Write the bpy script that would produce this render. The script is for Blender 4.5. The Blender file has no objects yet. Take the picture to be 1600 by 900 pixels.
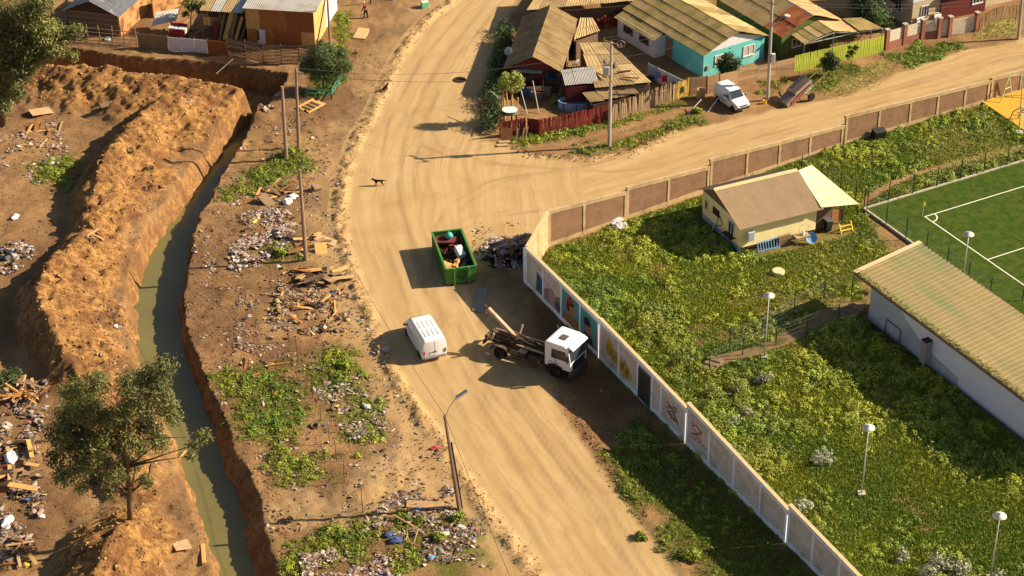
import bpy, bmesh, math, random
import numpy as np
from mathutils import Matrix, Vector
SC = bpy.context.scene
COL = SC.collection
# ------------------------------------------------------------------ camera
FPX, PITCH, ROLL, CAMH = 3111.0, 32.0, -0.6, 83.0
cam_d = bpy.data.cameras.new('camera'); cam = bpy.data.objects.new('camera', cam_d); COL.objects.link(cam)
cam_d.sensor_width = 36.0; cam_d.lens = FPX / 1600.0 * 36.0; cam_d.clip_start = 1.0; cam_d.clip_end = 3000.0
CR = Matrix.Rotation(math.radians(90 - PITCH), 4, 'X') @ Matrix.Rotation(math.radians(ROLL), 4, 'Z')
cam.matrix_world = Matrix.Translation((0, 0, CAMH)) @ CR
SC.camera = cam
# ------------------------------------------------------------------ light
SUN_AZ, SUN_EL = 6.5, 30.5            # azimuth counted from +x towards +y
w = bpy.data.worlds.new('World'); SC.world = w; w.use_nodes = True
wn = w.node_tree; sky = wn.nodes.new('ShaderNodeTexSky'); sky.sky_type = 'NISHITA'; sky.sun_disc = False
sky.sun_elevation = math.radians(SUN_EL); sky.sun_rotation = math.radians(90 - SUN_AZ)
sky.air_density = 1.0; sky.dust_density = 1.5; sky.ozone_density = 1.0
bg = wn.nodes['Background']; bg.inputs[1].default_value = 0.053
wn.links.new(sky.outputs[0], bg.inputs[0])
sl = bpy.data.lights.new('sun', 'SUN'); sl.energy = 4.8; sl.angle = math.radians(0.5); sl.color = (1.0, 0.86, 0.66)
so = bpy.data.objects.new('sun', sl); COL.objects.link(so)
ca, ce = math.radians(SUN_AZ), math.radians(SUN_EL)
SUND = Vector((math.cos(ce) * math.cos(ca), math.cos(ce) * math.sin(ca), math.sin(ce)))
so.rotation_euler = SUND.to_track_quat('Z', 'Y').to_euler(); so.location = (60, 150, 60)
SC.view_settings.view_transform = 'Standard'; SC.view_settings.look = 'None'
SC.view_settings.gamma = 1.0; SC.view_settings.exposure = 1.1; SC.view_settings.use_curve_mapping = False
SC.render.engine = 'CYCLES'
SC.cycles.max_bounces = 5; SC.cycles.transparent_max_bounces = 6
# ------------------------------------------------------------------ pixel -> place
_R = np.array(CR.to_3x3())
def G(px, py, z=0.0):
    d = _R @ np.array([(px - 800) / FPX, -(py - 450) / FPX, -1.0])
    t = (z - CAMH) / d[2]
    return np.array([t * d[0], t * d[1], z])
def GV(a, z=0.0): return np.array([G(p[0], p[1], z)[:2] for p in a])
rng = np.random.default_rng(7); random.seed(7)
U = random.uniform
# ------------------------------------------------------------------ noise
_T = np.random.default_rng(3).random((256, 256))
def vnoise(x, y, s, o=0.0):
    x = np.asarray(x, float) / s + 37.7 * o + 1000; y = np.asarray(y, float) / s + 11.3 * o + 1000
    xi = np.floor(x).astype(int); yi = np.floor(y).astype(int); fx = x - xi; fy = y - yi
    fx = fx * fx * (3 - 2 * fx); fy = fy * fy * (3 - 2 * fy)
    a = _T[xi & 255, yi & 255]; b = _T[(xi + 1) & 255, yi & 255]; c = _T[xi & 255, (yi + 1) & 255]; d = _T[(xi + 1) & 255, (yi + 1) & 255]
    return (a * (1 - fx) + b * fx) * (1 - fy) + (c * (1 - fx) + d * fx) * fy - 0.5
def fbm(x, y, s, o=0, n=4):
    r = 0; a = 1.0
    for i in range(n): r = r + a * vnoise(x, y, s, o + i * 3.1); s *= 0.5; a *= 0.55
    return r
def sstep(a, b, x): t = np.clip((x - a) / (b - a), 0, 1); return t * t * (3 - 2 * t)
def seg_dist(X, Y, pl, closed=False):
    """distance to a polyline, index of nearest segment, parameter, side"""
    pl = np.asarray(pl, float); n = len(pl); best = np.full(X.shape, 1e9); bi = np.zeros(X.shape, int); bt = np.zeros(X.shape); sd = np.zeros(X.shape)
    for i in range(n if closed else n - 1):
        a = pl[i]; b = pl[(i + 1) % n]; dx, dy = b[0] - a[0], b[1] - a[1]; L = dx * dx + dy * dy + 1e-9
        t = np.clip(((X - a[0]) * dx + (Y - a[1]) * dy) / L, 0, 1)
        q = np.hypot(X - a[0] - t * dx, Y - a[1] - t * dy); m = q < best
        best = np.where(m, q, best); bi = np.where(m, i, bi); bt = np.where(m, t, bt)
        sd = np.where(m, np.sign(dx * (Y - a[1]) - dy * (X - a[0])), sd)
    return best, bi, bt, sd
def inside(X, Y, pl):
    r = np.zeros(X.shape, bool); n = len(pl)
    for i in range(n):
        x1, y1 = pl[i][:2]; x2, y2 = pl[(i + 1) % n][:2]
        c = ((y1 > Y) != (y2 > Y)); r ^= c & (X < (x2 - x1) * (Y - y1) / ((y2 - y1) + 1e-12) + x1)
    return r
def pmask(X, Y, pix, soft=1.0, wob=0.8, s=2.5, o=0):
    pl = GV(pix); d = seg_dist(X, Y, pl, True)[0]; sd = np.where(inside(X, Y, pl), d, -d) + wob * 2 * fbm(X, Y, s, o)
    return sstep(-soft, soft, sd)
# ------------------------------------------------------------------ terrain shape
FAR = [(20, 70), (60, 74), (120, 78), (180, 86), (250, 93), (330, 98), (400, 108), (448, 116), (438, 140), (405, 175), (388, 200), (370, 235), (347, 270), (328, 310), (311, 337), (302, 367), (293, 420), (284, 460), (287, 500), (300, 540), (314, 575), (330, 615), (347, 650), (364, 690), (386, 735), (402, 770), (411, 810), (421, 850), (440, 900), (455, 950), (470, 1000)]
NEAR = [(20, 122), (60, 126), (120, 130), (200, 138), (300, 150), (360, 158), (384, 166), (378, 203), (360, 228), (338, 258), (318, 285), (302, 307), (275, 345), (252, 375), (235, 407), (222, 440), (215, 480), (216, 520), (222, 560), (238, 610), (258, 655), (278, 700), (292, 740), (308, 780), (322, 820), (340, 870), (350, 900), (368, 950), (385, 1000)]
FARW, NEARW = GV(FAR), GV(NEAR)
_wl = [G(x, y, -1.45)[:2] for x, y in NEAR]                  # lower down the listed pixels are the water line: the bank top lies outside it
for _i in range(len(NEAR)):
    if _i > 6:
        _a, _b = np.array(_wl[max(_i - 1, 0)]), np.array(_wl[min(_i + 1, len(NEAR) - 1)]); _d = (_b - _a) / np.linalg.norm(_b - _a)
        NEARW[_i] = _wl[_i] + np.array([_d[1], -_d[0]]) * 0.75
CANAL = np.vstack([FARW, NEARW[::-1]])
WATER_Z, BED_Z = -1.45, -2.3
def rp(l): return [tuple(G(x, y, h)[:2]) + (h, a, b) for x, y, h, a, b in l]   # crest pixel, height, width on canal side, width other side
RIDGES = [rp([(10, 92, 1.2, 4, 5), (110, 103, 2.0, 2.6, 6), (200, 112, 2.2, 2.6, 6.5), (300, 125, 2.2, 2.6, 6), (372, 141, 1.9, 2.4, 4)]),
          rp([(330, 142, 1.9, 4, 3), (255, 152, 2.4, 7, 3), (205, 193, 2.5, 6.5, 2.6), (166, 243, 2.5, 6.5, 2.6), (150, 275, 2.4, 6, 2.6), (145, 318, 2.0, 5.5, 2.6), (142, 348, 1.4, 5, 2.2)]),
          rp([(122, 370, 1.9, 6, 2.8), (76, 414, 2.5, 6.5, 2.8), (58, 455, 2.6, 7, 2.8), (70, 500, 2.4, 7, 2.8), (96, 540, 2.0, 6.5, 2.6), (108, 572, 1.3, 6, 2.2)]),
          rp([(150, 625, 1.0, 4, 3), (188, 690, 1.3, 3.2, 3.2), (215, 745, 1.2, 3, 3)]),
          rp([(205, 812, 1.9, 4.2, 4.6), (172, 842, 2.5, 5, 5), (150, 900, 2.5, 5, 5), (130, 970, 2.2, 5, 5)])]
ROAD_L = [(740, -30), (700, 8), (668, 30), (646, 55), (626, 85), (608, 118), (597, 145), (580, 180), (560, 212), (548, 240), (539, 270), (533, 300), (530, 340), (536, 385), (552, 432), (572, 482), (592, 540), (622, 600), (655, 650), (695, 705), (727, 755), (765, 805), (805, 855), (835, 900), (880, 960)]
ROAD_R = [(1130, 960), (1072, 900), (1050, 878), (1000, 810), (930, 722), (880, 640), (850, 560), (835, 500), (826, 446), (840, 388), (856, 380), (911, 366), (978, 342), (1106, 301), (1316, 224), (1500, 171), (1640, 132), (1640, 45), (1560, 72), (1500, 78), (1400, 115), (1320, 150), (1262, 160), (1180, 178), (1100, 196), (1050, 206), (985, 238), (920, 248), (850, 242), (778, 226), (748, 214), (746, 160), (766, 100), (800, 20), (830, -30)]
ROADP = ROAD_L + ROAD_R
ROADW = GV(ROADP); ROADLW = GV(ROAD_L)
WEEDS_R = [(826, 446), (935, 560), (1150, 770), (1350, 965), (1640, 965), (1640, 720), (1360, 498), (1345, 440), (1400, 400), (1350, 330), (1640, 245), (1640, 150), (1500, 172), (1316, 226), (1106, 303), (978, 345), (860, 388)]
BARE_R = [(1180, 378), (1300, 352), (1350, 345), (1412, 395), (1340, 440), (1345, 470), (1230, 500), (1190, 470), (1250, 440), (1215, 400)]
STRAW_R = [(1400, 215), (1440, 195), (1530, 175), (1600, 215), (1640, 240), (1480, 262), (1420, 240)]
VERGE_R = [(985, 640), (1040, 668), (1110, 735), (1230, 855), (1340, 965), (1120, 965), (1040, 850), (985, 775), (960, 700)]
def terrain(X, Y):
    X = np.asarray(X, float); Y = np.asarray(Y, float)
    z = 0.03 * fbm(X, Y, 6, 1)
    ins_c = inside(X, Y, CANAL); dF = seg_dist(X, Y, FARW)[0]; dN, iN, _, sN = seg_dist(X, Y, NEARW)
    ins_r = inside(X, Y, ROADW); dL, iL, _, _ = seg_dist(X, Y, ROADLW)
    leftlot = (~ins_r) & (X < -4) & (~ins_c)
    # loose lumpy lot between canal and road, left flats
    k = np.where(leftlot, sstep(0.3, 3, dL), 0.0)
    z = z + k * (0.22 * np.abs(fbm(X, Y, 2.2, 5)) + 0.10 * fbm(X, Y, 0.7, 9, 3))
    lb = np.where((sN < 0) & (~ins_c) & (X < -12), sstep(9, 5, dN), 0.0)
    z = z + lb * (0.34 * np.abs(fbm(X, Y, 1.7, 55, 3)) + 0.2 * fbm(X, Y, 0.75, 57, 4) + 0.05)
    # berm thrown up by the grader along the left road edge, ruts
    z = z + 0.26 * np.exp(-((dL - 0.15) / 0.38) ** 2) * (0.6 + 1.3 * fbm(X, Y, 0.8, 2)).clip(0) + np.where(ins_r, 0.012 * fbm(X * 2.2, Y * 0.5, 0.8, 4), 0)
    mound = np.zeros(X.shape)
    for r in RIDGES:
        pl = np.array([q[:2] for q in r]); h = np.array([q[2] for q in r]); wa = np.array([q[3] for q in r]); wb = np.array([q[4] for q in r])
        d, i, t, sd = seg_dist(X, Y, pl); lerp = lambda A: A[i] * (1 - t) + A[np.minimum(i + 1, len(A) - 1)] * t
        wd = np.where(sd > 0, lerp(wa), lerp(wb)) * (1 + 0.5 * fbm(X, Y, 3.0, 7, 2)); q = np.clip(1 - d / wd, 0, 1)
        mound = np.maximum(mound, lerp(h) * (q * 0.75 + 0.25 * q * q * (3 - 2 * q)))
    m = sstep(0.05, 0.9, mound)
    mound = mound * (1 + 0.22 * fbm(X, Y, 1.6, 12)) + m * (0.22 * fbm(X, Y, 0.9, 15, 4) + 0.08 * np.abs(fbm(X, Y, 0.35, 17, 2)))
    rid = 0.5 - np.abs(fbm(X, Y, 1.5, 61, 4)); mound = mound + m * (0.34 * (rid - 0.3) + 0.16 * np.clip(fbm(X, Y, 0.5, 63, 2), -.2, .5))
    z = z + np.maximum(mound, 0)
    # canal cut
    yn = NEARW[:, 1][iN]
    wF = np.where(Y > 165, 0.22, np.where(Y > 122, 0.55, 0.55 + (122 - np.minimum(Y, 122)) * 0.09)); wF = np.minimum(wF, 2.2)
    wN = np.where(Y > 128, 0.95, 0.85)
    rag = np.where(Y > 165, 0.12, 0.4) * fbm(X, Y, 1.1, 21, 3)
    q = np.clip(np.minimum((dF + rag) / wF, (dN + rag) / wN), 0, 1)
    zc = z * (1 - q) + (BED_Z + 0.25 * fbm(X, Y, 1.5, 30)) * q + (0.12 * fbm(X, Y, 0.5, 33, 2) + 0.3 * fbm(X, Y, 0.8, 35, 3)) * np.sin(np.pi * q)
    z = np.where(ins_c, zc, z)
    # low bank of soil at the corner of the side road verge
    V = GV([(850, 243), (920, 249), (985, 238), (1050, 206)]); dV = seg_dist(X, Y, V)[0]
    z = z + 0.2 * np.exp(-(dV / 0.6) ** 2) * (0.7 + fbm(X, Y, 0.8, 40))
    V = GV([(860, 575), (905, 655), (960, 735), (1010, 805), (1050, 865), (1090, 930)]); dV = seg_dist(X, Y, V)[0]
    z = z + 0.16 * np.exp(-(dV / 0.4) ** 2) * (0.7 + 1.2 * fbm(X, Y, 0.7, 41))
    # rubbish heap underlay by the wall corner
    hp = G(792, 392); z = z + 0.45 * np.exp(-(((X - hp[0]) / 2.2) ** 2 + ((Y - hp[1]) / 1.6) ** 2)) * (1 + fbm(X, Y, 0.6, 44))
    bank = G(1535, 40); z = z + 0.7 * np.exp(-(((X - bank[0]) / 3.5) ** 2 + ((Y - bank[1]) / 1.6) ** 2))
    return z
xs = np.concatenate([np.arange(-64, -48, 0.5), np.arange(-48, -6, 0.2), np.arange(-6, 14, 0.25), np.arange(14, 66, 0.4)])
ys = np.concatenate([np.arange(88, 100, 0.4), np.arange(100, 178, 0.22), np.arange(178, 206, 0.4)])
GX, GY = np.meshgrid(xs, ys, indexing='ij'); GZ = terrain(GX, GY)
def gz(x, y):
    x = float(np.clip(x, xs[0], xs[-2])); y = float(np.clip(y, ys[0], ys[-2]))
    i = min(max(np.searchsorted(xs, x) - 1, 0), len(xs) - 2); j = min(max(np.searchsorted(ys, y) - 1, 0), len(ys) - 2)
    fx = (x - xs[i]) / (xs[i + 1] - xs[i]); fy = (y - ys[j]) / (ys[j + 1] - ys[j])
    return float((GZ[i, j] * (1 - fx) + GZ[i + 1, j] * fx) * (1 - fy) + (GZ[i, j + 1] * (1 - fx) + GZ[i + 1, j + 1] * fx) * fy)
def gzv(X, Y):
    X = np.clip(X, xs[0], xs[-2]); Y = np.clip(Y, ys[0], ys[-2])
    i = np.clip(np.searchsorted(xs, X) - 1, 0, len(xs) - 2); j = np.clip(np.searchsorted(ys, Y) - 1, 0, len(ys) - 2)
    fx = (X - xs[i]) / (xs[i + 1] - xs[i]); fy = (Y - ys[j]) / (ys[j + 1] - ys[j])
    return (GZ[i, j] * (1 - fx) + GZ[i + 1, j] * fx) * (1 - fy) + (GZ[i, j + 1] * (1 - fx) + GZ[i + 1, j + 1] * fx) * fy
def T(px, py):
    z = 0.0
    for _ in range(6): p = G(px, py, z); z = gz(p[0], p[1])
    return Vector((p[0], p[1], z))
# ------------------------------------------------------------------ materials
def lin(c): return tuple(((v / 255.0) / 12.92 if v / 255.0 <= 0.04045 else ((v / 255.0 + 0.055) / 1.055) ** 2.4) for v in c)
_M = {}
def mat(name, rgb, rough=0.75, var=0.25, scale=3.0, metal=0.0, rgb2=None, mix=(0.45, 0.65), stretch=None, bump=0.0, trans=0.0, attr=None, dust=0.0):
    if name in _M: return _M[name]
    m = bpy.data.materials.new(name); m.use_nodes = True; nt = m.node_tree; N = nt.nodes; L = nt.links
    b = N['Principled BSDF']; b.inputs['Roughness'].default_value = rough; b.inputs['Metallic'].default_value = metal
    if rough >= .75: b.inputs['Specular IOR Level'].default_value = 0.12
    c = lin(rgb)
    tc = N.new('ShaderNodeTexCoord'); mp = N.new('ShaderNodeMapping'); L.new(tc.outputs['Object'], mp.inputs[0])
    if stretch: mp.inputs['Scale'].default_value = stretch
    nz = N.new('ShaderNodeTexNoise'); nz.inputs['Scale'].default_value = scale; nz.inputs['Detail'].default_value = 6; nz.inputs['Roughness'].default_value = 0.62
    L.new(mp.outputs[0], nz.inputs['Vector'])
    rp_ = N.new('ShaderNodeValToRGB'); e = rp_.color_ramp.elements
    e[0].position = 0.28; e[1].position = 0.74
    e[0].color = (*[v * (1 - var) for v in c], 1); e[1].color = (*[min(1, v * (1 + var)) for v in c], 1)
    L.new(nz.outputs['Fac'], rp_.inputs[0]); out = rp_.outputs[0]
    if rgb2 is not None:
        n2 = N.new('ShaderNodeTexNoise'); n2.inputs['Scale'].default_value = scale * 0.45; n2.inputs['Detail'].default_value = 8; L.new(mp.outputs[0], n2.inputs['Vector'])
        mr = N.new('ShaderNodeMapRange'); mr.inputs[1].default_value = mix[0]; mr.inputs[2].default_value = mix[1]; L.new(n2.outputs['Fac'], mr.inputs[0])
        mx = N.new('ShaderNodeMix'); mx.data_type = 'RGBA'; L.new(mr.outputs[0], mx.inputs[0]); L.new(out, mx.inputs[6]); mx.inputs[7].default_value = (*lin(rgb2), 1); out = mx.outputs[2]
    if attr:
        at = N.new('ShaderNodeAttribute'); at.attribute_name = attr; mx = N.new('ShaderNodeMix'); mx.data_type = 'RGBA'; mx.blend_type = 'MULTIPLY'; mx.inputs[0].default_value = 1.0
        L.new(out, mx.inputs[6]); L.new(at.outputs['Color'], mx.inputs[7]); out = mx.outputs[2]
    L.new(out, b.inputs['Base Color'])
    if bump:
        bp = N.new('ShaderNodeBump'); bp.inputs['Strength'].default_value = bump; bp.inputs['Distance'].default_value = 0.05; L.new(nz.outputs['Fac'], bp.inputs['Height']); L.new(bp.outputs[0], b.inputs['Normal'])
    if trans:
        b.inputs['Transmission Weight'].default_value = 0.0
        td = N.new('ShaderNodeBsdfTranslucent'); L.new(out, td.inputs[0]); ms = N.new('ShaderNodeMixShader'); ms.inputs[0].default_value = trans
        L.new(b.outputs[0], ms.inputs[1]); L.new(td.outputs[0], ms.inputs[2]); L.new(ms.outputs[0], N['Material Output'].inputs[0])
    _M[name] = m; return m
# ------------------------------------------------------------------ mesh builder
class MB:
    def __init__(s): s.v = []; s.f = []
    def add(s, vs, fs):
        o = len(s.v); s.v += [tuple(q) for q in vs]; s.f += [tuple(i + o for i in f) for f in fs]; return s
    def box(s, c, d, rz=0.0, M=None, ch=0.0):
        x, y, z = d[0] / 2, d[1] / 2, d[2] / 2
        R = Matrix.Rotation(rz, 3, 'Z') if M is None else M
        if ch > 0:
            vs = []
            for sz in (-1, 1):
                for sy in (-1, 1):
                    for sx in (-1, 1):
                        vs += [(sx * (x - ch), sy * (y - ch), sz * z), (sx * (x - ch), sy * y, sz * (z - ch)), (sx * x, sy * (y - ch), sz * (z - ch))]
            bm = bmesh.new()
            for q in vs: bm.verts.new(q)
            r = bmesh.ops.convex_hull(bm, input=bm.verts); bm.verts.ensure_lookup_table(); bm.verts.index_update()
            vv = [q.co.copy() for q in bm.verts]; ff = [[q.index for q in f.verts] for f in bm.faces]; bm.free()
        else:
            vv = [Vector((sx * x, sy * y, sz * z)) for sz in (-1, 1) for sy in (-1, 1) for sx in (-1, 1)]
            ff = [(0, 2, 3, 1), (4, 5, 7, 6), (0, 1, 5, 4), (2, 6, 7, 3), (0, 4, 6, 2), (1, 3, 7, 5)]
        C = Vector(c); return s.add([R @ q + C for q in vv], ff)
    def bar(s, a, b, w_, h_=None):
        a = Vector(a); b = Vector(b); d = b - a; h_ = h_ or w_
        q = d.to_track_quat('X', 'Z').to_matrix(); return s.box((a + b) / 2, (d.length, w_, h_), M=q)
    def cyl(s, a, b, r0, r1=None, n=8, cap=True):
        a = Vector(a); b = Vector(b); r1 = r0 if r1 is None else r1; M = (b - a).to_track_quat('Z', 'Y').to_matrix()
        vs = []
        for p, r in ((a, r0), (b, r1)):
            for i in range(n): t = 2 * math.pi * i / n; vs.append(p + M @ Vector((r * math.cos(t), r * math.sin(t), 0)))
        fs = [(i, (i + 1) % n, n + (i + 1) % n, n + i) for i in range(n)]
        if cap: fs += [tuple(range(n - 1, -1, -1)), tuple(range(n, 2 * n))]
        return s.add(vs, fs)
    def tube(s, pts, r, n=6):
        pts = [Vector(p) for p in pts]; m = len(pts); rs = r if isinstance(r, (list, tuple)) else [r] * m; vs = []
        for k, p in enumerate(pts):
            d = (pts[min(k + 1, m - 1)] - pts[max(k - 1, 0)]); M = d.to_track_quat('Z', 'Y').to_matrix()
            for i in range(n): t = 2 * math.pi * i / n; vs.append(p + M @ Vector((rs[k] * math.cos(t), rs[k] * math.sin(t), 0)))
        fs = [(k * n + i, k * n + (i + 1) % n, (k + 1) * n + (i + 1) % n, (k + 1) * n + i) for k in range(m - 1) for i in range(n)]
        fs += [tuple(range(n - 1, -1, -1)), tuple(range((m - 1) * n, m * n))]
        return s.add(vs, fs)
    def prism(s, pts, axis, a, b):
        """polygon pts (2D) extruded: axis 'z' -> (x,y), 'y' -> (x,z), 'x' -> (y,z)"""
        mk = {'z': lambda p, t: (p[0], p[1], t), 'y': lambda p, t: (p[0], t, p[1]), 'x': lambda p, t: (t, p[0], p[1])}[axis]
        n = len(pts); vs = [mk(p, a) for p in pts] + [mk(p, b) for p in pts]
        return s.add(vs, [tuple(range(n - 1, -1, -1)), tuple(range(n, 2 * n))] + [(i, (i + 1) % n, n + (i + 1) % n, n + i) for i in range(n)])
    def slab(s, q, t):
        q = [Vector(p) for p in q]; n = (q[1] - q[0]).cross(q[-1] - q[0]).normalized(); k = len(q)
        vs = q + [p - n * t for p in q]
        return s.add(vs, [tuple(range(k)), tuple(range(2 * k - 1, k - 1, -1))] + [(i, k + i, k + (i + 1) % k, (i + 1) % k) for i in range(k)])
    def corr(s, a, b, c, d, pitch=0.2, amp=0.025, t=0.012):
        """corrugated sheet, corners a b c d, waves counted along a->b, running a->d"""
        a, b, c, d = [Vector(p) for p in (a, b, c, d)]; n = (b - a).cross(d - a).normalized(); k = max(2, int((b - a).length / pitch * 2)); vs = []
        for i in range(k + 1):
            u = i / k; o = n * (amp if i % 2 else -amp)
            p = a.lerp(b, u) + o; q = d.lerp(c, u) + o; vs += [p, q, p - n * t, q - n * t]
        fs = []
        for i in range(k):
            j = 4 * i; fs += [(j, j + 4, j + 5, j + 1), (j + 2, j + 3, j + 7, j + 6), (j, j + 2, j + 6, j + 4), (j + 1, j + 5, j + 7, j + 3)]
        fs += [(0, 1, 3, 2), (4 * k, 4 * k + 2, 4 * k + 3, 4 * k + 1)]
        return s.add(vs, fs)
    def lathe(s, prof, c=(0, 0, 0), n=16, M=None):
        C = Vector(c); M = M or Matrix.Identity(3); m = len(prof); vs = []
        for r, z in prof:
            for i in range(n): t = 2 * math.pi * i / n; vs.append(C + M @ Vector((r * math.cos(t), r * math.sin(t), z)))
        fs = [(k * n + i, k * n + (i + 1) % n, (k + 1) * n + (i + 1) % n, (k + 1) * n + i) for k in range(m - 1) for i in range(n)]
        if prof[0][0] > 1e-4: fs.append(tuple(range(n - 1, -1, -1)))
        if prof[-1][0] > 1e-4: fs.append(tuple(range((m - 1) * n, m * n)))
        return s.add(vs, fs)
    def blob(s, c, r, jit=0.15, sub=2):
        bm = bmesh.new(); bmesh.ops.create_icosphere(bm, subdivisions=sub, radius=1.0); bm.verts.ensure_lookup_table(); bm.verts.index_update(); C = Vector(c)
        vs = [C + Vector((v.co.x * r[0], v.co.y * r[1], v.co.z * r[2])) * (1 + U(-jit, jit)) for v in bm.verts]
        fs = [[v.index for v in f.verts] for f in bm.faces]; bm.free(); return s.add(vs, fs)
    def build(s, name, m, parent=None, smooth=False, mesh_only=False):
        me = bpy.data.meshes.new(name); me.from_pydata([tuple(q) for q in s.v], [], s.f); me.validate(clean_customdata=False); me.update()
        bm = bmesh.new(); bm.from_mesh(me); bmesh.ops.recalc_face_normals(bm, faces=bm.faces); bm.to_mesh(me); bm.free()
        if smooth: me.shade_smooth()
        me.materials.append(m)
        return me if mesh_only else link(name, me, parent)
def link(name, me, parent=None):
    o = bpy.data.objects.new(name, me); COL.objects.link(o)
    if parent is not None: o.parent = parent
    return o
def tag(o, label=None, cat=None, group=None, kind=None):
    if label: o['label'] = label
    if cat: o['category'] = cat
    if group: o['group'] = group
    if kind: o['kind'] = kind
    return o
def thing(name, label, cat, loc, rz=0.0, group=None):
    o = bpy.data.objects.new(name, None); COL.objects.link(o); o.empty_display_size = 0.2
    o.location = loc; o.rotation_euler = (0, 0, rz); return tag(o, label, cat, group)
def copy_tree(o, parent=None):
    c = o.copy(); COL.objects.link(c); c.parent = parent
    for ch in list(o.children): copy_tree(ch, c)
    return c
def npmesh(name, V, F, m, parent=None, attr=None, smooth=False):
    """fast mesh from numpy: V (n,3), F (k,3|4); attr (n,3|4) point colour 'tint'"""
    me = bpy.data.meshes.new(name); V = np.asarray(V, np.float32); F = np.asarray(F, np.int32); k = F.shape[1]
    me.vertices.add(len(V)); me.vertices.foreach_set('co', V.ravel()); me.loops.add(F.size); me.loops.foreach_set('vertex_index', F.ravel())
    me.polygons.add(len(F)); me.polygons.foreach_set('loop_start', np.arange(0, F.size, k, dtype=np.int32))
    me.update(calc_edges=True)
    if attr is not None:
        a = me.attributes.new('tint', 'FLOAT_COLOR', 'POINT'); c = np.ones((len(V), 4), np.float32); c[:, :attr.shape[1]] = attr; a.data.foreach_set('color', c.ravel())
    if smooth: me.shade_smooth()
    me.materials.append(m); return link(name, me, parent)
# ================================================================== ground
dL = seg_dist(GX, GY, ROADLW)[0]; ins_road = inside(GX, GY, ROADW); dRe = seg_dist(GX, GY, ROADW, True)[0]
sdr = np.where(ins_road, dRe, -dRe) + 0.5 * fbm(GX, GY, 1.2, 50)
A_road = sstep(-0.35, 0.5, sdr); A_road = np.maximum(A_road, (.72 * sstep(5.5, .5, dL + 2.0 * fbm(GX, GY, 3, 52)) + .25 * fbm(GX, GY, 2.0, 53)) * (GX < 2)).clip(0, 1)
ins_can = inside(GX, GY, CANAL)
A_road = np.maximum(A_road, .75 * pmask(GX, GY, [(425, 790), (470, 765), (560, 735), (640, 690), (690, 705), (725, 765), (700, 775), (600, 800), (500, 830), (430, 835)], 1.2, 1.2))
zflat = GZ
A_mound = sstep(0.25, 0.9, GZ + 0.3 * fbm(GX, GY, 1.0, 51)) * (GX < -14) * (GY < 176)
A_mound = np.maximum(A_mound, ins_can * 0.75)
WEED = pmask(GX, GY, WEEDS_R, 1.0, 0.6) * (1 - 0.55 * pmask(GX, GY, BARE_R, 1.5, 1.2)) * (1 - 0.72 * pmask(GX, GY, STRAW_R, 1.5, 1.5))
WEED = WEED * (1 - .6 * sstep(.28, .42, fbm(GX, GY, 4.5, 140, 3)))
WEED = np.maximum(WEED, pmask(GX, GY, VERGE_R, 1.2, 1.6, 2.0, 3) * 0.95)
PATCH = [[(800, 214), (900, 196), (1000, 175), (1075, 150), (1092, 157), (1000, 186), (940, 203), (850, 223), (812, 226)],
         [(880, 226), (960, 212), (1030, 187), (1088, 176), (1100, 190), (1050, 206), (1000, 226), (930, 240), (890, 240)],
         [(1385, 85), (1470, 66), (1500, 66), (1510, 76), (1460, 96), (1430, 104), (1390, 95)],
         [(1240, 120), (1330, 96), (1345, 106), (1300, 135), (1262, 140)],
         [(1190, 130), (1238, 116), (1240, 126), (1195, 142)],
         [(478, 150), (515, 152), (538, 112), (515, 105), (485, 130)], [(520, 20), (540, 20), (550, 60), (535, 85), (520, 78)],
         [(340, 585), (420, 570), (470, 585), (480, 640), (470, 660), (430, 650), (380, 640), (350, 620)], [(435, 600), (480, 650), (470, 690), (440, 700), (405, 690), (370, 680), (365, 650)],
         [(455, 560), (520, 560), (560, 590), (600, 630), (600, 680), (560, 700), (520, 690), (540, 640), (490, 600)], [(430, 700), (500, 715), (505, 745), (440, 755)],
         [(440, 870), (500, 830), (560, 815), (590, 840), (560, 880), (500, 890), (455, 895)], [(600, 820), (700, 800), (750, 830), (760, 880), (700, 905), (620, 880)],
         [(425, 240), (475, 232), (490, 262), (440, 285), (395, 305), (385, 290)], [(415, 385), (455, 375), (460, 400), (425, 412)], [(345, 292), (375, 292), (372, 312), (345, 312)],
         [(515, 548), (555, 548), (555, 578), (520, 578)], [(50, 260), (110, 250), (110, 290), (60, 285)]]
for k_, pz in enumerate(PATCH): WEED = np.maximum(WEED, pmask(GX, GY, pz, 0.9, 0.9, 1.0, 60 + k_) * 0.9)
TRK = [GV([(812, 234), (880, 226), (950, 208), (1020, 186), (1085, 166)]), GV([(840, 240), (900, 232), (965, 214), (1030, 194)])]
for t_ in TRK: WEED = WEED * sstep(0.25, 0.75, seg_dist(GX, GY, t_)[0])
PATHP = GV([(1352, 318), (1372, 300), (1400, 284), (1450, 266), (1520, 248), (1600, 228)]); WEED = WEED * sstep(0.2, 0.7, seg_dist(GX, GY, PATHP)[0])
WEED = WEED * (1 - np.where(ins_road, A_road, 0) * 0.95) * (~ins_can)
STRAW = np.maximum(pmask(GX, GY, STRAW_R, 1.0, 1.0), 0.8 * pmask(GX, GY, BARE_R, 1.0, 1.0))
STRAW = np.maximum(STRAW, 0.8 * pmask(GX, GY, [(1300, 118), (1390, 90), (1400, 112), (1330, 145), (1270, 140)], 1, 1)); STRAW = np.maximum(STRAW, pmask(GX, GY, [(1520, 40), (1590, 24), (1592, 55), (1530, 62)], .6, .4))
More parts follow.
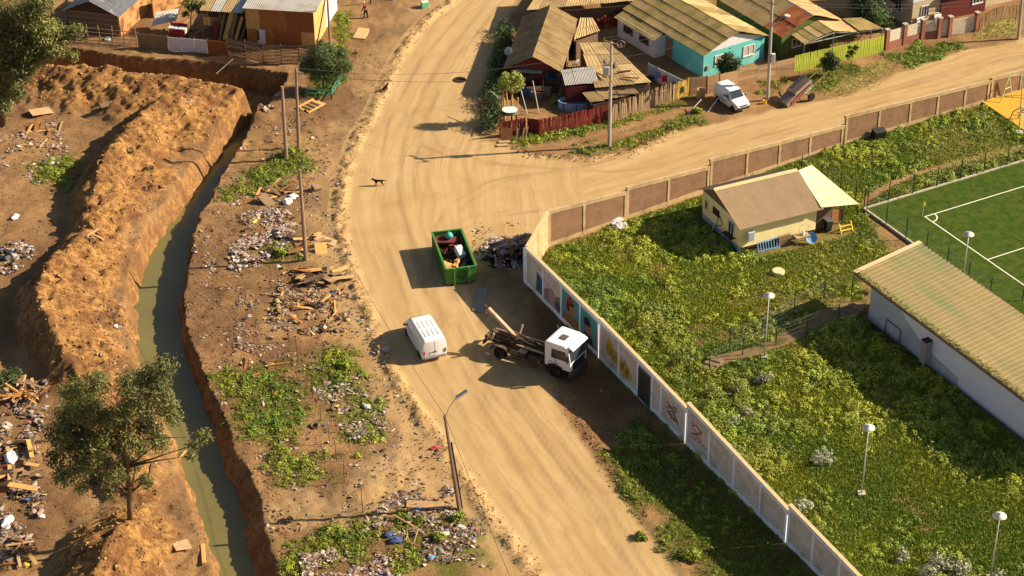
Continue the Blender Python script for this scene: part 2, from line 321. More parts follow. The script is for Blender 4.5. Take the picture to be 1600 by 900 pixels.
DARK_SOIL = np.maximum(pmask(GX, GY, [(745, 390), (822, 380), (826, 446), (1000, 630), (960, 700), (880, 620), (850, 560), (760, 470)], 1.5, 1.0), 0.8 * pmask(GX, GY, [(985, 640), (1340, 965), (1120, 965), (960, 700)], 1, 1))  # oily dirt by the wall, painted darker still to deepen the shade there
DARK_SOIL = np.maximum(DARK_SOIL, np.clip(0.45 + 1.5 * fbm(GX, GY, 5.0, 95), 0.05, .95) * (GX < -8) * (dL > 1.0) * (~ins_road))
UX = np.where(ins_road & (GX > 6) & (GY > 135), seg_dist(GX, GY, GV([(856, 385), (1106, 302), (1316, 226), (1640, 132)]))[0], dL)
TRKS = np.zeros(GX.shape); rt_ = np.random.default_rng(5)
for base in ([(980, 930), (880, 770), (790, 640), (715, 520), (655, 400), (625, 300), (640, 200), (690, 100), (770, 0)], [(900, 930), (800, 780), (720, 640), (655, 520), (610, 400), (590, 300), (605, 200), (655, 100), (740, 0)],
             [(700, 560), (665, 430), (680, 330), (760, 280), (880, 265), (1000, 240), (1120, 205), (1280, 165), (1450, 120), (1620, 80)], [(640, 180), (665, 230), (740, 255), (850, 262), (980, 270), (1110, 235), (1280, 190), (1450, 140), (1620, 100)],
             [(760, 640), (735, 560), (745, 500), (790, 470), (840, 470)], [(900, 700), (850, 620), (800, 560), (760, 520), (720, 420)], [(720, 470), (690, 400), (730, 340), (800, 330)], [(1010, 930), (930, 790), (850, 680), (800, 600), (760, 560)]):
    P_ = GV(base); P_ = np.vstack([P_[0] + 0 * P_[0]] + [np.array([np.interp(u_, np.arange(len(P_)), P_[:, 0]), np.interp(u_, np.arange(len(P_)), P_[:, 1])]) for u_ in np.linspace(0, len(P_) - 1, 26)])
    for off in (0.0, 1.55):
        wob_ = np.stack([off + .35 * rt_.normal(size=1).repeat(len(P_)), np.zeros(len(P_))], 1); d_ = seg_dist(GX, GY, P_ + wob_)[0]; TRKS = np.maximum(TRKS, np.exp(-(d_ / .2) ** 2) * np.clip(.55 + 1.6 * fbm(GX, GY, 4.0, 120 + off), 0, 1))
def gattr(me, name, A):
    a = me.attributes.new(name, 'FLOAT', 'POINT'); a.data.foreach_set('value', A.astype(np.float32))
def ground_mat():
    m = bpy.data.materials.new('earth'); m.use_nodes = True; nt = m.node_tree; N = nt.nodes; L = nt.links; b = N['Principled BSDF']; b.inputs['Roughness'].default_value = 0.95
    b.inputs['Specular IOR Level'].default_value = 0.15
    def at(n): q = N.new('ShaderNodeAttribute'); q.attribute_name = n; return q.outputs['Fac']
    def noise(sc, det=6, vec=None, rg=0.6):
        q = N.new('ShaderNodeTexNoise'); q.inputs['Scale'].default_value = sc; q.inputs['Detail'].default_value = det; q.inputs['Roughness'].default_value = rg
        L.new(vec or geo.outputs['Position'], q.inputs['Vector']); return q.outputs['Fac']
    def rng_(v, a, b_, c=0.0, d=1.0): q = N.new('ShaderNodeMapRange'); L.new(v, q.inputs[0]); q.inputs[1].default_value = a; q.inputs[2].default_value = b_; q.inputs[3].default_value = c; q.inputs[4].default_value = d; return q.outputs[0]
    def mixc(f, a, b_):
        q = N.new('ShaderNodeMix'); q.data_type = 'RGBA'
        (L.new(f, q.inputs[0]) if hasattr(f, 'links') else setattr(q.inputs[0], 'default_value', f))
        for v, i in ((a, 6), (b_, 7)):
            if isinstance(v, tuple): q.inputs[i].default_value = (*lin(v), 1)
            else: L.new(v, q.inputs[i])
        return q.outputs[2]
    def mul(a, b_):
        q = N.new('ShaderNodeMath'); q.operation = 'MULTIPLY'; L.new(a, q.inputs[0]); (L.new(b_, q.inputs[1]) if hasattr(b_, 'links') else setattr(q.inputs[1], 'default_value', b_)); return q.outputs[0]
    def mulc(c, v):
        q = N.new('ShaderNodeMix'); q.data_type = 'RGBA'; q.blend_type = 'MULTIPLY'; q.inputs[0].default_value = 1; L.new(c, q.inputs[6]); L.new(v, q.inputs[7]); return q.outputs[2]
    geo = N.new('ShaderNodeNewGeometry')
    cx = N.new('ShaderNodeCombineXYZ'); ux = at('ux'); L.new(mul(ux, 1.6), cx.inputs[0]); sp = N.new('ShaderNodeSeparateXYZ'); L.new(geo.outputs['Position'], sp.inputs[0]); L.new(mul(sp.outputs[1], 0.05), cx.inputs[1]); L.new(mul(sp.outputs[0], 0.04), cx.inputs[2])
    streak = noise(1.0, 5, cx.outputs[0], 0.65)
    n1, n2, n3, n4 = noise(0.35), noise(2.2, 8), noise(9.0, 6, None, 0.7), noise(30.0, 3)
    dirt = mixc(rng_(n1, .35, .65), (144, 108, 70), (178, 138, 92)); dirt = mixc(mul(at('dark_soil'), rng_(n2, .3, .6, .4, .9)), dirt, (112, 82, 56))
    road = mixc(rng_(streak, .36, .64), (170, 138, 92), (186, 156, 108)); road = mixc(mul(rng_(n1, .5, .7), .5), road, (160, 124, 80)); road = mixc(mul(at('dark_soil'), .8), road, (104, 82, 60))
    cx2 = N.new('ShaderNodeCombineXYZ'); L.new(mul(ux, 5.5), cx2.inputs[0]); L.new(mul(sp.outputs[1], 0.09), cx2.inputs[1]); L.new(mul(sp.outputs[0], 0.09), cx2.inputs[2]); trk = noise(1.0, 3, cx2.outputs[0], 0.5); n5 = noise(0.12, 4)
    road = mixc(mul(rng_(trk, .55, .68), rng_(n5, .42, .62, .0, .55)), road, (138, 108, 74)); road = mixc(mul(rng_(n2, .55, .7), .35), road, (150, 120, 82)); road = mixc(mul(rng_(n5, .5, .7), .35), road, (196, 166, 122))
    road = mixc(mul(at('trk'), rng_(n3, .3, .6, .25, .6)), road, (128, 100, 68))
    mound = mixc(rng_(n2, .36, .62), (140, 97, 55), (190, 143, 84)); mound = mixc(mul(rng_(n1, .46, .6), .75), mound, (120, 78, 52))
    straw = mixc(rng_(n2, .35, .65), (140, 122, 66), (178, 156, 96)); weed = mixc(rng_(n2, .35, .65), (72, 82, 20), (100, 106, 32))
    c = mixc(at('road'), dirt, road); c = mixc(at('mound'), c, mound); c = mixc(at('straw'), c, straw)
    wf = mul(at('weed'), rng_(n3, .25, .6, .55, 1.0)); c = mixc(wf, c, weed)
    sh = N.new('ShaderNodeMath'); sh.operation = 'ADD'; L.new(rng_(n3, .32, .68, -.34, .22), sh.inputs[0]); L.new(rng_(n2, .3, .7, .84, 1.08), sh.inputs[1]); rm0 = N.new('ShaderNodeMath'); rm0.operation = 'SUBTRACT'; rm0.inputs[0].default_value = 1.0; L.new(mul(at('road'), .72), rm0.inputs[1]); c = mixc(rm0.outputs[0], c, mulc(c, sh.outputs[0]))
    spk = noise(3.3, 2); rm = N.new('ShaderNodeMath'); rm.operation = 'SUBTRACT'; rm.inputs[0].default_value = 1.0; L.new(mul(at('road'), .8), rm.inputs[1])
    c = mixc(mul(rng_(n4, .66, .74), mul(rm.outputs[0], .55)), c, (206, 186, 160))
    L.new(c, b.inputs['Base Color'])
    bp = N.new('ShaderNodeBump'); bp.inputs['Distance'].default_value = 0.2; L.new(rm.outputs[0], bp.inputs['Strength']); ad = N.new('ShaderNodeMath'); ad.operation = 'ADD'; L.new(n3, ad.inputs[0]); L.new(mul(n4, .35), ad.inputs[1]); L.new(ad.outputs[0], bp.inputs['Height']); L.new(bp.outputs[0], b.inputs['Normal'])
    return m
EARTH = ground_mat()
NXg, NYg = GX.shape; idx = np.arange(NXg * NYg).reshape(NXg, NYg)
P_all = np.stack([GX.ravel(), GY.ravel(), GZ.ravel()], 1)
gxx, gyy = np.gradient(GZ, xs, ys); NRM = np.stack([-gxx.ravel(), -gyy.ravel(), np.ones(GX.size)], 1); NRM /= np.linalg.norm(NRM, axis=1, keepdims=True)
quads = np.stack([idx[:-1, :-1], idx[1:, :-1], idx[1:, 1:], idx[:-1, 1:]], -1).reshape(-1, 4)
cc = lambda A: A[:-1, :-1].ravel()
cls = np.zeros(len(quads), int); cls[cc(ins_road)] = 1; cls[cc((GZ > 0.35) & (GX < -14) & (GY < 176))] = 2; cls[cc(ins_can)] = 3
def sub_ground(name, k):
    q = quads[cls == k]; u, inv = np.unique(q, return_inverse=True); o = npmesh(name, P_all[u], inv.reshape(-1, 4), EARTH, smooth=True); me = o.data
    for n_, A in (('road', A_road), ('weed', WEED), ('mound', A_mound), ('straw', STRAW), ('dark_soil', DARK_SOIL), ('ux', UX + .9 * fbm(GX, GY, 7.0, 110)), ('trk', TRKS)): gattr(me, n_, A.ravel()[u])
    me.normals_split_custom_set_from_vertices([tuple(r) for r in NRM[u]])
    return tag(o, kind='structure')
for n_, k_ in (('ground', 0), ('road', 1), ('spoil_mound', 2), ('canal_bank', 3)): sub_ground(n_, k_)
# the land goes on around the modelled sheet
b = MB(); e = 1500
x0, x1, y0, y1 = xs[0], xs[-1], ys[0], ys[-1]
for q in (((-e, -e), (e, -e), (e, y0), (-e, y0)), ((-e, y1), (e, y1), (e, e), (-e, e)), ((-e, y0), (x0, y0), (x0, y1), (-e, y1)), ((x1, y0), (e, y0), (e, y1), (x1, y1))):
    b.add([(p[0], p[1], -0.02) for p in q], [(0, 1, 2, 3)])
o = b.build('terrain', EARTH); tag(o, kind='structure')
for n_ in ('road', 'weed', 'mound', 'straw', 'dark_soil', 'ux', 'trk'): gattr(o.data, n_, np.zeros(len(o.data.vertices)))
# water
wm = mat('murky_water', (110, 102, 60), 0.12, 0.16, 0.12); wb = wm.node_tree.nodes['Principled BSDF']; wb.inputs['Specular IOR Level'].default_value = 0.35
_wn = wm.node_tree; _nz = _wn.nodes.new('ShaderNodeTexNoise'); _nz.inputs['Scale'].default_value = 1.4; _nz.inputs['Detail'].default_value = 5; _bp = _wn.nodes.new('ShaderNodeBump'); _bp.inputs['Strength'].default_value = .25; _bp.inputs['Distance'].default_value = .05; _tc = _wn.nodes.new('ShaderNodeTexCoord'); _wn.links.new(_tc.outputs['Object'], _nz.inputs['Vector']); _wn.links.new(_nz.outputs['Fac'], _bp.inputs['Height']); _wn.links.new(_bp.outputs[0], wb.inputs['Normal'])
b = MB(); WX = np.vstack([FARW, NEARW[::-1]])
xsW = np.arange(-47, -15, 0.6); ysW = np.arange(88, 166, 0.6); fx_, fy_ = np.meshgrid(xsW, ysW, indexing='ij'); okq = inside(fx_ + .3, fy_ + .3, WX)
wid = {}; vs = []; fs = []
def wv(i, j):
    if (i, j) not in wid: wid[(i, j)] = len(vs); vs.append((xsW[0] + i * .6, ysW[0] + j * .6, WATER_Z))
    return wid[(i, j)]
for i, j in zip(*np.nonzero(okq)): fs.append((wv(i, j), wv(i + 1, j), wv(i + 1, j + 1), wv(i, j + 1)))
b.add(vs, fs); tag(b.build('canal_water', wm), kind='structure')
# ================================================================== pitch, kerb, lines
def rel(root, p): return Vector(p) - root.location
turf = mat('turf', (52, 72, 12), 0.9, 0.4, 3.0, rgb2=(70, 82, 20), mix=(.42, .62), bump=0.3)
white = mat('line_paint', (226, 220, 200), 0.8, 0.06, 4)
PC = G(1445, 340); pu = np.array([math.cos(math.radians(28.1)), math.sin(math.radians(28.1))]); pv = np.array([pu[1], -pu[0]])   # along goal line, along touch line towards camera
def pp(a, c, z=0): return (PC[0] + pu[0] * a + pv[0] * c, PC[1] + pu[1] * a + pv[1] * c, z)
K0 = G(1352, 328); ka = (K0[0] - PC[0]) * pu[0] + (K0[1] - PC[1]) * pu[1]; kc = (K0[0] - PC[0]) * pv[0] + (K0[1] - PC[1]) * pv[1]
b = MB(); b.prism([pp(ka, kc)[:2], pp(60, kc)[:2], pp(60, 45)[:2], pp(ka, 45)[:2]], 'z', -0.3, 0.09); tag(b.build('football_pitch', turf), kind='structure')
b = MB(); zl = 0.095
def line(a0, c0, a1, c1, wd=0.1):
    if abs(a1 - a0) > abs(c1 - c0): b.add([pp(a0, c0 - wd / 2, zl), pp(a1, c1 - wd / 2, zl), pp(a1, c1 + wd / 2, zl), pp(a0, c0 + wd / 2, zl)], [(0, 1, 2, 3)])
    else: b.add([pp(a0 - wd / 2, c0, zl), pp(a0 + wd / 2, c0, zl), pp(a1 + wd / 2, c1, zl), pp(a1 - wd / 2, c1, zl)], [(0, 1, 2, 3)])
line(0.05, 0, 50, 0); line(0, -0.05, 0, 40)
PB = G(1540, 408); pbc = (PB[0] - PC[0]) * pv[0] + (PB[1] - PC[1]) * pv[1]; line(0.052, pbc, 30, pbc)
for i in range(10):
    t0, t1 = math.pi / 2 * i / 10, math.pi / 2 * (i + 1) / 10
    t0 = max(t0, .06); t1 = min(t1, math.pi / 2 - .06)
    b.add([pp(r * math.cos(t), r * math.sin(t), zl) for r, t in ((.95, t0), (1.05, t0), (1.05, t1), (.95, t1))], [(0, 1, 2, 3)])
tag(b.build('pitch_markings', white), kind='structure')
conc = mat('concrete', (176, 164, 144), 0.9, 0.2, 2.5, rgb2=(140, 128, 108), mix=(.5, .7))
b = MB(); b.prism([pp(ka - .18, kc - .18)[:2], pp(60, kc - .18)[:2], pp(60, kc)[:2], pp(ka - .18, kc)[:2]], 'z', -0.2, 0.2); b.prism([pp(ka - .18, kc)[:2], pp(ka, kc)[:2], pp(ka, 45)[:2], pp(ka - .18, 45)[:2]], 'z', -0.2, 0.2)
tag(b.build('kerb', conc), kind='structure')
flagm = mat('yellow_cloth', (230, 190, 40), .8, .1); greenpost = mat('green_post_paint', (38, 78, 62), .6, .2, 6)
t = thing('corner_flag', 'small yellow corner flag at the corner arc of the pitch', 'flag', pp(-.15, -.15, .09)); b = MB(); b.cyl((0, 0, 0), (0, 0, 1.45), .018, n=6); b.build('pole', white, t)
b = MB(); b.slab([(0, 0, 1.45), (.22, .06, 1.2), (.2, .05, .98), (0, 0, 1.0)], .012); b.build('flag', flagm, t)
# ------------------------------------------------------------------ mesh fences
wire = mat('fence_wire', (120, 130, 118), .6, .1, 5)
def mesh_fence(name, pts, label, h=2.0, step=2.2, skip=(), mesh=True, z=0.0, lean=0):
    p0 = Vector((pts[0][0], pts[0][1], z)); t = thing(name, label, 'fence', p0); pl = [Vector((p[0], p[1], z)) for p in pts]; n_ = 0
    for a, c in zip(pl[:-1], pl[1:]):
        L_ = (c - a).length; k = max(1, round(L_ / step)); d = (c - a) / L_
        for i in range(k + (1 if c is pl[-1] else 0)):
            q = a + d * (L_ * i / k) - p0; n_ += 1
            if n_ in skip: continue
            gq = gz(q.x + p0.x, q.y + p0.y) - p0.z
            b = MB(); b.box((q.x, q.y, (h + gq - .15) / 2), (.07, .07, h - gq + .15)); b.box((q.x, q.y, h + .012), (.08, .08, .025)); b.build('post', greenpost, t)
        if mesh:
            b = MB(); m_ = int(L_ / .25)
            for i in range(m_): q = a + d * (i * L_ / m_) - p0; b.box((q.x, q.y, h / 2), (.006, .006, h - .06))
            for zz in (0.1, .5, .9, 1.3, 1.7, h - .06): b.bar(a - p0 + Vector((0, 0, zz)), c - p0 + Vector((0, 0, zz)), .008)
            b.build('wire_mesh', wire, t)
    return t
mesh_fence('pitch_fence', [pp(ka - .09, kc - .09), pp(50, kc - .09)], 'green post wire mesh fence along the goal line side of the pitch', 2.0, 2.6)
mesh_fence('pitch_fence', [pp(ka - .09, kc + .3), pp(ka - .09, 12.5), pp(ka + 1.9, 14), pp(ka + 2.6, 26)], 'green post wire mesh fence between the pitch and the metal roofed stand', 2.0, 2.6)
f1 = GV([(1108, 577), (1147, 540), (1190, 523), (1240, 490), (1287, 490 - 10), (1340, 470)])
mesh_fence('path_fence', [tuple(q) for q in GV([(1140, 543), (1190, 527), (1240, 493), (1287, 491 - 25), (1330, 472 - 10)])], 'green post fence on the far side of the lot footpath', 1.6, 2.4)
mesh_fence('path_fence', [tuple(q) for q in GV([(1108, 580), (1160, 556), (1212, 540), (1260, 522), (1309, 504)])], 'green post fence on the near side of the lot footpath', 1.6, 2.4)
mesh_fence('path_fence', [tuple(q) for q in GV([(1056, 580), (1076, 610)])], 'two leaning green posts below the footpath steps by the white wall', 1.9, 2.0, mesh=False)
mesh_fence('yard_fence', [tuple(q) for q in GV([(1252, 268), (1313, 296), (1336, 316)])], 'green post fence behind the cream canopy of the yellow cabin', 1.6, 2.3)
# footpath with steps
b = MB(); pth = GV([(1110, 572), (1120, 556), (1195, 540), (1212, 528), (1300, 478), (1352, 470), (1356, 488), (1300, 508), (1215, 545), (1195, 553), (1150, 566), (1122, 574)])
b.prism([tuple(q) for q in pth], 'z', -.2, .07); tag(b.build('footpath', mat('path_dirt', (124, 100, 68), .95, .3, 1.6, rgb2=(86, 82, 44), mix=(.5, .62))), kind='structure')
def steps(a, c, n, wd, label, rise=.16, z0=0.0):
    t = thing('steps', label, 'steps', (a[0], a[1], z0)); d = Vector((c[0] - a[0], c[1] - a[1], 0)); L_ = d.length; d /= L_; nn = Vector((-d.y, d.x, 0)); r_ = math.atan2(d.y, d.x)
    for i in range(n):
        q = d * (L_ * (i + .5) / n); b = MB(); hh = rise * (n - i); b.box((q.x, q.y, hh / 2 - .1), (L_ / n, wd, hh + .2), r_); b.build('step', mat('step_concrete', (128, 108, 82), .95, .2, 3), t)
steps(G(1119, 563), G(1106, 578), 3, 1.1, 'concrete steps at the lower end of the lot footpath', .1)
steps(G(1340, 482), G(1322, 497), 3, 1.2, 'concrete steps beside the end of the metal roofed stand', .12)
# ================================================================== walls
def brick_mat(name, c1, c2, mort, stain):
    m = bpy.data.materials.new(name); m.use_nodes = True; nt = m.node_tree; N = nt.nodes; L = nt.links; b = N['Principled BSDF']; b.inputs['Roughness'].default_value = .95
    tc = N.new('ShaderNodeTexCoord'); sp = N.new('ShaderNodeSeparateXYZ'); L.new(tc.outputs['Object'], sp.inputs[0]); cb = N.new('ShaderNodeCombineXYZ'); L.new(sp.outputs[0], cb.inputs[0]); L.new(sp.outputs[2], cb.inputs[1])
    br = N.new('ShaderNodeTexBrick'); L.new(cb.outputs[0], br.inputs['Vector']); br.inputs['Scale'].default_value = 1.0; br.inputs['Brick Width'].default_value = .3; br.inputs['Row Height'].default_value = .11; br.inputs['Mortar Size'].default_value = .018
    br.inputs['Color1'].default_value = (*lin(c1), 1); br.inputs['Color2'].default_value = (*lin(c2), 1); br.inputs['Mortar'].default_value = (*lin(mort), 1)
    nz = N.new('ShaderNodeTexNoise'); nz.inputs['Scale'].default_value = .9; nz.inputs['Detail'].default_value = 8; L.new(tc.outputs['Object'], nz.inputs['Vector']); mr = N.new('ShaderNodeMapRange'); mr.inputs[1].default_value = .45; mr.inputs[2].default_value = .75; mr.inputs[4].default_value = .9; L.new(nz.outputs['Fac'], mr.inputs[0])
    mx = N.new('ShaderNodeMix'); mx.data_type = 'RGBA'; L.new(mr.outputs[0], mx.inputs[0]); L.new(br.outputs['Color'], mx.inputs[6]); mx.inputs[7].default_value = (*lin(stain), 1); L.new(mx.outputs[2], b.inputs['Base Color'])
    bp = N.new('ShaderNodeBump'); bp.inputs['Distance'].default_value = .02; bp.inputs['Strength'].default_value = .7; L.new(br.outputs['Fac'], bp.inputs['Height']); bp.invert = True; L.new(bp.outputs[0], b.inputs['Normal']); return m
redbrick = brick_mat('red_brick', (136, 92, 62), (104, 68, 46), (158, 130, 96), (112, 82, 58))
whitebrick = brick_mat('whitewashed_brick', (240, 224, 204), (222, 202, 180), (190, 170, 150), (176, 152, 126))
wconc = mat('whitewashed_concrete', (236, 234, 234), .9, .12, 2, rgb2=(214, 206, 198), mix=(.5, .72)); capm = mat('coping_dusty', (196, 172, 128), .95, .15, 3); tanconc = mat('tan_concrete', (178, 152, 112), .9, .15, 2, rgb2=(150, 124, 90), mix=(.5, .7))
def wall_seg(root, a, c, h0, h1, posts, infill, pm, cm, first=True, last=True, th=.15):
    """posts: parameters 0..1 of posts along the segment"""
    a = Vector((a[0], a[1], 0)); c = Vector((c[0], c[1], 0)); d = c - a; L_ = d.length; rz = math.atan2(d.y, d.x); hz = lambda t: h0 + (h1 - h0) * t
    def kid(mb, nm, m): o = mb.build(nm, m, root); o.location = a - root.location; o.rotation_euler = (0, 0, rz); return o
    ps = sorted(posts)
    for t in ps:
        b = MB(); b.prism([(L_ * t - .11, -.3), (L_ * t + .11, -.3), (L_ * t + .11, hz(t) - .32), (L_ * t - .11, hz(t) - .32)], 'y', -th / 2 - .05, th / 2 + .05); kid(b, 'post', pm)
    e_ = [0] + ps + [1]
    for t0, t1 in zip(e_[:-1], e_[1:]):
        s0 = L_ * t0 + (.11 if t0 in ps else 0); s1 = L_ * t1 - (.11 if t1 in ps else 0)
        if s1 - s0 < .12: continue
        z0, z1 = hz(s0 / L_) - .32, hz(s1 / L_) - .32
        b = MB(); b.prism([(s0, .35), (s1, .35), (s1, z1), (s0, z0)], 'y', -th / 2, th / 2); kid(b, 'panel', infill)
        b = MB(); b.prism([(s0, -.3), (s1, -.3), (s1, .35), (s0, .35)], 'y', -th / 2 - .03, th / 2 + .03); kid(b, 'plinth', pm)
    b = MB(); b.prism([(0, h0 - .32), (L_, h1 - .32), (L_, h1 - .04), (0, h0 - .04)], 'y', -th / 2 - .045, th / 2 + .045); kid(b, 'top_beam', pm)
    b = MB(); b.prism([(-.02, h0 - .04), (L_ + .02, h1 - .04), (L_ + .02, h1), (-.02, h0)], 'y', -th / 2 - .06, th / 2 + .06); kid(b, 'coping', cm)
    return a, rz, L_
ww = thing('boundary_wall', 'long whitewashed brick wall with murals between the dirt road and the weedy lot', 'wall', G(823, 443))
SEGW = [((823, 443), (937.5, 560.5), 3.35, 3.5, (.012, .25, .5, .75, .985)), ((937.5, 560.5), (1072.5, 693.3), 3.6, 3.05, (.012, .235, .46, .62, .725, .985)),
        ((1072.5, 693.3), (1229.5, 849), 3.55, 2.75, (.012, .24, .49, .745, .985)), ((1229.5, 849), (1420, 1036), 3.25, 2.6, (.012, .22, .44, .66, .88))]
WSEG = []
for a_, c_, h0, h1, ps in SEGW:
    WSEG.append(wall_seg(ww, G(*a_), G(*c_), h0, h1, ps, whitebrick, wconc, capm))
bw = thing('boundary_wall', 'brown brick wall with concrete posts along the side street', 'wall', G(856, 385))
BRK = [((856, 385), (977.5, 342.2), 3.35, 2.7, (.012, .45, .985)), ((977.5, 342.2), (1106.5, 296.8), 3.05, 2.35, (.012, .5, .985)), ((1106.5, 296.8), (1316.5, 226.2), 3.0, 2.0, (.012, .27, .51, .74, .985)),
       ((1316.5, 226.2), (1544.5, 158.2), 2.9, 2.2, (.012, .23, .44, .63, .82, .985)), ((1544.5, 158.2), (1700, 112), 2.4, 2.1, (.012, .3, .6, .9))]
for a_, c_, h0, h1, ps in BRK: wall_seg(bw, G(*a_), G(*c_), h0, h1, ps, redbrick, tanconc, tanconc)
cp_ = G(822.3, 441.2); b = MB(); b.box((cp_[0] - ww.location.x, cp_[1] - ww.location.y, 1.45), (.34, .34, 3.5), .5); b.build('corner_post', wconc, ww)
cw = thing('boundary_wall', 'short tan concrete wall joining the whitewashed wall and the brick wall at the corner', 'wall', G(824, 441)); wall_seg(cw, G(823.5, 441.5), G(855.5, 385.5), 3.35, 3.35, (.5,), tanconc, tanconc, capm)
# murals and graffiti: flat paint on the road side of the white wall
def paint(seg, rgb, pts, name='mural_paint', k=0, sc=None):
    a, rz, L_ = WSEG[seg]; b = MB(); off = -.079 - .0025 * k
    b.prism([(x, y) for x, y in pts], 'y', off, off + .003); nm_ = 'paint_%d_%d_%d' % tuple(rgb)
    o = b.build(name, mat(nm_, rgb, .9, .18, 3), ww); o.location = a - ww.location; o.rotation_euler = (0, 0, rz)
def ell(cx, cy, rx, ry, n=14, rot=0): return [(cx + rx * math.cos(t) * math.cos(rot) - ry * math.sin(t) * math.sin(rot), cy + rx * math.cos(t) * math.sin(rot) + ry * math.sin(t) * math.cos(rot)) for t in [2 * math.pi * i / n for i in range(n)]]
L0 = WSEG[0][2]; H = 3.0
def strip(seg, pts, rgb, wd=.06, k=1):
    b = MB(); a, rz, _ = WSEG[seg]
    for (x0_, y0_), (x1_, y1_) in zip(pts[:-1], pts[1:]):
        d = Vector((x1_ - x0_, y1_ - y0_)); 
        if d.length < 1e-4: continue
        n = Vector((-d.y, d.x)).normalized() * wd / 2; e = d.normalized() * wd * .3
        b.prism([(x0_ - e.x + n.x, y0_ - e.y + n.y), (x1_ + e.x + n.x, y1_ + e.y + n.y), (x1_ + e.x - n.x, y1_ + e.y - n.y), (x0_ - e.x - n.x, y0_ - e.y - n.y)], 'y', -.079 - .0025 * k, -.076 - .0025 * k)
    o = b.build('graffiti_line', mat('paint_%d_%d_%d' % tuple(rgb), rgb, .9, .18, 3), ww); o.location = a - ww.location; o.rotation_euler = (0, 0, rz)
p_ = [L0 * q for q in (.012, .25, .5, .75, .985)]
paint(0, (66, 96, 104), [(p_[0] + 1.6, .45), (p_[1] - .2, .45), (p_[1] - .2, 1.9), (p_[0] + 1.75, 2.2)])
paint(0, (150, 120, 116), [(p_[1] + .15, .45), (p_[2] - .15, .45), (p_[2] - .15, 2.0), (p_[1] + 1.9, 1.5), (p_[1] + 1.2, 1.9), (p_[1] + .15, 1.3)])
paint(0, (176, 140, 134), ell(p_[1] + 1.4, 1.2, .55, .75), k=1); paint(0, (96, 84, 92), ell(p_[1] + 2.4, .9, .5, .4), k=2)
paint(0, (88, 148, 140), [(p_[2] - .1, .4), (p_[3] - .12, .4), (p_[3] - .12, 2.98), (p_[2] - .1, 2.98)])
paint(0, (88, 148, 140), [(p_[3] + .12, .4), (p_[4] - .15, .4), (p_[4] - .15, 2.98), (p_[3] + .12, 2.98)])
c0 = p_[2] + 1.55
paint(0, (148, 110, 66), [(c0 - 1.45, .41), (c0 + 1.7, .41), (c0 + 1.5, 1.0), (c0 + .9, 1.35), (c0 - .5, 1.3), (c0 - 1.2, .95)], k=1)
paint(0, (166, 58, 44), ell(c0 - .12, 2.25, .62, .66), k=1); paint(0, (166, 58, 44), [(c0 - .75, 2.2), (c0 - .25, 2.2), (c0 - .3, 1.35), (c0 - .8, 1.5)], k=1)
paint(0, (170, 120, 88), ell(c0 + .2, 1.85, .42, .62), k=2); paint(0, (60, 44, 40), ell(c0 + .12, 2.28, .3, .14, rot=.3), k=3)
for q in ((.08, 1.98), (.36, 1.98)): paint(0, (50, 36, 34), ell(c0 + q[0], q[1], .07, .035, 8), k=3)
paint(0, (140, 62, 52), ell(c0 + .24, 1.55, .1, .04, 8), k=3)
c1 = p_[3] + 1.35
paint(0, (52, 60, 78), [(c1 - 1.1, .42), (c1 + .7, .42), (c1 + .6, 1.0), (c1 + .1, 1.25), (c1 - .6, 1.2)], k=1); paint(0, (168, 118, 92), [(c1 + .8, .42), (c1 + 1.25, .42), (c1 + 1.45, 1.9), (c1 + 1.15, 2.1), (c1 + .95, 1.3)], k=1)
paint(0, (62, 56, 60), ell(c1 - .25, 2.1, .55, .5), k=1); paint(0, (170, 120, 92), ell(c1 - .05, 1.65, .4, .55), k=2); paint(0, (48, 40, 42), ell(c1 - .15, 2.08, .42, .2), k=3)
for q in ((-.2, 1.72), (.12, 1.72)): paint(0, (46, 34, 34), ell(c1 + q[0], q[1], .06, .03, 8), k=3)
L1 = WSEG[1][2]
for q in ((.9, 1.9, .55, .75), (1.6, 1.55, .6, .6), (2.4, 1.4, .6, .55), (3.1, 1.3, .6, .65), (3.6, 1.1, .45, .5)): paint(1, (190, 158, 60), ell(L1 * .05 + q[0], q[1], q[2], q[3]), 'graffiti', 0)
random.seed(3)
strip(1, [(L1 * .05 + .4 + .38 * i, 1.55 + .5 * math.sin(i * 1.9)) for i in range(9)], (120, 96, 40), .05, 2)
strip(1, [(L1 * .8 + .55 + .6 * math.sin(i * 1.7) * (1 + .02 * i), 1.75 + .55 * math.cos(i * 1.25) - .02 * i) for i in range(16)], (120, 70, 60), .06); strip(1, [(L1 * .8 + .2 + .11 * i, 1.2 + .35 * math.sin(i * 2.3)) for i in range(12)], (112, 66, 56), .05, 2)
strip(2, [(1.3 + .65 * math.sin(i * 1.6), 1.9 + .5 * math.cos(i * 1.1)) for i in range(14)], (170, 62, 58), .06); strip(2, [(.8 + .15 * i, 1.25 + .2 * math.sin(i * 2.1)) for i in range(14)], (176, 70, 66), .05, 2)
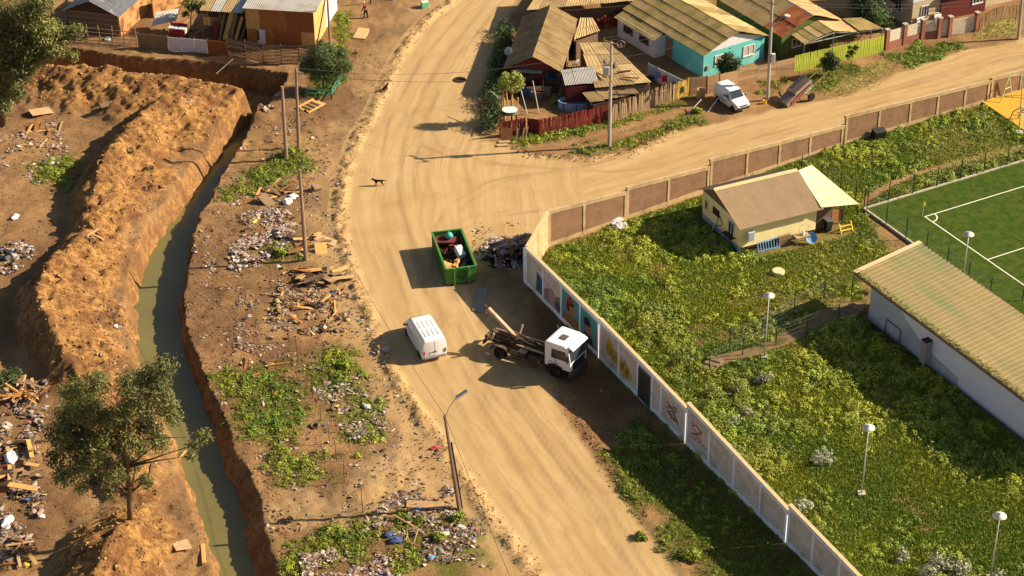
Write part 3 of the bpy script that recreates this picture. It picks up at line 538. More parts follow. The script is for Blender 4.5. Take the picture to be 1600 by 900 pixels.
# steel door in the white wall (panel between the two close posts)
a, rz, _ = WSEG[1]; d0, d1 = L1 * .46 + .11, L1 * .62 - .11
t = thing('gate_door', 'dark steel door set in the whitewashed wall beside graffiti', 'door', a, rz); b = MB(); dk = mat('dark_steel', (52, 48, 46), .6, .2, 3)
b.box(((d0 + d1) / 2, -.125, 1.4), (d1 - d0 - .1, .05, 2.5)); b.build('leaf', dk, t)
b = MB(); b.box((d0 + .03, -.11, 1.42), (.06, .09, 2.6)); b.box((d1 - .03, -.11, 1.42), (.06, .09, 2.6)); b.box(((d0 + d1) / 2, -.11, 2.76), (d1 - d0, .09, .08)); b.build('frame', mat('grey_paint', (120, 116, 112), .6, .15), t)
b = MB(); b.box((d1 - .2, -.17, 1.25), (.04, .04, .18)); b.build('handle', mat('worn_metal', (150, 146, 140), .4, .1, metal=.6), t)
# ================================================================== buildings
timber = mat('weathered_timber', (132, 108, 82), .9, .3, 4, stretch=(6, 6, .8)); darkwood = mat('dark_timber', (78, 58, 46), .9, .3, 4); glass = mat('window_glass', (44, 52, 56), .08, .1, 1)
wframe = mat('window_frame_white', (206, 200, 190), .6, .08); asb = mat('fibre_cement_roof', (150, 126, 88), .95, .2, 1.1, rgb2=(118, 96, 66), mix=(.45, .7), stretch=(1, 1, 1)); asb2 = mat('mossy_cement_roof', (142, 122, 78), .95, .22, 1.2, rgb2=(112, 104, 58), mix=(.42, .66))
asbp = mat('pale_cement_roof', (176, 150, 104), .95, .2, 1.0, rgb2=(142, 116, 76), mix=(.5, .72)); galv = mat('galvanised_sheet', (172, 166, 156), .5, .15, 1.5, metal=.25, rgb2=(150, 134, 112), mix=(.5, .75)); rust = mat('rusted_sheet', (138, 78, 48), .85, .3, 1.4, rgb2=(168, 124, 82), mix=(.5, .7)); rustp = mat('pale_rusted_sheet', (184, 146, 100), .85, .25, 1.6, rgb2=(150, 92, 56), mix=(.5, .66), stretch=(1, 4, 1))
turq = mat('turquoise_paint', (98, 178, 172), .8, .12, 1.6, rgb2=(130, 190, 182), mix=(.55, .7)); whitep = mat('white_paint', (206, 204, 200), .8, .1, 1.5, rgb2=(182, 176, 166), mix=(.55, .75)); redp = mat('dull_red_paint', (112, 50, 44), .85, .2, 3); bluep = mat('faded_blue_paint', (62, 92, 128), .8, .2, 2); bluew = mat('pale_blue_paint', (138, 158, 186), .8, .12, 1.5)
cream = mat('cream_siding', (222, 204, 146), .85, .08, 1.2); brownp = mat('brown_board', (112, 92, 74), .9, .22, 3); osb = mat('osb_board', (168, 112, 58), .9, .25, 7, rgb2=(146, 92, 46), mix=(.45, .6)); osbd = mat('osb_board_dark', (142, 90, 48), .9, .25, 7); ply = mat('plywood', (196, 152, 92), .9, .15, 2)
def kid(mb, name, m, t, smooth=False): return mb.build(name, m, t, smooth)
def gable_roof(t, W, L, he, hr, ovs=.35, ove=.35, rows=2, cols=9, ml=None, mr_=None, y0=0.0, cap=None, pitch=.18, amp=.028, apex=0.0, jit=.02):
    W2 = W / 2
    for s in (-1, 1):
        run = W2 + s * -apex if s > 0 else W2 + apex
        sl = (hr - he) / run; ex = s * (W2 + ovs); ez = he - ovs * sl; mats = mr_ if s > 0 else ml; sheets = {}
        for r in range(rows):
            for c in range(cols):
                u0, u1 = r / rows, (r + 1) / rows + (.03 if r < rows - 1 else 0); v0 = y0 - ove + (L + 2 * ove) * c / cols; v1 = y0 - ove + (L + 2 * ove) * (c + 1) / cols + (.05 if c < cols - 1 else 0); dz = .05 * (rows - r) + .02 * (c % 2) + .05 + random.uniform(0, jit)
                P = lambda u, v: (apex + (ex - apex) * u, v, hr + (ez - hr) * u + dz)
                b = MB(); b.corr(P(u0, v0), P(u0, v1), P(u1, v1), P(u1, v0), pitch, amp); m = mats(r, c) if callable(mats) else mats; kid(b, 'roof_sheet', m, t)
    if cap is not None:
        b = MB(); b.prism([(apex - .22, hr + .07), (apex, hr + .2), (apex + .22, hr + .07), (apex, hr + .12)], 'y', y0 - ove, y0 + L + ove); kid(b, 'ridge_cap', cap, t)
def wall_box(t, x0, x1, y0, y1, h, m, nm='wall', th=.12, z0=-.15, sides='fblr'):
    if 'f' in sides: b = MB(); b.box(((x0 + x1) / 2, y0 + th / 2, (h + z0) / 2), (x1 - x0, th, h - z0)); kid(b, nm, m, t)
    if 'b' in sides: b = MB(); b.box(((x0 + x1) / 2, y1 - th / 2, (h + z0) / 2), (x1 - x0, th, h - z0)); kid(b, nm, m, t)
    if 'l' in sides: b = MB(); b.box((x0 + th / 2, (y0 + y1) / 2, (h + z0) / 2), (th, y1 - y0 - 2 * th - .004, h - z0)); kid(b, nm, m, t)
    if 'r' in sides: b = MB(); b.box((x1 - th / 2, (y0 + y1) / 2, (h + z0) / 2), (th, y1 - y0 - 2 * th - .004, h - z0)); kid(b, nm, m, t)
def gable_tri(t, x0, x1, y, he, hr, apex, m, th=.1, nm='gable'):
    b = MB(); b.prism([(x0, he), (x1, he), (apex, hr)], 'y', y, y + th); kid(b, nm, m, t)
def window(t, p, wdt, hgt, face, fm=wframe, bars=1, pane=glass, nm='window'):
    """face: '-y','+y','-x','+x' outward direction; p = centre on the wall surface"""
    ax = 0 if 'y' in face else 1; s = -1 if face[0] == '-' else 1
    def place(b, a, z, dw, dz, dep, off):
        c = [p[0], p[1], p[2] + z]; c[ax] += a; c[1 - ax] += s * off; d = [0, 0, dz]; d[ax] = dw; d[1 - ax] = dep; b.box(c, d)
    b = MB(); f = .07
    for q in (-1, 1): place(b, q * (wdt / 2 - f / 2), 0, f, hgt, .08, .03); place(b, 0, q * (hgt / 2 - f / 2), wdt - 2 * f - .004, f, .075, .03)
    for i in range(bars): place(b, -wdt / 2 + wdt * (i + 1) / (bars + 1), 0, .045, hgt - 2 * f - .004, .06, .03)
    o = kid(b, nm, fm, t); b = MB(); place(b, 0, 0, wdt - 2 * f, hgt - 2 * f, .03, .008); kid(b, 'pane', pane, o)
    b = MB(); place(b, 0, -hgt / 2 - .03, wdt + .1, .05, .14, .05); kid(b, 'sill', fm, o)
# ---- brown gabled house by the road
c_ = (G(789, 109, 2.3) + G(876, 109, 2.3)) / 2; dl = G(860, 29, 2.3) - c_; rz = math.atan2(dl[1], dl[0]) - math.pi / 2
h1 = thing('gabled_house', 'brown gabled house with dull red front gable beside the dirt road', 'house', (c_[0], c_[1], 0), rz)
gable_roof(h1, 5.0, 11.2, 2.35, 3.55, .25, .3, 3, 10, lambda r, c: asb, lambda r, c: asb, cap=asbp, pitch=.16)
wall_box(h1, -2.4, 2.4, 1.7, 11.1, 2.45, brownp); gable_tri(h1, -2.4, 2.4, .05, 2.4, 3.5, 0, redp); gable_tri(h1, -2.4, 2.4, 11.0, 2.42, 3.5, 0, brownp)
for x in (-2.3, -.7, .9, 2.3): b = MB(); b.box((x, .15, 1.15), (.12, .12, 2.5)); kid(b, 'porch_post', darkwood, h1)
b = MB(); b.box((0, .15, 2.31), (4.8, .14, .14)); kid(b, 'porch_beam', darkwood, h1); b = MB(); b.corr((-1.6, -.35, 2.12), (.9, -.35, 2.12), (.9, .3, 2.28), (-1.6, .3, 2.28), .15, .02); kid(b, 'awning', galv, h1)
b = MB(); b.box((.35, 1.66, 1.0), (.95, .06, 2.1)); d_ = kid(b, 'door', redp, h1); b = MB(); b.box((.72, 1.6, 1.0), (.05, .06, .12)); kid(b, 'handle', galv, d_)
window(h1, (-1.3, 1.69, 1.3), 1.3, 1.1, '-y', bluep, 2); window(h1, (1.6, 1.69, 1.3), .9, 1.1, '-y', bluep, 2)
b = MB(); b.box((0, .9, .05), (4.7, 1.5, .14)); kid(b, 'porch_floor', darkwood, h1)  # dark timber colour puts the overhang's shade into the floor
# ---- patchwork annex of sheds
def sheet_px(t, px, zs, m, pitch=.2, amp=.025, nm='roof_sheet', dz=0.0):
    """px: 4 corner pixels a b c d; waves counted along a->b"""
    zs = zs if isinstance(zs, (list, tuple)) else [zs] * 4; P = [Vector(G(x, y, z + dz)) - t.location for (x, y), z in zip(px, zs)]
    b = MB(); b.corr(*P, pitch, amp); return kid(b, nm, m, t)
def subdiv_sheets(t, px, zs, nu, nv, ms, pitch=.2, amp=.025, jig=.04):
    zs = zs if isinstance(zs, (list, tuple)) else [zs] * 4; C = [Vector(G(x, y, z)) - t.location for (x, y), z in zip(px, zs)]
    for i in range(nu):
        for j in range(nv):
            P = lambda u, v: C[0].lerp(C[1], u).lerp(C[3].lerp(C[2], u), v) + Vector((U(-jig, jig), U(-jig, jig), .035 * (nv - j) + .02 * (i % 2)))
            e1 = .02 if i < nu - 1 else 0; e2 = .04 if j < nv - 1 else 0
            b = MB(); b.corr(P(i / nu, j / nv), P((i + 1) / nu + e1, j / nv), P((i + 1) / nu + e1, (j + 1) / nv + e2), P(i / nu, (j + 1) / nv + e2), pitch, amp); kid(b, 'roof_sheet', random.choice(ms), t)
def px_walls(t, px, h, m, inset=.25, z=2.2):
    C = [Vector(G(x, y, z)) - t.location for x, y in px]; cen = sum(C, Vector()) / len(C); C = [Vector((p.x, p.y, 0)) + (Vector((cen.x, cen.y, 0)) - Vector((p.x, p.y, 0))).normalized() * inset for p in C]
    for a, c in zip(C, C[1:] + C[:1]):
        d = c - a; b = MB(); q = a.lerp(c, .5); b.box((q.x, q.y, h / 2 - .1), (d.length - .14, .1, h + .15), math.atan2(d.y, d.x)); kid(b, 'wall', m, t)
tan_sheet = mat('tan_board_roof', (186, 156, 112), .95, .2, 2.0, rgb2=(150, 120, 82), mix=(.5, .66), stretch=(1, 6, 1))
an = thing('lean_to_shed', 'sprawling shed roofed with patchwork of tan corrugated sheets beside the brown house', 'shed', T(960, 140))
an.location.z = 0
AX = [(905, 69), (951, 68), (1019, 129), (931, 138)]; subdiv_sheets(an, AX, [2.45, 2.5, 2.15, 2.15], 3, 4, [asbp, asbp, asb, tan_sheet], .3, .010, .09); px_walls(an, AX, 2.0, brownp, .3, 2.2)
t = thing('lean_to_shed', 'small shed under a single pale tan roof between the brown house and red pickets', 'shed', T(915, 60)); t.location.z = 0; AX = [(906.7, 28.7), (926, 29.3), (937, 49), (898, 62)]; subdiv_sheets(t, AX, [2.5, 2.4, 2.2, 2.3], 2, 2, [asbp], .2); px_walls(t, AX, 2.05, brownp, .2, 2.3)
t = thing('lean_to_shed', 'red walled lean-to with a pale grey corrugated roof against the brown house', 'shed', T(905, 150)); t.location.z = 0; AX = [(877, 110), (928, 104), (934, 130), (883, 134)]; subdiv_sheets(t, AX, [2.55, 2.5, 2.15, 2.15], 3, 1, [galv], .14, .02, .01); px_walls(t, AX, 2.0, redp, .2, 2.2)
t = thing('lean_to_shed', 'low broken lean-to of loose tan sheets behind the picket fence', 'shed', T(950, 165)); t.location.z = 0; AX = [(911, 146), (985, 133), (1000, 146), (922, 161)]; subdiv_sheets(t, AX, [1.75, 1.8, 1.4, 1.35], 4, 1, [asb, asbp, timber], .2, .02, .12); px_walls(t, AX, 1.25, darkwood, .25, 1.5)
# ---- large roof cut by the top of the picture, and red picket yard
t = thing('barn_shed', 'long low shed with a broad tan corrugated roof behind the brown house', 'shed', T(915, 5)); t.location.z = 0
AX = [(822, 17), (1000, 1), (990, -45), (860, -40)]; subdiv_sheets(t, AX, [2.2, 2.2, 3.2, 3.2], 9, 2, [asbp, asbp, asb], .25, .012); px_walls(t, [(828, 16), (996, 3), (986, -40), (864, -36)], 1.9, darkwood, .1, 2.2)
# ---- turquoise house
A_, B_ = G(1098.7, 86.7, 2.5), G(1200, 56, 2.5); c_ = (A_ + B_) / 2; rz = math.radians(32.5)
h2 = thing('gabled_house', 'turquoise house with mossy grey-brown gabled roof beside the side street', 'house', (c_[0], c_[1], 0), rz)
Wd = 7.3; gable_roof(h2, Wd, 12.6, 2.5, 3.75, .3, .25, 4, 7, lambda r, c: asb2 if (r + c * 3) % 5 else asb, lambda r, c: asbp if (r * 3 + c) % 3 else asb2, cap=asb, pitch=.2, y0=.1)
wall_box(h2, -Wd / 2, Wd / 2, .2, 6.2, 2.5, turq); wall_box(h2, -Wd / 2, Wd / 2, 6.25, 12.4, 2.5, whitep, sides='fbr'); gable_tri(h2, -Wd / 2, Wd / 2, .2, 2.5, 3.7, 0, whitep); gable_tri(h2, -Wd / 2, Wd / 2, 12.3, 2.5, 3.7, 0, whitep)
wall_box(h2, -Wd / 2 - 1.2, -Wd / 2 + .06, 6.25, 12.4, 2.15, whitep, sides='fbl')
for i in range(4): b = MB(); y_ = 6.1 + 6.5 * i / 4; b.corr((-Wd / 2 - .25, y_, 2.46), (-Wd / 2 - .25, y_ + 1.68, 2.46), (-Wd / 2 - 1.55, y_ + 1.68, 2.02), (-Wd / 2 - 1.55, y_, 2.02), .2, .025); kid(b, 'roof_sheet', asb2, h2)
curt = mat('curtain', (176, 164, 148), .9, .2, 6, stretch=(8, 8, .5))
window(h2, (-1.7, .2, 1.45), 1.25, 1.0, '-y', wframe, 1, curt); window(h2, (1.75, .2, 1.5), 1.35, 1.05, '-y', wframe, 1, curt); window(h2, (-Wd / 2 - 1.2, 8.0, 1.3), 1.5, .65, '-x', brownp, 2); window(h2, (-Wd / 2 - 1.2, 10.6, 1.3), 1.5, .65, '-x', brownp, 2)
b = MB(); b.box((-Wd / 2 - .04, 5.5, 1.0), (.07, .95, 2.05)); kid(b, 'door', timber, h2); b = MB(); b.box((-3.1, .12, 1.0), (.35, .12, .4)); kid(b, 'meter_box', galv, h2)
# ---- house with rusted roof and carport
A_, B_ = G(1219.8, 56, 2.6), G(1314, 30, 2.6); c_ = (A_ + B_) / 2; rz = math.radians(30)
h3 = thing('gabled_house', 'low house with rust patched roof behind the lime green pickets', 'house', (c_[0], c_[1], 0), rz); Wd = 6.8
gable_roof(h3, Wd, 11, 2.55, 3.8, .3, .2, 2, 8, lambda r, c: rust if c in (0, 1) else asb, lambda r, c: rustp, cap=galv, pitch=.2); olive = mat('olive_paint', (86, 96, 48), .85, .2, 2)
wall_box(h3, -Wd / 2, Wd / 2, .1, 10.8, 2.5, olive); gable_tri(h3, -Wd / 2, Wd / 2, .1, 2.5, 3.72, 0, olive); gable_tri(h3, -Wd / 2, Wd / 2, 10.7, 2.5, 3.72, 0, olive); window(h3, (-1.6, .1, 1.4), 1.1, .9, '-y', wframe, 1); b = MB(); b.box((.6, .06, 1.0), (.95, .07, 2.05)); kid(b, 'door', darkwood, h3); b = MB(); b.box((-1.5, 1.9, 3.42), (.5, .5, .25)); kid(b, 'roof_vent', asbp, h3)
cp = thing('carport', 'open carport with tan sheet roof on thin white posts behind lime green pickets', 'carport', T(1310, 85)); cp.location.z = 0
frm = mat('pale_steel_frame', (176, 170, 160), .6, .15)
ap = [(1271, 31.5), (1303, 50.7)]
subdiv_sheets(cp, [ap[0], ap[1], (1257, 69), (1232, 51.6)][0:1] + [ap[1], (1257, 69), (1232, 51.6)], [2.95, 2.95, 2.3, 2.3], 1, 4, [asb2, asbp], .2); subdiv_sheets(cp, [ap[0], ap[1], (1341, 50), (1313, 30.6)], [2.95, 2.95, 2.35, 2.35], 1, 5, [asbp, rustp], .2); subdiv_sheets(cp, [(1316, 30.4), (1343, 50), (1380, 44.6), (1345, 27)], [2.4, 2.4, 2.25, 2.25], 1, 3, [asb2, asb], .2)
for x, y, zt_ in ((1257, 70, 2.3), (1303, 52, 2.85), (1341, 51, 2.35), (1361, 48, 2.3), (1379, 45.6, 2.25)):
    p = Vector(G(x, y, zt_)) - cp.location; b = MB(); b.box((p.x, p.y, zt_ / 2 - .05), (.08, .08, zt_ + .1)); kid(b, 'post', frm, cp)
def pbar(t, a, c, za, zb, w_, m, nm): b = MB(); b.bar(Vector(G(a[0], a[1], za)) - t.location, Vector(G(c[0], c[1], zb)) - t.location, w_); kid(b, nm, m, t)
for a, c, za, zb in (((1257, 69), (1303, 50.7), 2.24, 2.88), ((1303, 50.7), (1341, 50), 2.88, 2.3), ((1257, 69), (1341, 50), 2.2, 2.25), ((1343, 50), (1380, 44.6), 2.33, 2.2)): pbar(cp, a, c, za, zb, .08, frm, 'beam')
for k in range(6): pbar(cp, (1262, 60), (1383, 36), .35 + .3 * k, .35 + .3 * k, .07, darkwood, 'rear_slat')
# ---- white/beige two-storey house, maroon house at the top
c_ = G(1423, 44); h4 = thing('block_house', 'white and beige two-storey house behind the brick pillar fence', 'house', (c_[0], c_[1], 0), math.radians(27)); beige = mat('beige_render', (186, 168, 136), .9, .12, 1.5)
wall_box(h4, 0, 3.5, 0, 7, 2.7, beige); b = MB(); b.box((1.75, 3.5, 4.1), (3.56, 7.06, 2.8)); kid(b, 'upper_storey', whitep, h4); b = MB(); b.box((1.75, 3.5, 5.6), (4.1, 7.6, .16)); kid(b, 'roof', asb, h4); window(h4, (1.55, 0, 1.55), 1.0, 1.15, '-y', wframe, 2); window(h4, (0, 2.2, 1.6), 1.1, 1.2, '-x', wframe, 1); window(h4, (0, 4.6, 1.6), 1.0, 1.2, '-x', wframe, 1); window(h4, (1.7, -.03, 4.2), 1.3, 1.1, '-y', wframe, 1); b = MB(); b.slab([(-1.3, 1.2, 2.5), (.0, 1.2, 2.75), (.0, 4.2, 2.75), (-1.3, 4.2, 2.5)], .06); kid(b, 'awning', darkwood, h4)
for q in ((.5, -.12, .6), (2.6, -.14, .5)): b = MB(); b.slab([(q[0], q[1] - .35, .02), (q[0] + .9, q[1] - .35, .02), (q[0] + .9, q[1], 1.1), (q[0], q[1], 1.1)], .04); o = kid(b, 'loose_panel', whitep, h4)
c_ = G(1500, 30); maroon = mat('maroon_paint', (98, 46, 42), .85, .15, 2); h5 = thing('block_house', 'dark maroon house with a barred window behind the white slat fence', 'house', (c_[0], c_[1], 0), math.radians(27)); wall_box(h5, -2.2, 3.4, .4, 7, 2.8, maroon); b = MB(); b.slab([(-2.6, 0, 2.75), (3.8, 0, 2.75), (3.8, 7.4, 3.3), (-2.6, 7.4, 3.3)], .1); kid(b, 'roof', brownp, h5); window(h5, (2.3, .4, 1.6), 1.3, 1.0, '-y', wframe, 2)
for k in range(5): b = MB(); b.box((-2.9, -.3 + .02 * k, .5 + .45 * k), (3.2, .05, .06)); kid(b, 'shade_rail', darkwood, h5)
b = MB(); b.box((5.6, 1.2, .9), (4.2, .12, 2.0)); kid(b, 'tan_wall', beige, h5)
# ---- yellow cabin in the lot
A_ = G(1095.4, 340); B_ = G(1156.6, 396); C_ = G(1272.7, 366.7)
u = (C_ - B_); u /= np.linalg.norm(u); rz = math.atan2(u[1], u[0])            # local x along the long front, y away from the camera
yc = thing('cabin', 'yellow sided cabin with brown corrugated gable roof in the weedy lot', 'cabin', (B_[0], B_[1], 0), rz); Lc = float(np.linalg.norm(C_ - B_)); Wc = 6.3
def wallq(t, p0, p1, z0, z1, th, m, nm): a = Vector(p0); c = Vector(p1); d = c - a; q = a.lerp(c, .5); b = MB(); b.box((q.x, q.y, (z0 + z1) / 2), (d.length, th, z1 - z0), math.atan2(d.y, d.x)); return kid(b, nm, m, t)
n_b = 14
for i in range(n_b):                                                            # overlapping siding boards, front and gable side
    z0_, z1_ = .55 + 2.15 * i / n_b, .55 + 2.15 * (i + 1) / n_b - .006
    for p0, p1, off in (((.0, 0), (Lc, 0), (0, -1)), ((0, Wc), (0, 0.0), (-1, 0))):
        b = MB(); a = Vector((*p0, 0)); c = Vector((*p1, 0)); o_ = Vector((*off, 0)); b.add([a + o_ * .035 + Vector((0, 0, z0_)), c + o_ * .035 + Vector((0, 0, z0_)), c + o_ * .012 + Vector((0, 0, z1_)), a + o_ * .012 + Vector((0, 0, z1_)), a - o_ * .02 + Vector((0, 0, z0_)), c - o_ * .02 + Vector((0, 0, z0_)), c - o_ * .02 + Vector((0, 0, z1_)), a - o_ * .02 + Vector((0, 0, z1_))], [(0, 1, 2, 3), (4, 7, 6, 5), (0, 4, 5, 1), (3, 2, 6, 7), (0, 3, 7, 4), (1, 5, 6, 2)]); kid(b, 'siding_board', cream, yc)
wallq(yc, (Lc, .03), (Lc, Wc), .5, 2.7, .1, cream, 'wall'); wallq(yc, (0, Wc), (Lc, Wc), .5, 2.7, .1, cream, 'wall'); bluegrey = mat('blue_grey_skirt', (140, 150, 160), .8, .12, 2); wallq(yc, (0, Wc), (0, .05), -.15, .53, .06, bluegrey, 'skirt'); wallq(yc, (.05, .06), (Lc, .06), -.15, .53, .05, darkwood, 'skirt')
b = MB(); b.prism([(-.02, 2.68), (Wc + .02, 2.68), (Wc * .62, 3.95)], 'x', -.06, .05); kid(b, 'gable', brownp, yc); b = MB(); b.prism([(-.02, 2.68), (Wc + .02, 2.68), (Wc * .62, 3.95)], 'x', Lc - .05, Lc + .05); kid(b, 'gable', brownp, yc)
broof = mat('brown_painted_sheet', (178, 150, 112), .6, .1, 1.2); yr = Wc * .62
for s, ye in ((0, -.55), (1, Wc + .5)):
    ncol = 8
    for c in range(ncol):
        x0_, x1_ = -.45 + (Lc + .75) * c / ncol, -.45 + (Lc + .75) * (c + 1) / ncol + .03; ze = 2.55; b = MB(); dz = .05 + .012 * (c % 2)
        b.corr((x0_, yr, 4.0 + dz), (x1_, yr, 4.0 + dz), (x1_, ye, ze + dz), (x0_, ye, ze + dz), .13, .022); kid(b, 'roof_sheet', broof, yc)
b = MB(); b.prism([(yr - .25, 4.03), (yr, 4.2), (yr + .25, 4.03), (yr, 4.1)], 'x', -.5, Lc + .35); kid(b, 'ridge_cap', capm, yc)
window(yc, (-.04, 1.5, 1.55), .95, 1.35, '-x', wframe, 1); window(yc, (-.04, 4.0, 1.85), 1.0, .5, '-x', darkwood, 1); window(yc, (-.04, 5.6, 1.7), .5, .9, '-x', cream, 0)
b = MB(); b.slab([(-.55, .8, .98), (-.03, .8, 1.0), (-.03, 2.2, 1.0), (-.55, 2.2, .98)], .05); kid(b, 'window_shelf', darkwood, yc); b = MB(); b.bar((-.05, 2.9, 1.15), (-.05, 3.4, 1.75), .05); b.bar((-.05, 2.9, 1.15), (-.7, 2.9, 1.15), .05); b.bar((-.7, 2.9, 1.15), (-.05, 3.4, 1.75), .05); kid(b, 'wall_bracket', darkwood, yc)
b = MB(); b.box((.75, -.2, 1.55), (.62, .3, .85), ch=.03); o = kid(b, 'meter_cabinet', mat('grey_cabinet', (170, 176, 176), .5, .06), yc); b = MB(); b.box((.75, -.36, 1.55), (.5, .02, .72)); kid(b, 'cabinet_door', mat('grey_cabinet_door', (150, 158, 160), .5, .06), o)
crm = mat('cream_sheet', (226, 202, 150), .6, .06, 1); b = MB(); cpz = 2.78
for (px_, zz) in (([(1248, 266.5), (1268, 258.5), (1342, 319.5), (1284, 325.5)], [3.35, 3.0, 2.55, 2.75]), ([(1219, 262.5), (1268, 257.5), (1267, 259), (1248, 267)], [3.0, 3.0, 3.02, 3.4])):
    o_ = sheet_px(yc, [(0, 0)] * 4, 0, crm) if False else None
def to_local(t, p): return Matrix.Rotation(-t.rotation_euler.z, 3, 'Z') @ (Vector(p) - t.location)
P = [to_local(yc, G(x, y, z)) for x, y, z in ((1247, 267, 3.9), (1268, 258.5, 3.35), (1342, 319.5, 2.5), (1283.5, 325, 2.72))]
for i in range(5):
    b = MB(); q = lambda u, v: P[0].lerp(P[1], v).lerp(P[3].lerp(P[2], v), u); b.slab([q(i / 5, 0), q(i / 5, 1), q((i + 1) / 5 - .004, 1), q((i + 1) / 5 - .004, 0)], .05); kid(b, 'canopy_panel', crm, yc)
b = MB(); b.box((Lc + .95, .55, 1.15), (1.75, .1, 2.55)); kid(b, 'annex_wall', brownp, yc); b = MB(); b.box((Lc + .1, 3.2, 1.2), (.1, 5.2, 2.6)); kid(b, 'annex_wall', brownp, yc); b = MB(); b.box((Lc + 2.55, .7, .85), (1.1, .08, 1.1)); kid(b, 'porch_panel', mat('chipboard', (158, 112, 70), .9, .2, 5), yc)
for x, y in ((Lc + 3.05, .6), (Lc + 3.1, 5.2)): b = MB(); b.box((x, y, 1.2), (.1, .1, 2.6)); kid(b, 'post', greenpost, yc)
# ---- stand with ribbed metal roof
S0 = G(1356.5, 499); S1 = G(1600, 687); u = S1 - S0; u /= np.linalg.norm(u); rz = math.atan2(u[1], u[0])
st = thing('stand_building', 'long grey-blue walled stand with ribbed green-tan metal roof beside the pitch', 'building', (S0[0], S0[1], 0), rz); greyb = mat('grey_blue_render', (158, 164, 170), .9, .07, .8, rgb2=(140, 144, 148), mix=(.5, .75)); LS = 22.3
b = MB(); b.box((LS / 2, .09, 1.75), (LS, .18, 3.8)); kid(b, 'wall', greyb, st); b = MB(); b.box((.09, 2.9, 1.75), (.18, 5.4, 3.8)); kid(b, 'wall', greyb, st)
b = MB(); b.box((LS / 2, 5.6, .35), (LS, .18, 1.0)); kid(b, 'front_wall', greyb, st)
for i in range(7): b = MB(); b.box((.2 + i * 3.5, ye1 - .3 if False else 5.3, 2.2), (.14, .14, 4.5)); kid(b, 'post', frm, st)
for k in range(3): b = MB(); b.box((LS / 2, 1.2 + k * 1.1, .35 + .2 * (2 - k)), (LS - .6, 1.08, .8 + .4 * (2 - k))); kid(b, 'terrace', conc, st)
mroof = mat('ribbed_metal_roof', (156, 134, 86), .7, .16, .7, rgb2=(128, 128, 78), mix=(.45, .65), stretch=(.4, 2, 1)); E0 = to_local(st, G(1335, 424.4, 3.75)); E1 = to_local(st, G(1440.7, 380, 4.6)); xw = E0.x; ye0 = E0.y; ye1 = E1.y
ncol = 26
for c in range(ncol):
    x0_, x1_ = xw + (LS + 1) * c / ncol, xw + (LS + 1) * (c + 1) / ncol - .006; b = MB(); b.slab([(x0_, ye0, 3.75), (x1_, ye0, 3.75), (x1_, ye1, 4.6), (x0_, ye1, 4.6)], .05)
    sl = (4.6 - 3.75) / (ye1 - ye0)
    for k in (0.04, .5): xr = x0_ + (x1_ - x0_) * k; b.add([(xr - .03, ye0, 3.752), (xr + .05, ye0, 3.752), (xr + .01, ye0, 3.8), (xr - .03, ye1, 4.602), (xr + .05, ye1, 4.602), (xr + .01, ye1, 4.65)], [(0, 1, 2), (3, 5, 4), (0, 2, 5, 3), (1, 4, 5, 2), (0, 3, 4, 1)])
    kid(b, 'roof_sheet', mroof, st)
b = MB(); b.slab([(xw - .12, ye0 - .05, 3.8), (xw + .3, ye0 - .05, 3.83), (xw + .3, ye1, 4.69), (xw - .12, ye1, 4.66)], .04); kid(b, 'verge_flashing', crm, st)
b = MB(); b.box((xw + (LS + 1) / 2, ye0 - .02, 3.63), (LS + 1, .1, .22)); kid(b, 'fascia', brownp, st)
for c in range(52): b = MB(); b.box((xw + .2 + c * .44, ye1 + .02, 4.58), (.2, .12, .06)); kid(b, 'edge_clip', darkwood, st)
b = MB(); b.box((5.6 + 1.55, -.33, 1.35), (.55, .62, 1.9), ch=.02); o = kid(b, 'wall_cabinet', mat('cabinet_grey', (150, 150, 148), .6, .1), st); b = MB(); b.box((7.15, -.33, 2.32), (.62, .7, .05)); kid(b, 'cabinet_lid', darkwood, o)
for k in (-1, 1): b = MB(); b.box((7.15 + k * .14, -.65, 1.35), (.24, .02, 1.75)); kid(b, 'cabinet_door', mat('cabinet_door_grey', (132, 130, 126), .6, .1), o)
pwh = mat('white_stripe_paint', (214, 214, 212), .8, .05)
def stripe(a, c): b = MB(); d = Vector(c) - Vector(a); q = (Vector(a) + Vector(c)) / 2; b.box((q.x, -.012, q.z), (d.length, .008, .09), M=Matrix.Rotation(-math.atan2(d.z, d.x), 3, 'Y')); kid(b, 'painted_stripe', pwh, st)
b = MB(); b.prism([(4.2, 2.5), (6.85, 1.35), (7.5, 1.3), (10.6, .95), (10.62, .2), (22.2, .2), (22.2, 3.5), (2.4, 3.5), (2.4, 3.3)], 'y', -.004, 0.0); kid(b, 'painted_band', mat('pale_grey_render', (196, 196, 204), .9, .06, .8), st)
stripe((4.2, 0, 2.5), (6.85, 0, 1.35)); stripe((7.5, 0, 1.3), (10.6, 0, .95)); stripe((10.62, 0, .9), (10.62, 0, .2))
b = MB(); b.bar((2.2, -.12, .05), (2.2, -.12, 1.3), .05); b.bar((2.2, -.12, 1.3), (3.9, -.12, 1.3), .05); b.bar((3.9, -.12, 1.3), (3.9, -.12, .05), .05); tag(kid(b, 'goal_frame', dk, None), 'small black goal frame leaning on the grey-blue stand wall', 'goal'); o = bpy.data.objects['goal_frame']; o.location = st.location; o.rotation_euler = (0, 0, rz)
for i in range(4): b = MB(); b.box((3.2 + .1 * i, -.35 - .13 * i, .1 + .05 * (i % 2)), (4.6 - .5 * i, .11, .09), .02 * i); o = kid(b, 'pipe_beam', darkwood, None); o.location = st.location; o.rotation_euler = (0, 0, rz); tag(o, 'long dark beam lying against the foot of the grey-blue stand wall', 'beam', 'beams lying along the stand wall')
b = MB()
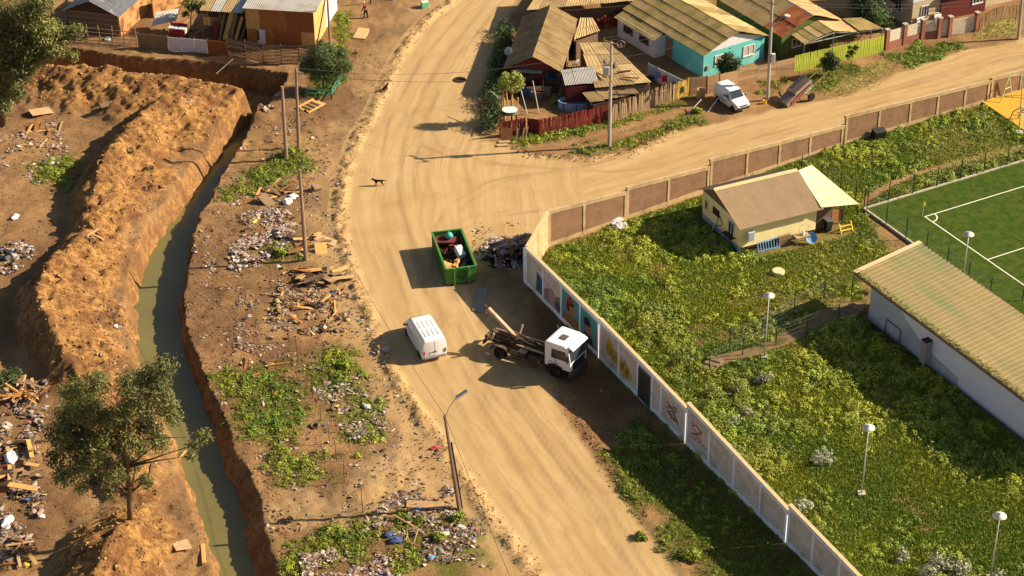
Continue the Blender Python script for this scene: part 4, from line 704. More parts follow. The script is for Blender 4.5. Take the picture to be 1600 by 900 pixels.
# ---- timber shacks at the upper left
oc = thing('timber_shack', 'OSB board clad shack with pale metal roof above the trench', 'shack', (G(387, 66.7)[0], G(387, 66.7)[1], 0), math.radians(-10)); Lo, Do, Ho = 6.85, 8.9, 3.7
for i in range(5):
    for j in range(2):
        x0_ = Lo * i / 5; z0_ = (0, 1.5)[j]; z1_ = (1.5, 3.75)[j]; b = MB(); b.box((x0_ + Lo / 10, .05 - .006 * ((i + j) % 2), (z0_ + z1_) / 2), (Lo / 5 - .015, .05, z1_ - z0_ - .015)); kid(b, 'cladding_board', (osb, osbd, osb, ply, osbd)[(i * 2 + j * 3) % 5], oc)
for i in range(6): b = MB(); y0_ = .1 + (Do - .1) * i / 6; b.box((Lo - .03, y0_ + (Do - .1) / 12, 1.85), (.05, (Do - .1) / 6 - .015, 3.8)); kid(b, 'cladding_board', ply if i < 3 else whitep, oc)
b = MB(); b.box((.05, Do / 2 + .05, 1.8), (.08, Do - .2, 3.7)); kid(b, 'wall', darkwood, oc); b = MB(); b.box((Lo / 2, Do, 1.8), (Lo - .1, .08, 3.7)); kid(b, 'wall', darkwood, oc)
for i in range(7): b = MB(); x0_ = -.2 + (Lo + .5) * i / 7; b.corr((x0_, -.35, 3.82), (x0_ + (Lo + .5) / 7 + .02, -.35, 3.82), (x0_ + (Lo + .5) / 7 + .02, Do + .3, 4.25), (x0_, Do + .3, 4.25), .2, .02); kid(b, 'roof_sheet', galv, oc)
b = MB(); b.box((1.45, .0, .75), (.8, .05, 1.5)); d_ = kid(b, 'door', whitep, oc); b = MB(); b.box((1.15, -.03, .9), (.18, .02, 1.1)); kid(b, 'door_gap', dk, d_); b = MB(); b.bar((Lo + .06, .6, .2), (Lo + .06, 5.2, 3.7), .1); kid(b, 'brace_beam', darkwood, oc)
# open lean-to on its left, full of stacked timber
ln = thing('lean_to_shed', 'open fronted lean-to with leaning timber beside the OSB shack', 'shed', (G(318, 58)[0], G(318, 58)[1], 0), math.radians(-10)); b = MB(); b.box((2.1, 2.2, 1.5), (4.3, .08, 3.2)); kid(b, 'rear_wall', brownp, ln)
for i in range(4): b = MB(); b.corr((i * 1.1 - .1, -.3, 3.0), (i * 1.1 + 1.02, -.3, 3.0), (i * 1.1 + 1.02, 2.6, 3.3), (i * 1.1 - .1, 2.6, 3.3), .2, .02); kid(b, 'roof_sheet', (asb, galv)[i % 2], ln)
for x in (0, 1.9): b = MB(); b.box((x, 0, 1.4), (.1, .1, 3.1)); kid(b, 'post', timber, ln)
for i in range(4): b = MB(); b.box((.3 + .42 * i, .05, 1.75), (.36, .03, .9)); kid(b, 'board', ply if i < 2 else timber, ln)
def lean_board(px, py, w_, L_, ang, m, label, tilt=.25, group='boards leaning in the lean-to'):
    p = T(px, py); t = MB(); t.box((0, 0, L_ / 2), (w_, .04, L_)); o = t.build('leaning_board', m); o.location = p; o.rotation_euler = (-tilt, ang, math.radians(-10)); tag(o, label, 'board', group)
for i, (px, w_, L_, a, m, lb) in enumerate(((351, .45, 2.9, .28, ply, 'tan plywood board'), (360, .4, 2.8, .22, timber, 'grey-brown board'), (343, .2, 2.6, .2, timber, 'narrow grey-brown plank'), (368, .3, 2.4, .3, ply, 'short tan board'), (335, .5, 1.8, .1, redp, 'dark red board'), (376, .15, 2.7, .35, timber, 'thin weathered plank'))): lean_board(px, 62, w_, L_, a, m, lb + ' leaning upright in the lean-to beside the OSB shack', group=None)
# second shack with dark roof
A_ = G(108, 48); B_ = G(188, 58); u = B_ - A_; rz = math.atan2(u[1], u[0]); Wd = float(np.linalg.norm(u)); sk = thing('timber_shack', 'brown slatted shack with dark grey roof behind the rail fence', 'shack', ((A_ + B_)[0] / 2, (A_ + B_)[1] / 2, 0), rz); droof = mat('dark_felt_roof', (96, 98, 102), .9, .25, 2.2, rgb2=(140, 134, 124), mix=(.6, .7))
gable_roof(sk, Wd, 8, 2.3, 3.5, .3, .35, 2, 5, droof, droof, pitch=.25, amp=.012); gable_tri(sk, -Wd / 2, Wd / 2, .05, 2.3, 3.45, 0, darkwood)
for i in range(13): b = MB(); b.box((0, .06, .09 + .177 * i), (Wd - .1, .06, .165)); kid(b, 'wall_board', brownp if i % 3 else timber, sk)
mudw = mat('mud_plaster', (176, 128, 80), .95, .25, 1.6, rgb2=(120, 84, 58), mix=(.5, .6)); wallq(sk, (Wd / 2, .1), (Wd / 2, 7.8), -.1, 2.3, .1, mudw, 'side_wall'); wallq(sk, (-Wd / 2, .1), (-Wd / 2, 7.8), -.1, 2.3, .1, darkwood, 'side_wall'); wallq(sk, (-Wd / 2, 7.85), (Wd / 2, 7.85), -.1, 2.3, .1, darkwood, 'rear_wall')
t = thing('low_wall', 'sunlit mud plastered wall beside the dark roofed shack', 'wall', T(240, 28)); p0, p1 = to_local(t, T(240, 28)), to_local(t, T(290, 5)); wallq(t, (p0.x, p0.y), (p1.x, p1.y), -.2, 1.9, .15, mudw, 'wall'); b = MB(); d = p1 - p0; q = (p0 + p1) / 2; b.box((q.x, q.y, 1.93), (d.length + .1, .25, .08), math.atan2(d.y, d.x)); kid(b, 'coping', timber, t)
# ================================================================== fences of pickets, slats, boards
def along(pts, step):
    out = []; carry = 0.0
    for a, c in zip(pts[:-1], pts[1:]):
        a = Vector(a); c = Vector(c); L_ = (c - a).length; s = carry
        while s < L_: out.append((a + (c - a) * (s / L_), math.atan2((c - a).y, (c - a).x))); s += step
        carry = s - L_
    return out
def picket_fence(label, px, h, wd, step, ms, rail=True, jh=.1, name='picket_fence', cat='fence', lean=.03, thick=.03):
    pts = [T(x, y) for x, y in px]; t = thing(name, label, cat, pts[0]); p0 = pts[0]; meshes = {}
    for i, m in enumerate(ms):
        for k in range(3): b = MB(); b.box((0, 0, (h + k * jh - jh) / 2 - .08), (wd, thick, h + k * jh - jh + .16)); meshes[(i, k)] = b.build('picket', m, mesh_only=True)
    for q, r in along(pts, step):
        o = link('picket', random.choice(list(meshes.values())), t); z = gz(q.x, q.y); o.location = Vector((q.x, q.y, z)) - p0; o.rotation_euler = (U(-lean, lean), U(-lean, lean), r)
    if rail:
        for zz in (.3, h * .75):
            for a, c in zip(pts[:-1], pts[1:]):
                d = (c - a).normalized(); nn = Vector((-d.y, d.x, 0)) * .045; b = MB(); b.bar(a - p0 + nn + Vector((0, 0, zz)), c - p0 + nn + Vector((0, 0, zz)), .05, .08); kid(b, 'rail', ms[0], t)
    return t
redpk = mat('red_picket', (128, 56, 48), .9, .25, 4); redpk2 = mat('red_picket_dark', (108, 46, 42), .9, .25, 4); greypk = mat('grey_picket', (150, 126, 98), .9, .3, 4); yelpk = mat('yellow_picket', (196, 156, 62), .85, .2, 4); limepk = mat('lime_picket', (184, 196, 72), .8, .15, 4); orpk = mat('orange_red_picket', (176, 88, 54), .9, .25, 4); whpk = mat('white_picket', (206, 200, 190), .8, .15, 4); bam = mat('bamboo_cane', (150, 122, 78), .9, .25, 5)
picket_fence('red wooden picket fence with a gate in front of the brown house', [(781, 215), (822, 208)], 1.55, .13, .15, [redpk, redpk2], jh=.05)
picket_fence('red wooden picket fence running along the weedy track', [(843, 211), (885, 203), (950, 189)], 1.6, .13, .15, [redpk, redpk2, redpk], jh=.06)
t = thing('gate', 'plain dark red board gate in the picket fence', 'gate', T(824, 208)); a, c = T(824, 208), T(842, 210)
for i in range(6): q = a.lerp(c, (i + .5) / 6) - a; b = MB(); b.box((q.x, q.y, .75), ((c - a).length / 6 - .01, .04, 1.5), math.atan2((c - a).y, (c - a).x)); kid(b, 'gate_board', redpk2, t)
b = MB(); b.bar(Vector((0, .05, .35)), c - a + Vector((0, .05, .35)), .05); b.bar(Vector((0, .05, 1.2)), c - a + Vector((0, .05, 1.2)), .05); kid(b, 'gate_rail', redpk, t)
picket_fence('weathered grey picket fence between the red and yellow pickets', [(956, 192), (1010, 171), (1050, 158)], 1.75, .14, .19, [greypk, timber, greypk], jh=.12, lean=.05)
picket_fence('short run of yellow pickets beside the grey picket fence', [(1052, 157), (1076, 149)], 1.75, .13, .16, [yelpk, yelpk, greypk], jh=.08)
picket_fence('lime green picket fence in front of the carport', [(1242, 112.5), (1379, 81.5)], 1.72, .13, .19, [limepk], jh=.03, lean=.012)
picket_fence('ragged orange-red picket fence behind the sheds', [(934, 47), (972, 40)], 1.3, .13, .2, [orpk, redpk], jh=.15, lean=.08)
picket_fence('white pickets at the end of the orange-red picket fence', [(969, 40), (985, 34)], 1.1, .12, .22, [whpk], jh=.05)
picket_fence('cane fence of thin brown stems on a concrete footing at the street top', [(1531, 44), (1597, 26)], 1.5, .07, .09, [bam, timber], jh=.06, lean=.04, name='cane_fence')
# board fence along the side street in front of the turquoise house
def board_fence(label, px, h, n, ms, name='board_fence', gap=.012, posts=2.2, cat='fence', thick=.035, sag=.0):
    pts = [T(x, y) for x, y in px]; p0 = pts[0]; t = thing(name, label, cat, p0)
    for a, c in zip(pts[:-1], pts[1:]):
        L_ = (c - a).length; k = max(1, round(L_ / posts)); r = math.atan2((c - a).y, (c - a).x)
        for i in range(k):
            s0, s1 = a.lerp(c, i / k) - p0, a.lerp(c, (i + 1) / k) - p0; q = (s0 + s1) / 2
            for j in range(n):
                bh = h / n; b = MB(); tl = U(-sag, sag); b.box((0, 0, 0), (L_ / k - .02, thick, bh - gap)); o = kid(b, 'board', random.choice(ms), t); o.location = (q.x, q.y, q.z + bh * (j + .5)); o.rotation_euler = (U(-.02, .02), tl, r)
        for i in range(k + 1): s0 = a.lerp(c, i / k) - p0; d = Vector((-(c - a).y, (c - a).x, 0)).normalized() * .07; b = MB(); b.box((s0.x + d.x, s0.y + d.y, s0.z + h / 2 - .05), (.08, .08, h + .25)); kid(b, 'post', timber, t)
    return t
tanb = mat('tan_board', (178, 146, 108), .9, .2, 3, stretch=(1, 1, 5)); tanb2 = mat('tan_board_dull', (158, 126, 92), .9, .2, 3)
board_fence('tan horizontal board fence between the white van and the lime green pickets', [(1124, 141), (1241, 114.5)], 1.65, 6, [tanb, tanb2])
board_fence('tan board fence panel behind the rusted drum', [(1078, 149), (1103, 146)], 1.8, 5, [tanb, tanb2]); board_fence('brown board gate behind the white van', [(1104.5, 146), (1121, 142)], 1.7, 4, [timber, tanb2], name='board_gate', cat='gate')
board_fence('pale panel fence of the yard beside the turquoise house', [(1012, 121), (1042, 136), (1066, 148)], 1.5, 1, [whitep, bluew], name='yard_fence', gap=.02, posts=1.6)
slw = mat('whitish_slat', (206, 192, 168), .85, .15, 3)
pw = thing('pillar_fence', 'fence of red brick pillars with white horizontal slats along the street', 'fence', T(1384, 78)); brk = brick_mat('pillar_brick', (158, 84, 60), (140, 70, 52), (150, 120, 96), (126, 72, 54))
PPX = [(1384, 78), (1411.5, 69.5), (1439.5, 62), (1465.5, 59), (1482, 57), (1524.5, 46)]
for i, (x, y) in enumerate(PPX): p = T(x, y) - pw.location; b = MB(); b.box((p.x, p.y, 1.0), (.4, .4, 2.3), math.radians(27)); kid(b, 'pillar', brk, pw); b = MB(); b.box((p.x, p.y, 2.18), (.48, .48, .07), math.radians(27)); kid(b, 'pillar_cap', conc, pw)
for i, (a_, c_) in enumerate(zip(PPX[:-1], PPX[1:])):
    a, c = T(*a_) - pw.location, T(*c_) - pw.location; r = math.atan2((c - a).y, (c - a).x); L_ = (c - a).length - .42; q = (a + c) / 2; z0_ = .75 if i in (0, 1, 2) else .1
    if z0_ > .5: b = MB(); b.box((q.x, q.y, .3), (L_, .2, .9), r); kid(b, 'brick_base', brk, pw)
    n_ = int((1.95 - z0_) / .17)
    for j in range(n_): b = MB(); b.box((q.x, q.y, z0_ + .1 + j * .17), (L_, .04, .13), r); kid(b, 'slat', slw, pw)
b = MB(); a, c = T(1531, 46), T(1600, 27)
# slat fence, rail fence and panels above the trench
board_fence('fence of thin woven brown laths above the trench by the OSB shack', [(356, 87), (412, 98), (468, 101), (494, 98)], 1.95, 13, [timber, brownp, darkwood], name='lath_fence', gap=.05, posts=1.9, thick=.02, sag=.012)
board_fence('brown panel fence left of the white sheets above the trench', [(217, 74), (262, 78.5)], 1.5, 2, [brownp, timber], name='panel_fence', posts=1.6); wsh = mat('white_sheet', (206, 200, 198), .8, .12, 2)
board_fence('white sheet panels in the fence above the trench', [(264, 79), (325, 84)], 1.45, 1, [wsh], name='panel_fence', posts=1.5); board_fence('rust brown panel between the white sheets and the lath fence', [(326, 85), (355, 87)], 1.5, 1, [osbd], name='panel_fence', posts=1.8)
t = thing('rail_fence', 'broken pole rail fence in front of the dark roofed shack', 'fence', T(100, 62)); a, c = T(100, 62) - t.location, T(215, 72) - t.location
for k in range(4): b = MB(); b.cyl(a + Vector((0, U(-.1, .1), .25 + .42 * k)), c + Vector((0, U(-.1, .1), .2 + .4 * k)), .05, .035, 6); kid(b, 'rail', timber, t)
for k in range(7): q = a.lerp(c, k / 6); b = MB(); b.cyl(q + Vector((0, 0, -.2)), q + Vector((U(-.1, .1), 0, 1.9)), .06, .05, 6); kid(b, 'post', timber, t)
gr = mat('green_rail_paint', (52, 128, 104), .7, .15); t = thing('garden_rail', 'green painted rail fence round the pine tree', 'fence', T(480, 152)); R_ = [T(480, 152), T(518, 155), T(544, 108)]
for a, c in zip(R_[:-1], R_[1:]):
    for zz in (.45, .85): b = MB(); b.bar(a - t.location + Vector((0, 0, zz)), c - t.location + Vector((0, 0, zz)), .07, .1); kid(b, 'rail', gr, t)
    k = round((c - a).length / 1.1)
    for i in range(k + 1): q = a.lerp(c, i / k) - t.location; b = MB(); b.box((q.x, q.y, .4), (.08, .08, 1.1)); kid(b, 'post', gr, t)
# ================================================================== poles, lamps, wires
pole_c = mat('concrete_pole', (168, 156, 138), .85, .12, 2); wood_pole = mat('grey_wood_pole', (142, 118, 98), .9, .25, 3, stretch=(8, 8, .5)); cable = mat('black_cable', (22, 20, 20), .7, .1)
def pole(name, label, px, top, r0, r1, m, extra=None, square=False, h=None):
    p = T(*px); n_ = 4 if square else 8; t = thing(name, label, 'utility pole', p)
    b0 = Vector(G(px[0], px[1], p.z)); z = 3.0
    for _ in range(60):
        q = Vector(G(top[0], top[1], z)); e = (q.y - p.y)
        z += e * .35 * -1 if False else 0
        # height at which the pixel ray passes the pole's own distance
        z2 = z + .5; q2 = Vector(G(top[0], top[1], z2)); dz = (p.y - q.y) / ((q2.y - q.y) / .5); z = z + dz
        if abs(dz) < 1e-4: break
    tp = Vector(G(top[0], top[1], z)); tp = Vector((tp.x, p.y + (tp.y - p.y), tp.z)); b = MB(); v = tp - p
    b.cyl((0, 0, -.3), (v.x, v.y, v.z), r0, r1, n_); kid(b, 'shaft', m, t); return t, v
def arm(t, pts, r, m, nm='arm', n=6): b = MB(); b.tube(pts, r, n); return kid(b, nm, m, t)
porc = mat('porcelain', (120, 92, 70), .4, .1)
tp1, v = pole('utility_pole', 'tall concrete pole with transformer in front of the picket fences', (952, 229), (955.5, 66), .17, .11, pole_c); X1 = tp1.location + v
cr = Vector((math.cos(math.radians(-38)), math.sin(math.radians(-38)), 0))
b = MB(); b.bar(v + Vector((0, 0, -.1)) - cr * .9 + Vector((0, .1, 0)), v + Vector((0, .1, -.1)) + cr * 1.1, .1); kid(b, 'crossarm', timber, tp1)
for k in (-.8, 0, 1.0): b = MB(); b.cyl(v + cr * k + Vector((0, .1, -.05)), v + cr * k + Vector((0, .1, .18)), .05, .04, 6); kid(b, 'insulator', porc, tp1)
arm(tp1, [v + cr * 1.0 + Vector((.35 * math.cos(q), 0, .32 * math.sin(q) + .1)) for q in [i * .5 for i in range(13)]], .02, galv, 'cable_coil')
b = MB(); q = v * .74 + Vector((-.42, -.1, 0)); b.box(q, (.55, .5, .85), ch=.05); o = kid(b, 'transformer', mat('transformer_grey', (172, 172, 168), .5, .06), tp1)
for k in (-.18, 0, .18): b = MB(); b.cyl(q + Vector((k, 0, .42)), q + Vector((k, 0, .75)), .04, .025, 6); kid(b, 'bushing', porc, o)
b = MB(); q = v * .64; b.box((q.x, q.y - .2, q.z), (.3, .02, .14)); kid(b, 'sign_plate', flagm, tp1)
tp2, v2 = pole('utility_pole', 'tall concrete pole between the white van and the wooden cart', (1199.5, 157), (1207, -3), .17, .12, pole_c); X2 = tp2.location + v2
b = MB(); q = v2 * .43; b.box((q.x + .3, q.y - .1, q.z), (.35, .3, .8), ch=.03); kid(b, 'meter_box', whitep, tp2); b = MB(); q = v2 * .95; b.bar(q - cr * .6, q + cr * .6, .08); kid(b, 'crossarm', timber, tp2); b = MB(); b.slab([v2 * .8 + Vector((1.2, -.2, .4)), v2 * .8 + Vector((1.65, -.2, .3)), v2 * .8 + Vector((1.65, .1, .3)), v2 * .8 + Vector((1.2, .1, .4))], .12); kid(b, 'lamp_head', whitep, tp2); arm(tp2, [v2 * .72, v2 * .78 + Vector((.7, -.05, .2)), v2 * .8 + Vector((1.25, -.05, .32))], .03, galv, 'lamp_arm')
tp3, v3 = pole('utility_pole', 'concrete pole on the grassy bank by the cane fence', (1591, 61), (1598, -8), .17, .13, pole_c); X3 = tp3.location + v3
tl1, w1 = pole('utility_pole', 'bare topped grey wooden pole beside the taller pole near the trench corner', (447.4, 248), (440.6, 135), .17, .13, wood_pole); tl2, w2 = pole('utility_pole', 'grey wooden pole with a bracket and cable at its top near the green rail', (466.5, 231), (462.4, 106), .16, .11, wood_pole); Y2 = tl2.location + w2
arm(tl2, [w2 + Vector((0, 0, -.1)), w2 + Vector((.25, .1, .35)), w2 + Vector((.3, .12, .42))], .04, galv); b = MB(); b.bar(w2 + Vector((0, 0, -.35)), w2 + Vector((.55, 0, -.5)), .05); kid(b, 'bracket', galv, tl2)
tl3, w3 = pole('utility_pole', 'brown wooden pole standing in the rubbish heaps beside the road', (478, 406), (468, 265), .17, .12, wood_pole); Y3 = tl3.location + w3
tl4, w4 = pole('street_lamp', 'brown wooden street lamp pole leaning over the dirt road', (719, 796), (695, 649), .17, .11, wood_pole); tl4['category'] = 'street lamp'; Y4 = tl4.location + w4
arm(tl4, [w4 + Vector((0, 0, -.3)), w4 + Vector((.25, .05, .5)), w4 + Vector((.55, .12, 1.0)), w4 + Vector((.85, .2, 1.25))], .03, galv, 'lamp_arm'); b = MB(); b.slab([w4 + Vector((.75, .05, 1.3)), w4 + Vector((1.5, .25, 1.75)), w4 + Vector((1.42, .5, 1.72)), w4 + Vector((.68, .3, 1.28))], .12); kid(b, 'lamp_head', galv, tl4)
b = MB(); b.bar((.14, .02, .1), (w4.x * .72 + .14, w4.y * .72, w4.z * .72), .16, .1); kid(b, 'side_beam', darkwood, tl4)
tp6, w6 = pole('utility_pole', 'grey pole against the lit side of the OSB shack', (516, 72), (511, -12), .13, .1, wood_pole)
# lamps with flat discs in the lot
lampw = mat('lamp_disc', (212, 200, 178), .5, .06); lampm = mat('lamp_pole_grey', (178, 176, 172), .45, .06, metal=.3)
def disc_lamp(px, h, label, r=.42):
    t = thing('lamp_post', label, 'lamp post', T(*px), group=None); b = MB(); b.cyl((0, 0, -.1), (0, 0, h), .055, .04, 8); kid(b, 'pole', lampm, t, True); b = MB(); b.box((0, 0, .08), (.5, .5, .24)); kid(b, 'footing', conc, t)
    b = MB(); b.lathe([(.0, h + .26), (.16, h + .25), (.18, h + .22), (r, h + .14), (r + .01, h + .08), (.2, h - .02), (.07, h - .08)], n=20); kid(b, 'lamp_head', lampw, t, True); b = MB(); b.lathe([(.0, h + .3), (.11, h + .29), (.13, h + .25), (.13, h + .2)], n=14); kid(b, 'cap', lampm, t, True)
disc_lamp((1194.5, 559), 5.35, 'disc topped lamp post beside the footpath fence in the lot'); disc_lamp((1346, 773), 5.45, 'disc topped lamp post in open grass between the white wall and the stand'); disc_lamp((1547, 905), 5.0, 'disc topped lamp post beside the grey rounded shrubs'); disc_lamp((1503, 447), 4.6, 'disc topped lamp post at the pitch edge behind the stand roof')
def wire_(a, c, sag, r=.018, label=None, n=22):
    a = Vector(a); c = Vector(c); pts = [a.lerp(c, i / n) - Vector((0, 0, sag * 4 * (i / n) * (1 - i / n))) for i in range(n + 1)]; b = MB(); b.tube([p - a for p in pts], r, 4); o = b.build('power_cable', cable); o.location = a; tag(o, label, 'cable'); return o
wire_(Y2, Vector((3.2, 166.8, 3.3)), .9, .016, 'sagging black cable from the bracketed wooden pole across the road to the brown house')
wire_(Y2 + Vector((0, 0, -.3)), Y3, .5, .014, 'thin cable between the bracketed pole and the pole in the rubbish'); wire_(Y3, Y4, .8, .014, 'thin cable from the pole in the rubbish to the leaning street lamp'); wire_(Y4, Y4 + Vector((9, -34, 1.0)), .8, .014, 'thin cable running from the street lamp out along the road')
wire_(Y2 + Vector((.2, 0, .3)), tp6.location + w6, .6, .014, 'thin cable from the bracketed pole to the pole by the OSB shack')
for k, (da, zz) in enumerate(((-.8, .15), (0, .18), (1.0, .15), (0, -1.6))): wire_(X1 + cr * da + Vector((0, .1, zz)), X2 + cr * da * .6 + Vector((0, 0, -.3 + (zz if zz < 0 else 0))), .5, .012, ('upper left', 'upper middle', 'upper right', 'lower single')[k] + ' cable between the transformer pole and the pole by the cart')
for k in range(2): wire_(X2 + cr * (k - .5) + Vector((0, 0, -.4)), X3 + Vector((0, 0, -.2 - .5 * k)), .6, .012, ('higher', 'lower')[k] + ' cable from the pole by the cart along the street')
wire_(X1 + Vector((0, 0, -2.2)), Y2 + Vector((0, 0, -.5)), 1.2, .014, 'long black cable from the transformer pole across the road to the bracketed pole')
# thin rusty fence stakes along the canal lot
FP = [(407, 257, 225), (394, 289, 257), (381, 320, 282), (388, 350, 317), (424, 450, 420), (431, 472, 448), (441, 504, 482), (451, 535, 507), (465, 562, 527), (479.5, 595, 567), (489, 622, 597), (501, 657, 630), (515, 693, 668), (526, 721, 690), (538, 754, 710), (567, 801, 760), (592, 835, 800), (617, 872, 837), (634, 895, 862)]
rusty = mat('rusty_iron', (112, 70, 48), .9, .25, 5)
for x, y, ty in FP:
    p = T(x, y); b = MB(); h = (y - ty) / 21.0 / .86; lx = U(-.06, .06); b.cyl((0, 0, -.2), (lx, U(-.05, .05), h), .03, .025, 5); o = b.build('fence_stake', rusty); o.location = p; tag(o, 'thin rusty iron stake in the broken line of stakes beside the canal', 'stake', 'rusty stakes along the canal lot')
    if x in (479.5, 567):
        t = thing('fence_stake', 'rusty iron stake with a small red tag near its top among the canal lot weeds' if x == 479.5 else 'rusty iron stake with a hooked top on the bare trodden earth', 'stake', p); o.name = 'shaft'; o.parent = t; o.location = (0, 0, 0)
        for k_ in ('label', 'category', 'group'): del o[k_]
        b = MB()
        if x == 479.5: b.box((.1, 0, h - .15), (.2, .02, .16)); kid(b, 'tag', mat('red_tag', (186, 50, 56), .7, .1), t)
        else: b.tube([(lx, 0, h - .02), (lx + .08, 0, h + .1), (lx + .22, 0, h + .08)], .025, 5); kid(b, 'hook', rusty, t)
# ================================================================== vehicles
carw = mat('white_car_paint', (222, 220, 216), .32, .03, 1.0, rgb2=(206, 198, 186), mix=(.55, .8)); rub = mat('tyre_rubber', (36, 33, 30), .9, .2, 5, rgb2=(84, 70, 54), mix=(.5, .75)); rim = mat('wheel_rim', (128, 118, 104), .5, .15, 4, metal=.3); blackp = mat('black_plastic', (34, 33, 34), .6, .15, 3); redl = mat('red_lens', (170, 28, 30), .25, .05); clearl = mat('clear_lens', (196, 198, 196), .2, .05); plate = mat('number_plate', (216, 214, 206), .5, .03); ribm = mat('seam_shadow_line', (96, 94, 90), .7, .05)
def loft(rings, cap=True):
    b = MB(); n = len(rings[0]); vs = [p for r in rings for p in r]; fs = [(k * n + i, k * n + (i + 1) % n, (k + 1) * n + (i + 1) % n, (k + 1) * n + i) for k in range(len(rings) - 1) for i in range(n)]
    if cap: fs += [tuple(range(n - 1, -1, -1)), tuple(range((len(rings) - 1) * n, len(rings) * n))]
    return b.add(vs, fs)
def bring(x, wb, wm, wr, zb, zm, zr):       # one cross-section of a car body
    h = [(wb, zb), (wm, zb + .18), (wm, zm), ((wm + wr) / 2 + .04, (zm + zr) / 2 + .05), (wr, zr - .06), (wr - .1, zr)]
    return [(x, y, z) for y, z in h] + [(x, -y, z) for y, z in reversed(h)]
def wheel(t, x, y, r, wd, z=None):
    z = r if z is None else z; b = MB(); M = Matrix.Rotation(math.pi / 2, 3, 'X'); b.lathe([(r * .62, -wd / 2), (r * .93, -wd / 2), (r, -wd * .3), (r, wd * .3), (r * .93, wd / 2), (r * .62, wd / 2)], (x, y, z), 18, M); w_ = kid(b, 'wheel', rub, t, False)
    b = MB(); b.lathe([(.01, -wd * .36), (r * .22, -wd * .42), (r * .3, -wd * .3), (r * .63, -wd * .42), (r * .63, wd * .42), (r * .3, wd * .3), (.01, wd * .36)], (x, y, z), 14, M); kid(b, 'rim', rim, w_)
    return w_
def quadp(t, pts, m, nm, th=.02): b = MB(); b.slab(pts, th); return kid(b, nm, m, t)
def make_van(label, loc, rz, L, W, H, kind):
    t = thing('van', label, 'van', loc, rz); w2 = W / 2
    if kind == 'panel':
        R = [bring(0, w2 * .93, w2 * .95, w2 * .80, .38, 1.05, H - .12), bring(.12, w2 * .97, w2, w2 * .84, .3, 1.05, H - .02), bring(1.2, w2 * .97, w2, w2 * .86, .26, 1.05, H), bring(L * .60, w2 * .97, w2, w2 * .86, .26, 1.05, H), bring(L * .72, w2 * .97, w2, w2 * .80, .26, 1.08, H - .09), bring(L * .885, w2 * .96, w2 * .97, w2 * .82, .26, 1.0, 1.2), bring(L * .97, w2 * .86, w2 * .88, w2 * .72, .3, .82, .98), bring(L, w2 * .7, w2 * .72, w2 * .55, .36, .7, .82)]
        xa, za, xb, zb = L * .725, H - .10, L * .88, 1.22
    else:
        R = [bring(0, w2 * .9, w2 * .94, w2 * .76, .4, 1.0, H - .16), bring(.15, w2 * .96, w2, w2 * .82, .3, 1.0, H - .02), bring(L * .3, w2 * .97, w2, w2 * .84, .26, 1.0, H), bring(L * .55, w2 * .97, w2, w2 * .80, .26, 1.0, H - .05), bring(L * .60, w2 * .97, w2, w2 * .76, .26, 1.0, H - .13), bring(L * .765, w2 * .97, w2 * .98, w2 * .84, .26, .95, 1.1), bring(L * .93, w2 * .92, w2 * .94, w2 * .78, .3, .8, .92), bring(L, w2 * .8, w2 * .84, w2 * .66, .36, .66, .76)]
        xa, za, xb, zb = L * .605, H - .14, L * .76, 1.12
    bo = kid(loft(R), 'body', carw, t, True); bv = bo.modifiers.new('bevel', 'BEVEL'); bv.width = .045; bv.segments = 2; bv.limit_method = 'ANGLE'; bv.angle_limit = .35
    quadp(t, [(xa, w2 * .70, za + .015), (xa, -w2 * .70, za + .015), (xb, -w2 * .80, zb + .015), (xb, w2 * .80, zb + .015)], glass, 'windscreen')
    for s in (-1, 1):
        f = (lambda y, z: s * (w2 + .012) if z < 1.1 else s * (w2 + .012 - (z - 1.1) * .22)); x0_, x1_, x2_ = L * .56, L * .72, L * .80
        if kind != 'panel': x0_, x1_, x2_ = L * .43, L * .585, L * .68
        P_ = [(x0_, f(0, 1.08), 1.08), (x2_, f(0, 1.08), 1.08), (x1_, f(0, H - .28), H - .28), (x0_ + .05, f(0, H - .28), H - .28)]; quadp(t, P_ if s < 0 else P_[::-1], glass, 'side_window', .015)
        b = MB(); b.box((x2_ + .05, s * (w2 + .12), 1.12), (.12, .2, .17), ch=.03); kid(b, 'mirror', blackp, t)
        b = MB(); b.box((x0_ - .12, s * (w2 + .012), .95), (.16, .02, .035)); kid(b, 'door_handle', blackp, t)
        b = MB(); b.box((L * .33, s * (w2 + .006), .62), (L * .42, .014, .07)); kid(b, 'rub_strip', blackp if kind != 'panel' else carw, t)
        for xx in (L * .19, L * .82): wheel(t, xx, s * (w2 - .1), .33, .21)
        b = MB(); b.box((-.01, s * (w2 * .86), .88), (.07, .13, .34), ch=.02); kid(b, 'tail_light', redl, t)
        b = MB(); b.box((L - .12, s * w2 * .66, .74), (.18, .3, .14), ch=.03); kid(b, 'headlight', clearl, t)
    b = MB(); b.box((-.02, 0, .45), (.16, W * .9, .2), ch=.04); kid(b, 'rear_bumper', blackp if kind != 'panel' else mat('grey_bumper', (120, 116, 112), .6, .1), t); b = MB(); b.box((L - .03, 0, .45), (.22, W * .82, .26), ch=.05); kid(b, 'front_bumper', blackp, t)
    b = MB(); b.box((L - .01, 0, .7), (.06, W * .5, .1)); kid(b, 'grille', blackp, t); b = MB(); b.box((-.015, .12, .72), (.03, .5, .12)); kid(b, 'number_plate', plate, t)
    b = MB(); b.box((-.012, .12, .83), (.025, .62, .05)); kid(b, 'plate_light_bar', blackp, t); b = MB(); b.box((-.012, -.02, .93), (.02, .16, .06)); kid(b, 'badge', ribm, t); b = MB(); b.box((.0, -.02, 1.25), (.02, .012, 1.0)); kid(b, 'door_seam', ribm, t)
